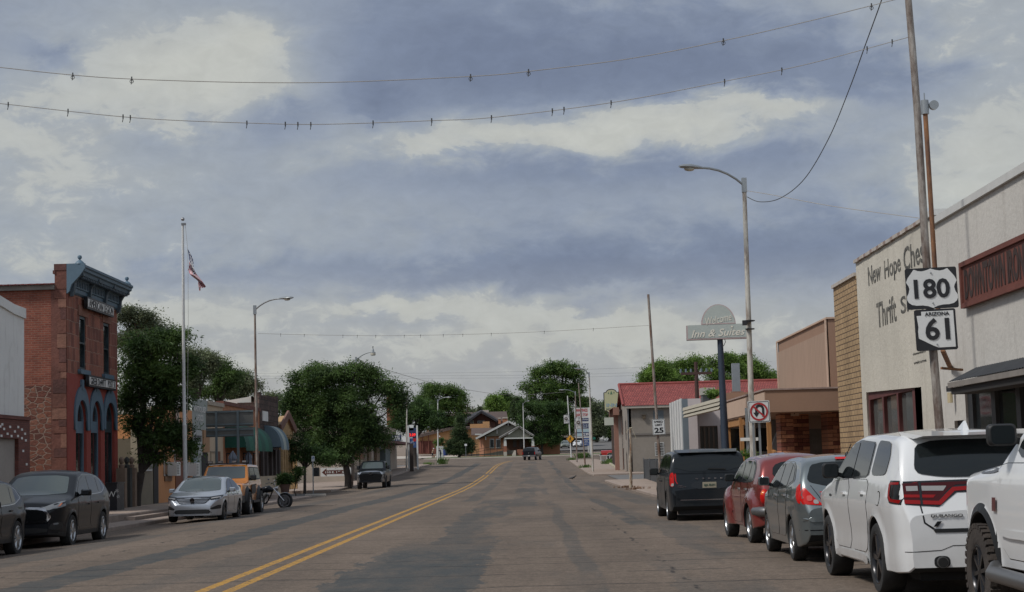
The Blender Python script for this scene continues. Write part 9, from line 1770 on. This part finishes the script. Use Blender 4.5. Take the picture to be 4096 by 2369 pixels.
def tree(label, Y, base, blobs, n, size, m, tr=.2, bark=BARK, seed=1, clump=.5, aspect=.42, cat='tree', nm='street_tree', group=None, lean=None, limbs=14, depth=.85, twigs=0, per=45, shell=.55, zb=None, lob=True):
    """base: picture position of the trunk foot; blobs (fx, fy, rx, ry) measured in the photograph at distance Y"""
    k = FX/Y; bx = at(base[0], 1850, Y=Y).x; z0_ = (zt(bx, Y) if zb is None else zb); o = thing(nm, label, cat, (bx, Y, z0_), group); rg = random.Random(seed)
    W_ = []
    for b in blobs: p = at(b[0], b[1], Y=Y+(b[4] if len(b) > 4 else 0)); W_.append((p.x, p.y, p.z, b[2]/k, b[2]/k*depth, b[3]/k))
    cc = leaves('crown', W_, n, size, m, o, seed, clump, aspect, per=per, shell=shell, lob=lob)
    cx_ = sum(w[0] for w in W_)/len(W_); cz = sum(w[2] for w in W_)/len(W_); zl_ = min(w[2]-w[5]*.5 for w in W_); fork = Vector((bx*.75+cx_*.25, Y, max(z0_+.6, z0_+(zl_-z0_)*.8))) if not lean else Vector(lean)
    mb = MB(); mb.tube([(bx, Y, z0_-.2), (bx+.02, Y, z0_+.15), tuple(Vector((bx, Y, z0_)).lerp(fork, .5)+Vector((rg.uniform(-.1, .1), 0, 0))), fork], [tr*1.5, tr*1.1, tr, tr*.9], 10)
    for i in range(limbs):
        w = W_[i % len(W_)]; e = Vector((w[0]+rg.uniform(-.5, .5)*w[3], w[1]+rg.uniform(-.5, .5)*w[4], w[2]+rg.uniform(-.2, .6)*w[5])); mid = fork.lerp(e, .45)+Vector((rg.uniform(-.2, .2), rg.uniform(-.2, .2), .12*(e-fork).length)); mb.tube([fork, fork.lerp(mid, .5), mid, e], [tr*.6, tr*.45, tr*.3, tr*.08], 6)
    for i in range(twigs): e = Vector(cc[rg.randrange(len(cc))]); w = W_[rg.randrange(len(W_))]; c0 = Vector(w[:3]); mb.tube([c0, c0.lerp(e, .5)+Vector((0, 0, .1)), e+(e-c0)*.08], [tr*.14, tr*.09, tr*.03], 4)
    obj('trunk', mb, bark, o, 60); return o
tree('dark drooping tree overhanging the pavement beside the stone lodge', 68, (541, 1990), [(560, 1400, 75, 70), (650, 1390, 80, 80), (710, 1360, 45, 55), (540, 1500, 60, 90), (640, 1510, 100, 90), (730, 1480, 55, 80), (510, 1600, 35, 70), (600, 1630, 85, 85), (690, 1590, 80, 60), (530, 1700, 40, 40), (640, 1750, 75, 60), (710, 1740, 75, 75), (750, 1790, 30, 50), (600, 1830, 50, 35)], 52000, .155, LMD, .17, seed=3, clump=.42, aspect=.26, twigs=60, shell=.35)
tree('grey-green open elm rising behind the dark drooping tree', 84, (560, 1950), [(512, 1270, 45, 55), (570, 1290, 55, 55), (640, 1330, 55, 60), (690, 1350, 40, 45), (520, 1370, 60, 70), (600, 1400, 70, 70)], 30000, .10, LGY, .2, BARKL, seed=5, clump=.45, twigs=120, shell=.3)
G_ = 'trees behind the left shops'
for i, (lb, bx, bl, m) in enumerate((('grey-green tree behind the flagpole, left of the rest', 780, [(745, 1420, 45, 42), (800, 1460, 60, 65), (760, 1520, 60, 60), (840, 1440, 35, 40)], LGY), ('darker tree in the middle of those behind the left shops', 880, [(870, 1480, 45, 55), (900, 1520, 60, 55), (850, 1560, 60, 40)], LMD), ('low greyish tree right of the middle one behind the left shops', 960, [(950, 1530, 50, 48), (985, 1550, 40, 40), (930, 1580, 60, 30)], LGY))): tree(lb, 140+i*6, (bx, 1850), bl, 22000, .16, m, .25, seed=11+i, clump=.75, group=G_, nm='tree', twigs=40, shell=.4)
tree('low tree top behind the dark stone shop', 150, (1080, 1850), [(1070, 1590, 50, 22), (1100, 1620, 50, 30)], 4000, .22, LGY, .2, seed=19, clump=.6, nm='tree')
tree('broad round street tree above the arrow wall sign', 124, (1390, 1940), [(1310, 1505, 95, 62), (1230, 1530, 75, 60), (1420, 1500, 90, 62), (1190, 1600, 65, 60), (1540, 1560, 70, 52), (1500, 1520, 60, 45), (1280, 1610, 110, 80), (1420, 1610, 120, 80), (1180, 1690, 50, 60), (1580, 1620, 40, 40), (1300, 1710, 110, 75), (1440, 1710, 110, 70), (1240, 1780, 70, 60), (1370, 1800, 110, 55), (1270, 1815, 75, 42), (1330, 1830, 60, 30), (1500, 1750, 75, 55), (1150, 1640, 40, 45), (1610, 1590, 30, 22)], 135000, .145, LMD, .25, seed=23, clump=.62, shell=.4, twigs=60, aspect=.4, lob=.25)
tree('small shady tree at the side street behind the wheelchair sign', 112, (1216, 1905), [(1200, 1780, 45, 50), (1240, 1810, 55, 45), (1290, 1830, 45, 35), (1180, 1830, 25, 35)], 9000, .13, LDK, .09, seed=29, clump=.5, nm='tree')
tree('dark round tree right of the street tree over the low shop', 205, (1660, 1870), [(1620, 1700, 50, 45), (1670, 1640, 50, 55), (1720, 1680, 55, 50), (1650, 1715, 50, 25), (1600, 1650, 30, 35), (1735, 1700, 28, 25)], 40000, .2, LDK, .3, seed=31, clump=.8, nm='tree', shell=.4)
tree('big tree with sunlit yellow-green top behind the white corner lamp', 330, (1770, 1815), [(1735, 1570, 40, 38), (1790, 1570, 45, 38), (1835, 1600, 30, 45), (1710, 1610, 45, 45), (1775, 1630, 65, 55), (1840, 1650, 25, 40), (1730, 1680, 50, 45), (1800, 1690, 45, 40)], 50000, .30, LMB, .45, seed=37, clump=1.3, nm='tree', twigs=60, shell=.45)
tree('dense conical tree before the ochre store', 292, (1838, 1828), [(1838, 1672, 9, 25), (1838, 1700, 20, 35), (1838, 1735, 34, 40), (1838, 1775, 52, 38), (1805, 1785, 32, 30), (1872, 1785, 30, 30), (1838, 1800, 55, 18)], 36000, .20, LCO, .2, seed=41, clump=.5, nm='conical_tree', limbs=8, shell=.5, lob=False)
tree('small bright bush left of the conical tree', 300, (1757, 1815), [(1755, 1770, 17, 20), (1765, 1785, 17, 14), (1750, 1785, 12, 14)], 2500, .25, LMB, .08, seed=43, clump=.4, nm='bush', limbs=4)
for i, (lb, bx, bl, m) in enumerate((('tall light green poplar behind the chimneys of the bungalow', 1985, [(1972, 1620, 18, 42), (1995, 1640, 25, 50)], LBR), ('lighter green poplar crown just right of the tall one', 2030, [(2015, 1605, 20, 42), (2040, 1625, 18, 45), (2025, 1650, 28, 35)], LMB))): tree(lb, 420+i*8, (bx, 1790), bl, 22000, .4, m, .4, seed=47+i, clump=1.2, nm='poplar', group='poplars behind the bungalow')
tree('dark narrow conifers right of the poplars', 400, (2068, 1800), [(2063, 1630, 8, 35), (2076, 1615, 6, 30), (2070, 1660, 18, 30)], 5000, .5, LCO, .3, seed=51, clump=.8, nm='conifer')
tree('distant low tree mass beside the far utility pole', 520, (1900, 1750), [(1880, 1650, 30, 10), (1930, 1645, 35, 12), (1965, 1625, 12, 20), (1990, 1650, 30, 15), (1870, 1680, 60, 20)], 9000, .7, LGY, .4, seed=53, clump=1.6, nm='tree')
tree('tallest tree with broad leafy top in the picture centre', 322, (2227, 1815), [(2165, 1500, 35, 40), (2210, 1480, 40, 40), (2260, 1480, 45, 42), (2305, 1500, 32, 48), (2145, 1560, 35, 40), (2105, 1550, 15, 22), (2210, 1560, 75, 60), (2290, 1580, 45, 60), (2150, 1620, 50, 50), (2240, 1650, 80, 55), (2320, 1630, 18, 50), (2200, 1710, 80, 45), (2270, 1700, 50, 45)], 95000, .31, LMB, .62, seed=59, clump=1.15, nm='big_tree', twigs=60, shell=.45)
tree('darker nearer tree in front of the tallest tree', 298, (2168, 1828), [(2110, 1640, 40, 45), (2160, 1640, 50, 45), (2220, 1650, 50, 50), (2100, 1700, 45, 40), (2170, 1710, 65, 50), (2240, 1710, 45, 45), (2150, 1760, 50, 28), (2200, 1760, 45, 28)], 60000, .23, LDK, .24, seed=61, clump=.8, nm='tree', shell=.45)
G_ = 'trees on the hill right of the price pylon'
for i, (lb, bx, bl, m) in enumerate((('greyish tree directly right of the price pylon', 2390, [(2385, 1650, 22, 45), (2400, 1700, 30, 45), (2380, 1730, 25, 35)], LGY), ('fresh green tree behind the cream INN sign', 2440, [(2430, 1640, 28, 40), (2450, 1690, 35, 50), (2420, 1710, 35, 45), (2470, 1730, 25, 40)], LMB), ('thin tree top left of the price pylon', 2345, [(2345, 1610, 14, 22), (2350, 1640, 18, 35), (2355, 1680, 25, 30)], LGY))): tree(lb, 400+i*9, (bx, 1775), bl, 20000, .38, m, .35, seed=67+i, clump=1.1, group=G_, nm='tree')
G_ = 'green trees over the motel roof'
for i, (lb, bx, bl) in enumerate((('leftmost of the green trees over the red roof', 2625, [(2600, 1505, 30, 32), (2640, 1480, 35, 38), (2670, 1510, 40, 35), (2580, 1530, 22, 18)]), ('green tree over the red roof, left of the thick blue post', 2760, [(2720, 1480, 40, 42), (2770, 1470, 45, 42), (2745, 1510, 50, 35)]), ('green tree between the blue post and the near lamp pole', 2890, [(2850, 1465, 40, 40), (2900, 1450, 42, 40), (2930, 1480, 40, 42), (2875, 1510, 50, 35)]), ('green tree right of the near lamp pole over the red roof', 3010, [(2985, 1460, 38, 40), (3030, 1480, 35, 38), (3060, 1505, 30, 30), (3010, 1520, 50, 30)]), ('thin wispy treetop against the brown ribbed box', 3095, [(3100, 1505, 16, 25), (3085, 1525, 20, 18)]))): tree(lb, 215+i*5, (bx, 1850), bl, 26000 if i < 4 else 2500, .21, LBR, .3, seed=73+i, clump=.8, group=G_, nm='tree')
# small plants
tree('round green shrub in a planter by the gabled brick shop', 88, (1143, 1960), [(1140, 1914, 19, 20), (1150, 1925, 15, 16), (1130, 1926, 13, 14)], 5000, .10, LDK, .03, seed=83, clump=.25, cat='plant', nm='shrub', zb=.35)
mb = MB(); q = at(1140, 1950, Y=88); mb.lathe([(.2, 0), (.27, .38), (.29, .42), (.26, .42), (.24, .36)], 14, Matrix.Translation((q.x, 88, .34))); tag(obj('planter', mb, pm('planter_clay', (.1, .06, .05), .9, 0, .1, 2), None, 40), 'dark round planter holding the green shrub by the brick ribs', 'planter')
tree('bright green leafy plant behind the timber handrail', 52, (2990, 1880), [(2985, 1845, 28, 28), (3005, 1860, 22, 22), (2965, 1865, 16, 20)], 4000, .16, LBR, .03, seed=87, clump=.3, cat='plant', nm='shrub', zb=.12, aspect=.2)
tree('weedy sapling growing behind the roof cooler', 83, (2852, 1600), [(2852, 1575, 14, 18), (2840, 1585, 10, 10)], 900, .14, LBR, .02, seed=89, clump=.25, cat='plant', nm='sapling', zb=4.0, limbs=4)
tree('dark shrub under the trees at the side street corner', 100, (1180, 1940), [(1190, 1890, 12, 22), (1183, 1920, 10, 16)], 1800, .12, LDK, .03, seed=91, clump=.3, cat='plant', nm='shrub')
tree('green bush beside the porch of the bungalow', 301, (2143, 1805), [(2143, 1783, 10, 12), (2150, 1792, 9, 9)], 1200, .22, LMD, .05, seed=93, clump=.4, cat='plant', nm='bush', limbs=3)
def tufts(name, label, pts, m, h=.3, n=60, cat='plant', group=None, w=.3):
    for i, (fx, Y, hh) in enumerate(pts):
        q = gp(fx, Y, .1); rg = random.Random(i+7); mb = MB()
        for k in range(n): a = rg.uniform(0, 2*pi); r_ = rg.uniform(0, w); x, y = q[0]+r_*cos(a), q[1]+r_*sin(a); l = hh*rg.uniform(.5, 1); dx, dy = rg.uniform(-.5, .5)*l, rg.uniform(-.5, .5)*l; mb.face([(x-.012, y, q[2]), (x+.012, y, q[2]), (x+dx*.5+.01, y+dy*.5, q[2]+l*.7), (x+dx, y+dy, q[2]+l)])
        tag(obj(name, mb, m), label[i] if isinstance(label, list) else label, cat, group)
tufts('grass_tuft', ['grass tuft on the far left corner by the white lamp', 'dry tuft left of the far left corner lamp', 'grass clump at the foot of the price pylon', 'grass clump left of the price pylon post', 'weeds at the foot of the lower banner pole', 'weeds at the kerb corner by the yellow sign', 'yellow-green weeds below the cream INN sign', 'weeds beside the white pipe rail'],
      [(1768, 222, .9), (1715, 222, .4), (2345, 250, .9), (2325, 246, .9), (2341, 174, .4), (2290, 225, .45), (2430, 190, .5), (2445, 196, .6)], LMB, n=160, group='weeds and tufts along the kerbs', w=.8)
tufts('weeds', ['dry brown weeds at the kerb left of the broken pole', 'dry brown weeds at the kerb right of the broken pole', 'green weeds in the road joint before the white SUV'], [(2500, 88, .15), (2545, 82, .18), (3330, 16.9, .05)], pm('dry_weed', (.16, .09, .05), .9, 0, .2, 6), n=90, group='weeds and tufts along the kerbs', w=.7)
# stones edging the motel bed
for i in range(14): p = at(2424+i*3.1, 1846+i*1.9, Y=205-i*3); z_ = zt(p.x, p.y)+.16; mb = MB(); mb.ball((p.x, p.y, z_), .22, 7, .7); tag(obj('edging_stone', mb, pm('pale_stone', (.3, .27, .2), .9, 0, .2, 3)), 'pale rounded stones edging the bed below the cream INN sign', 'stone', 'edging stones by the motel')
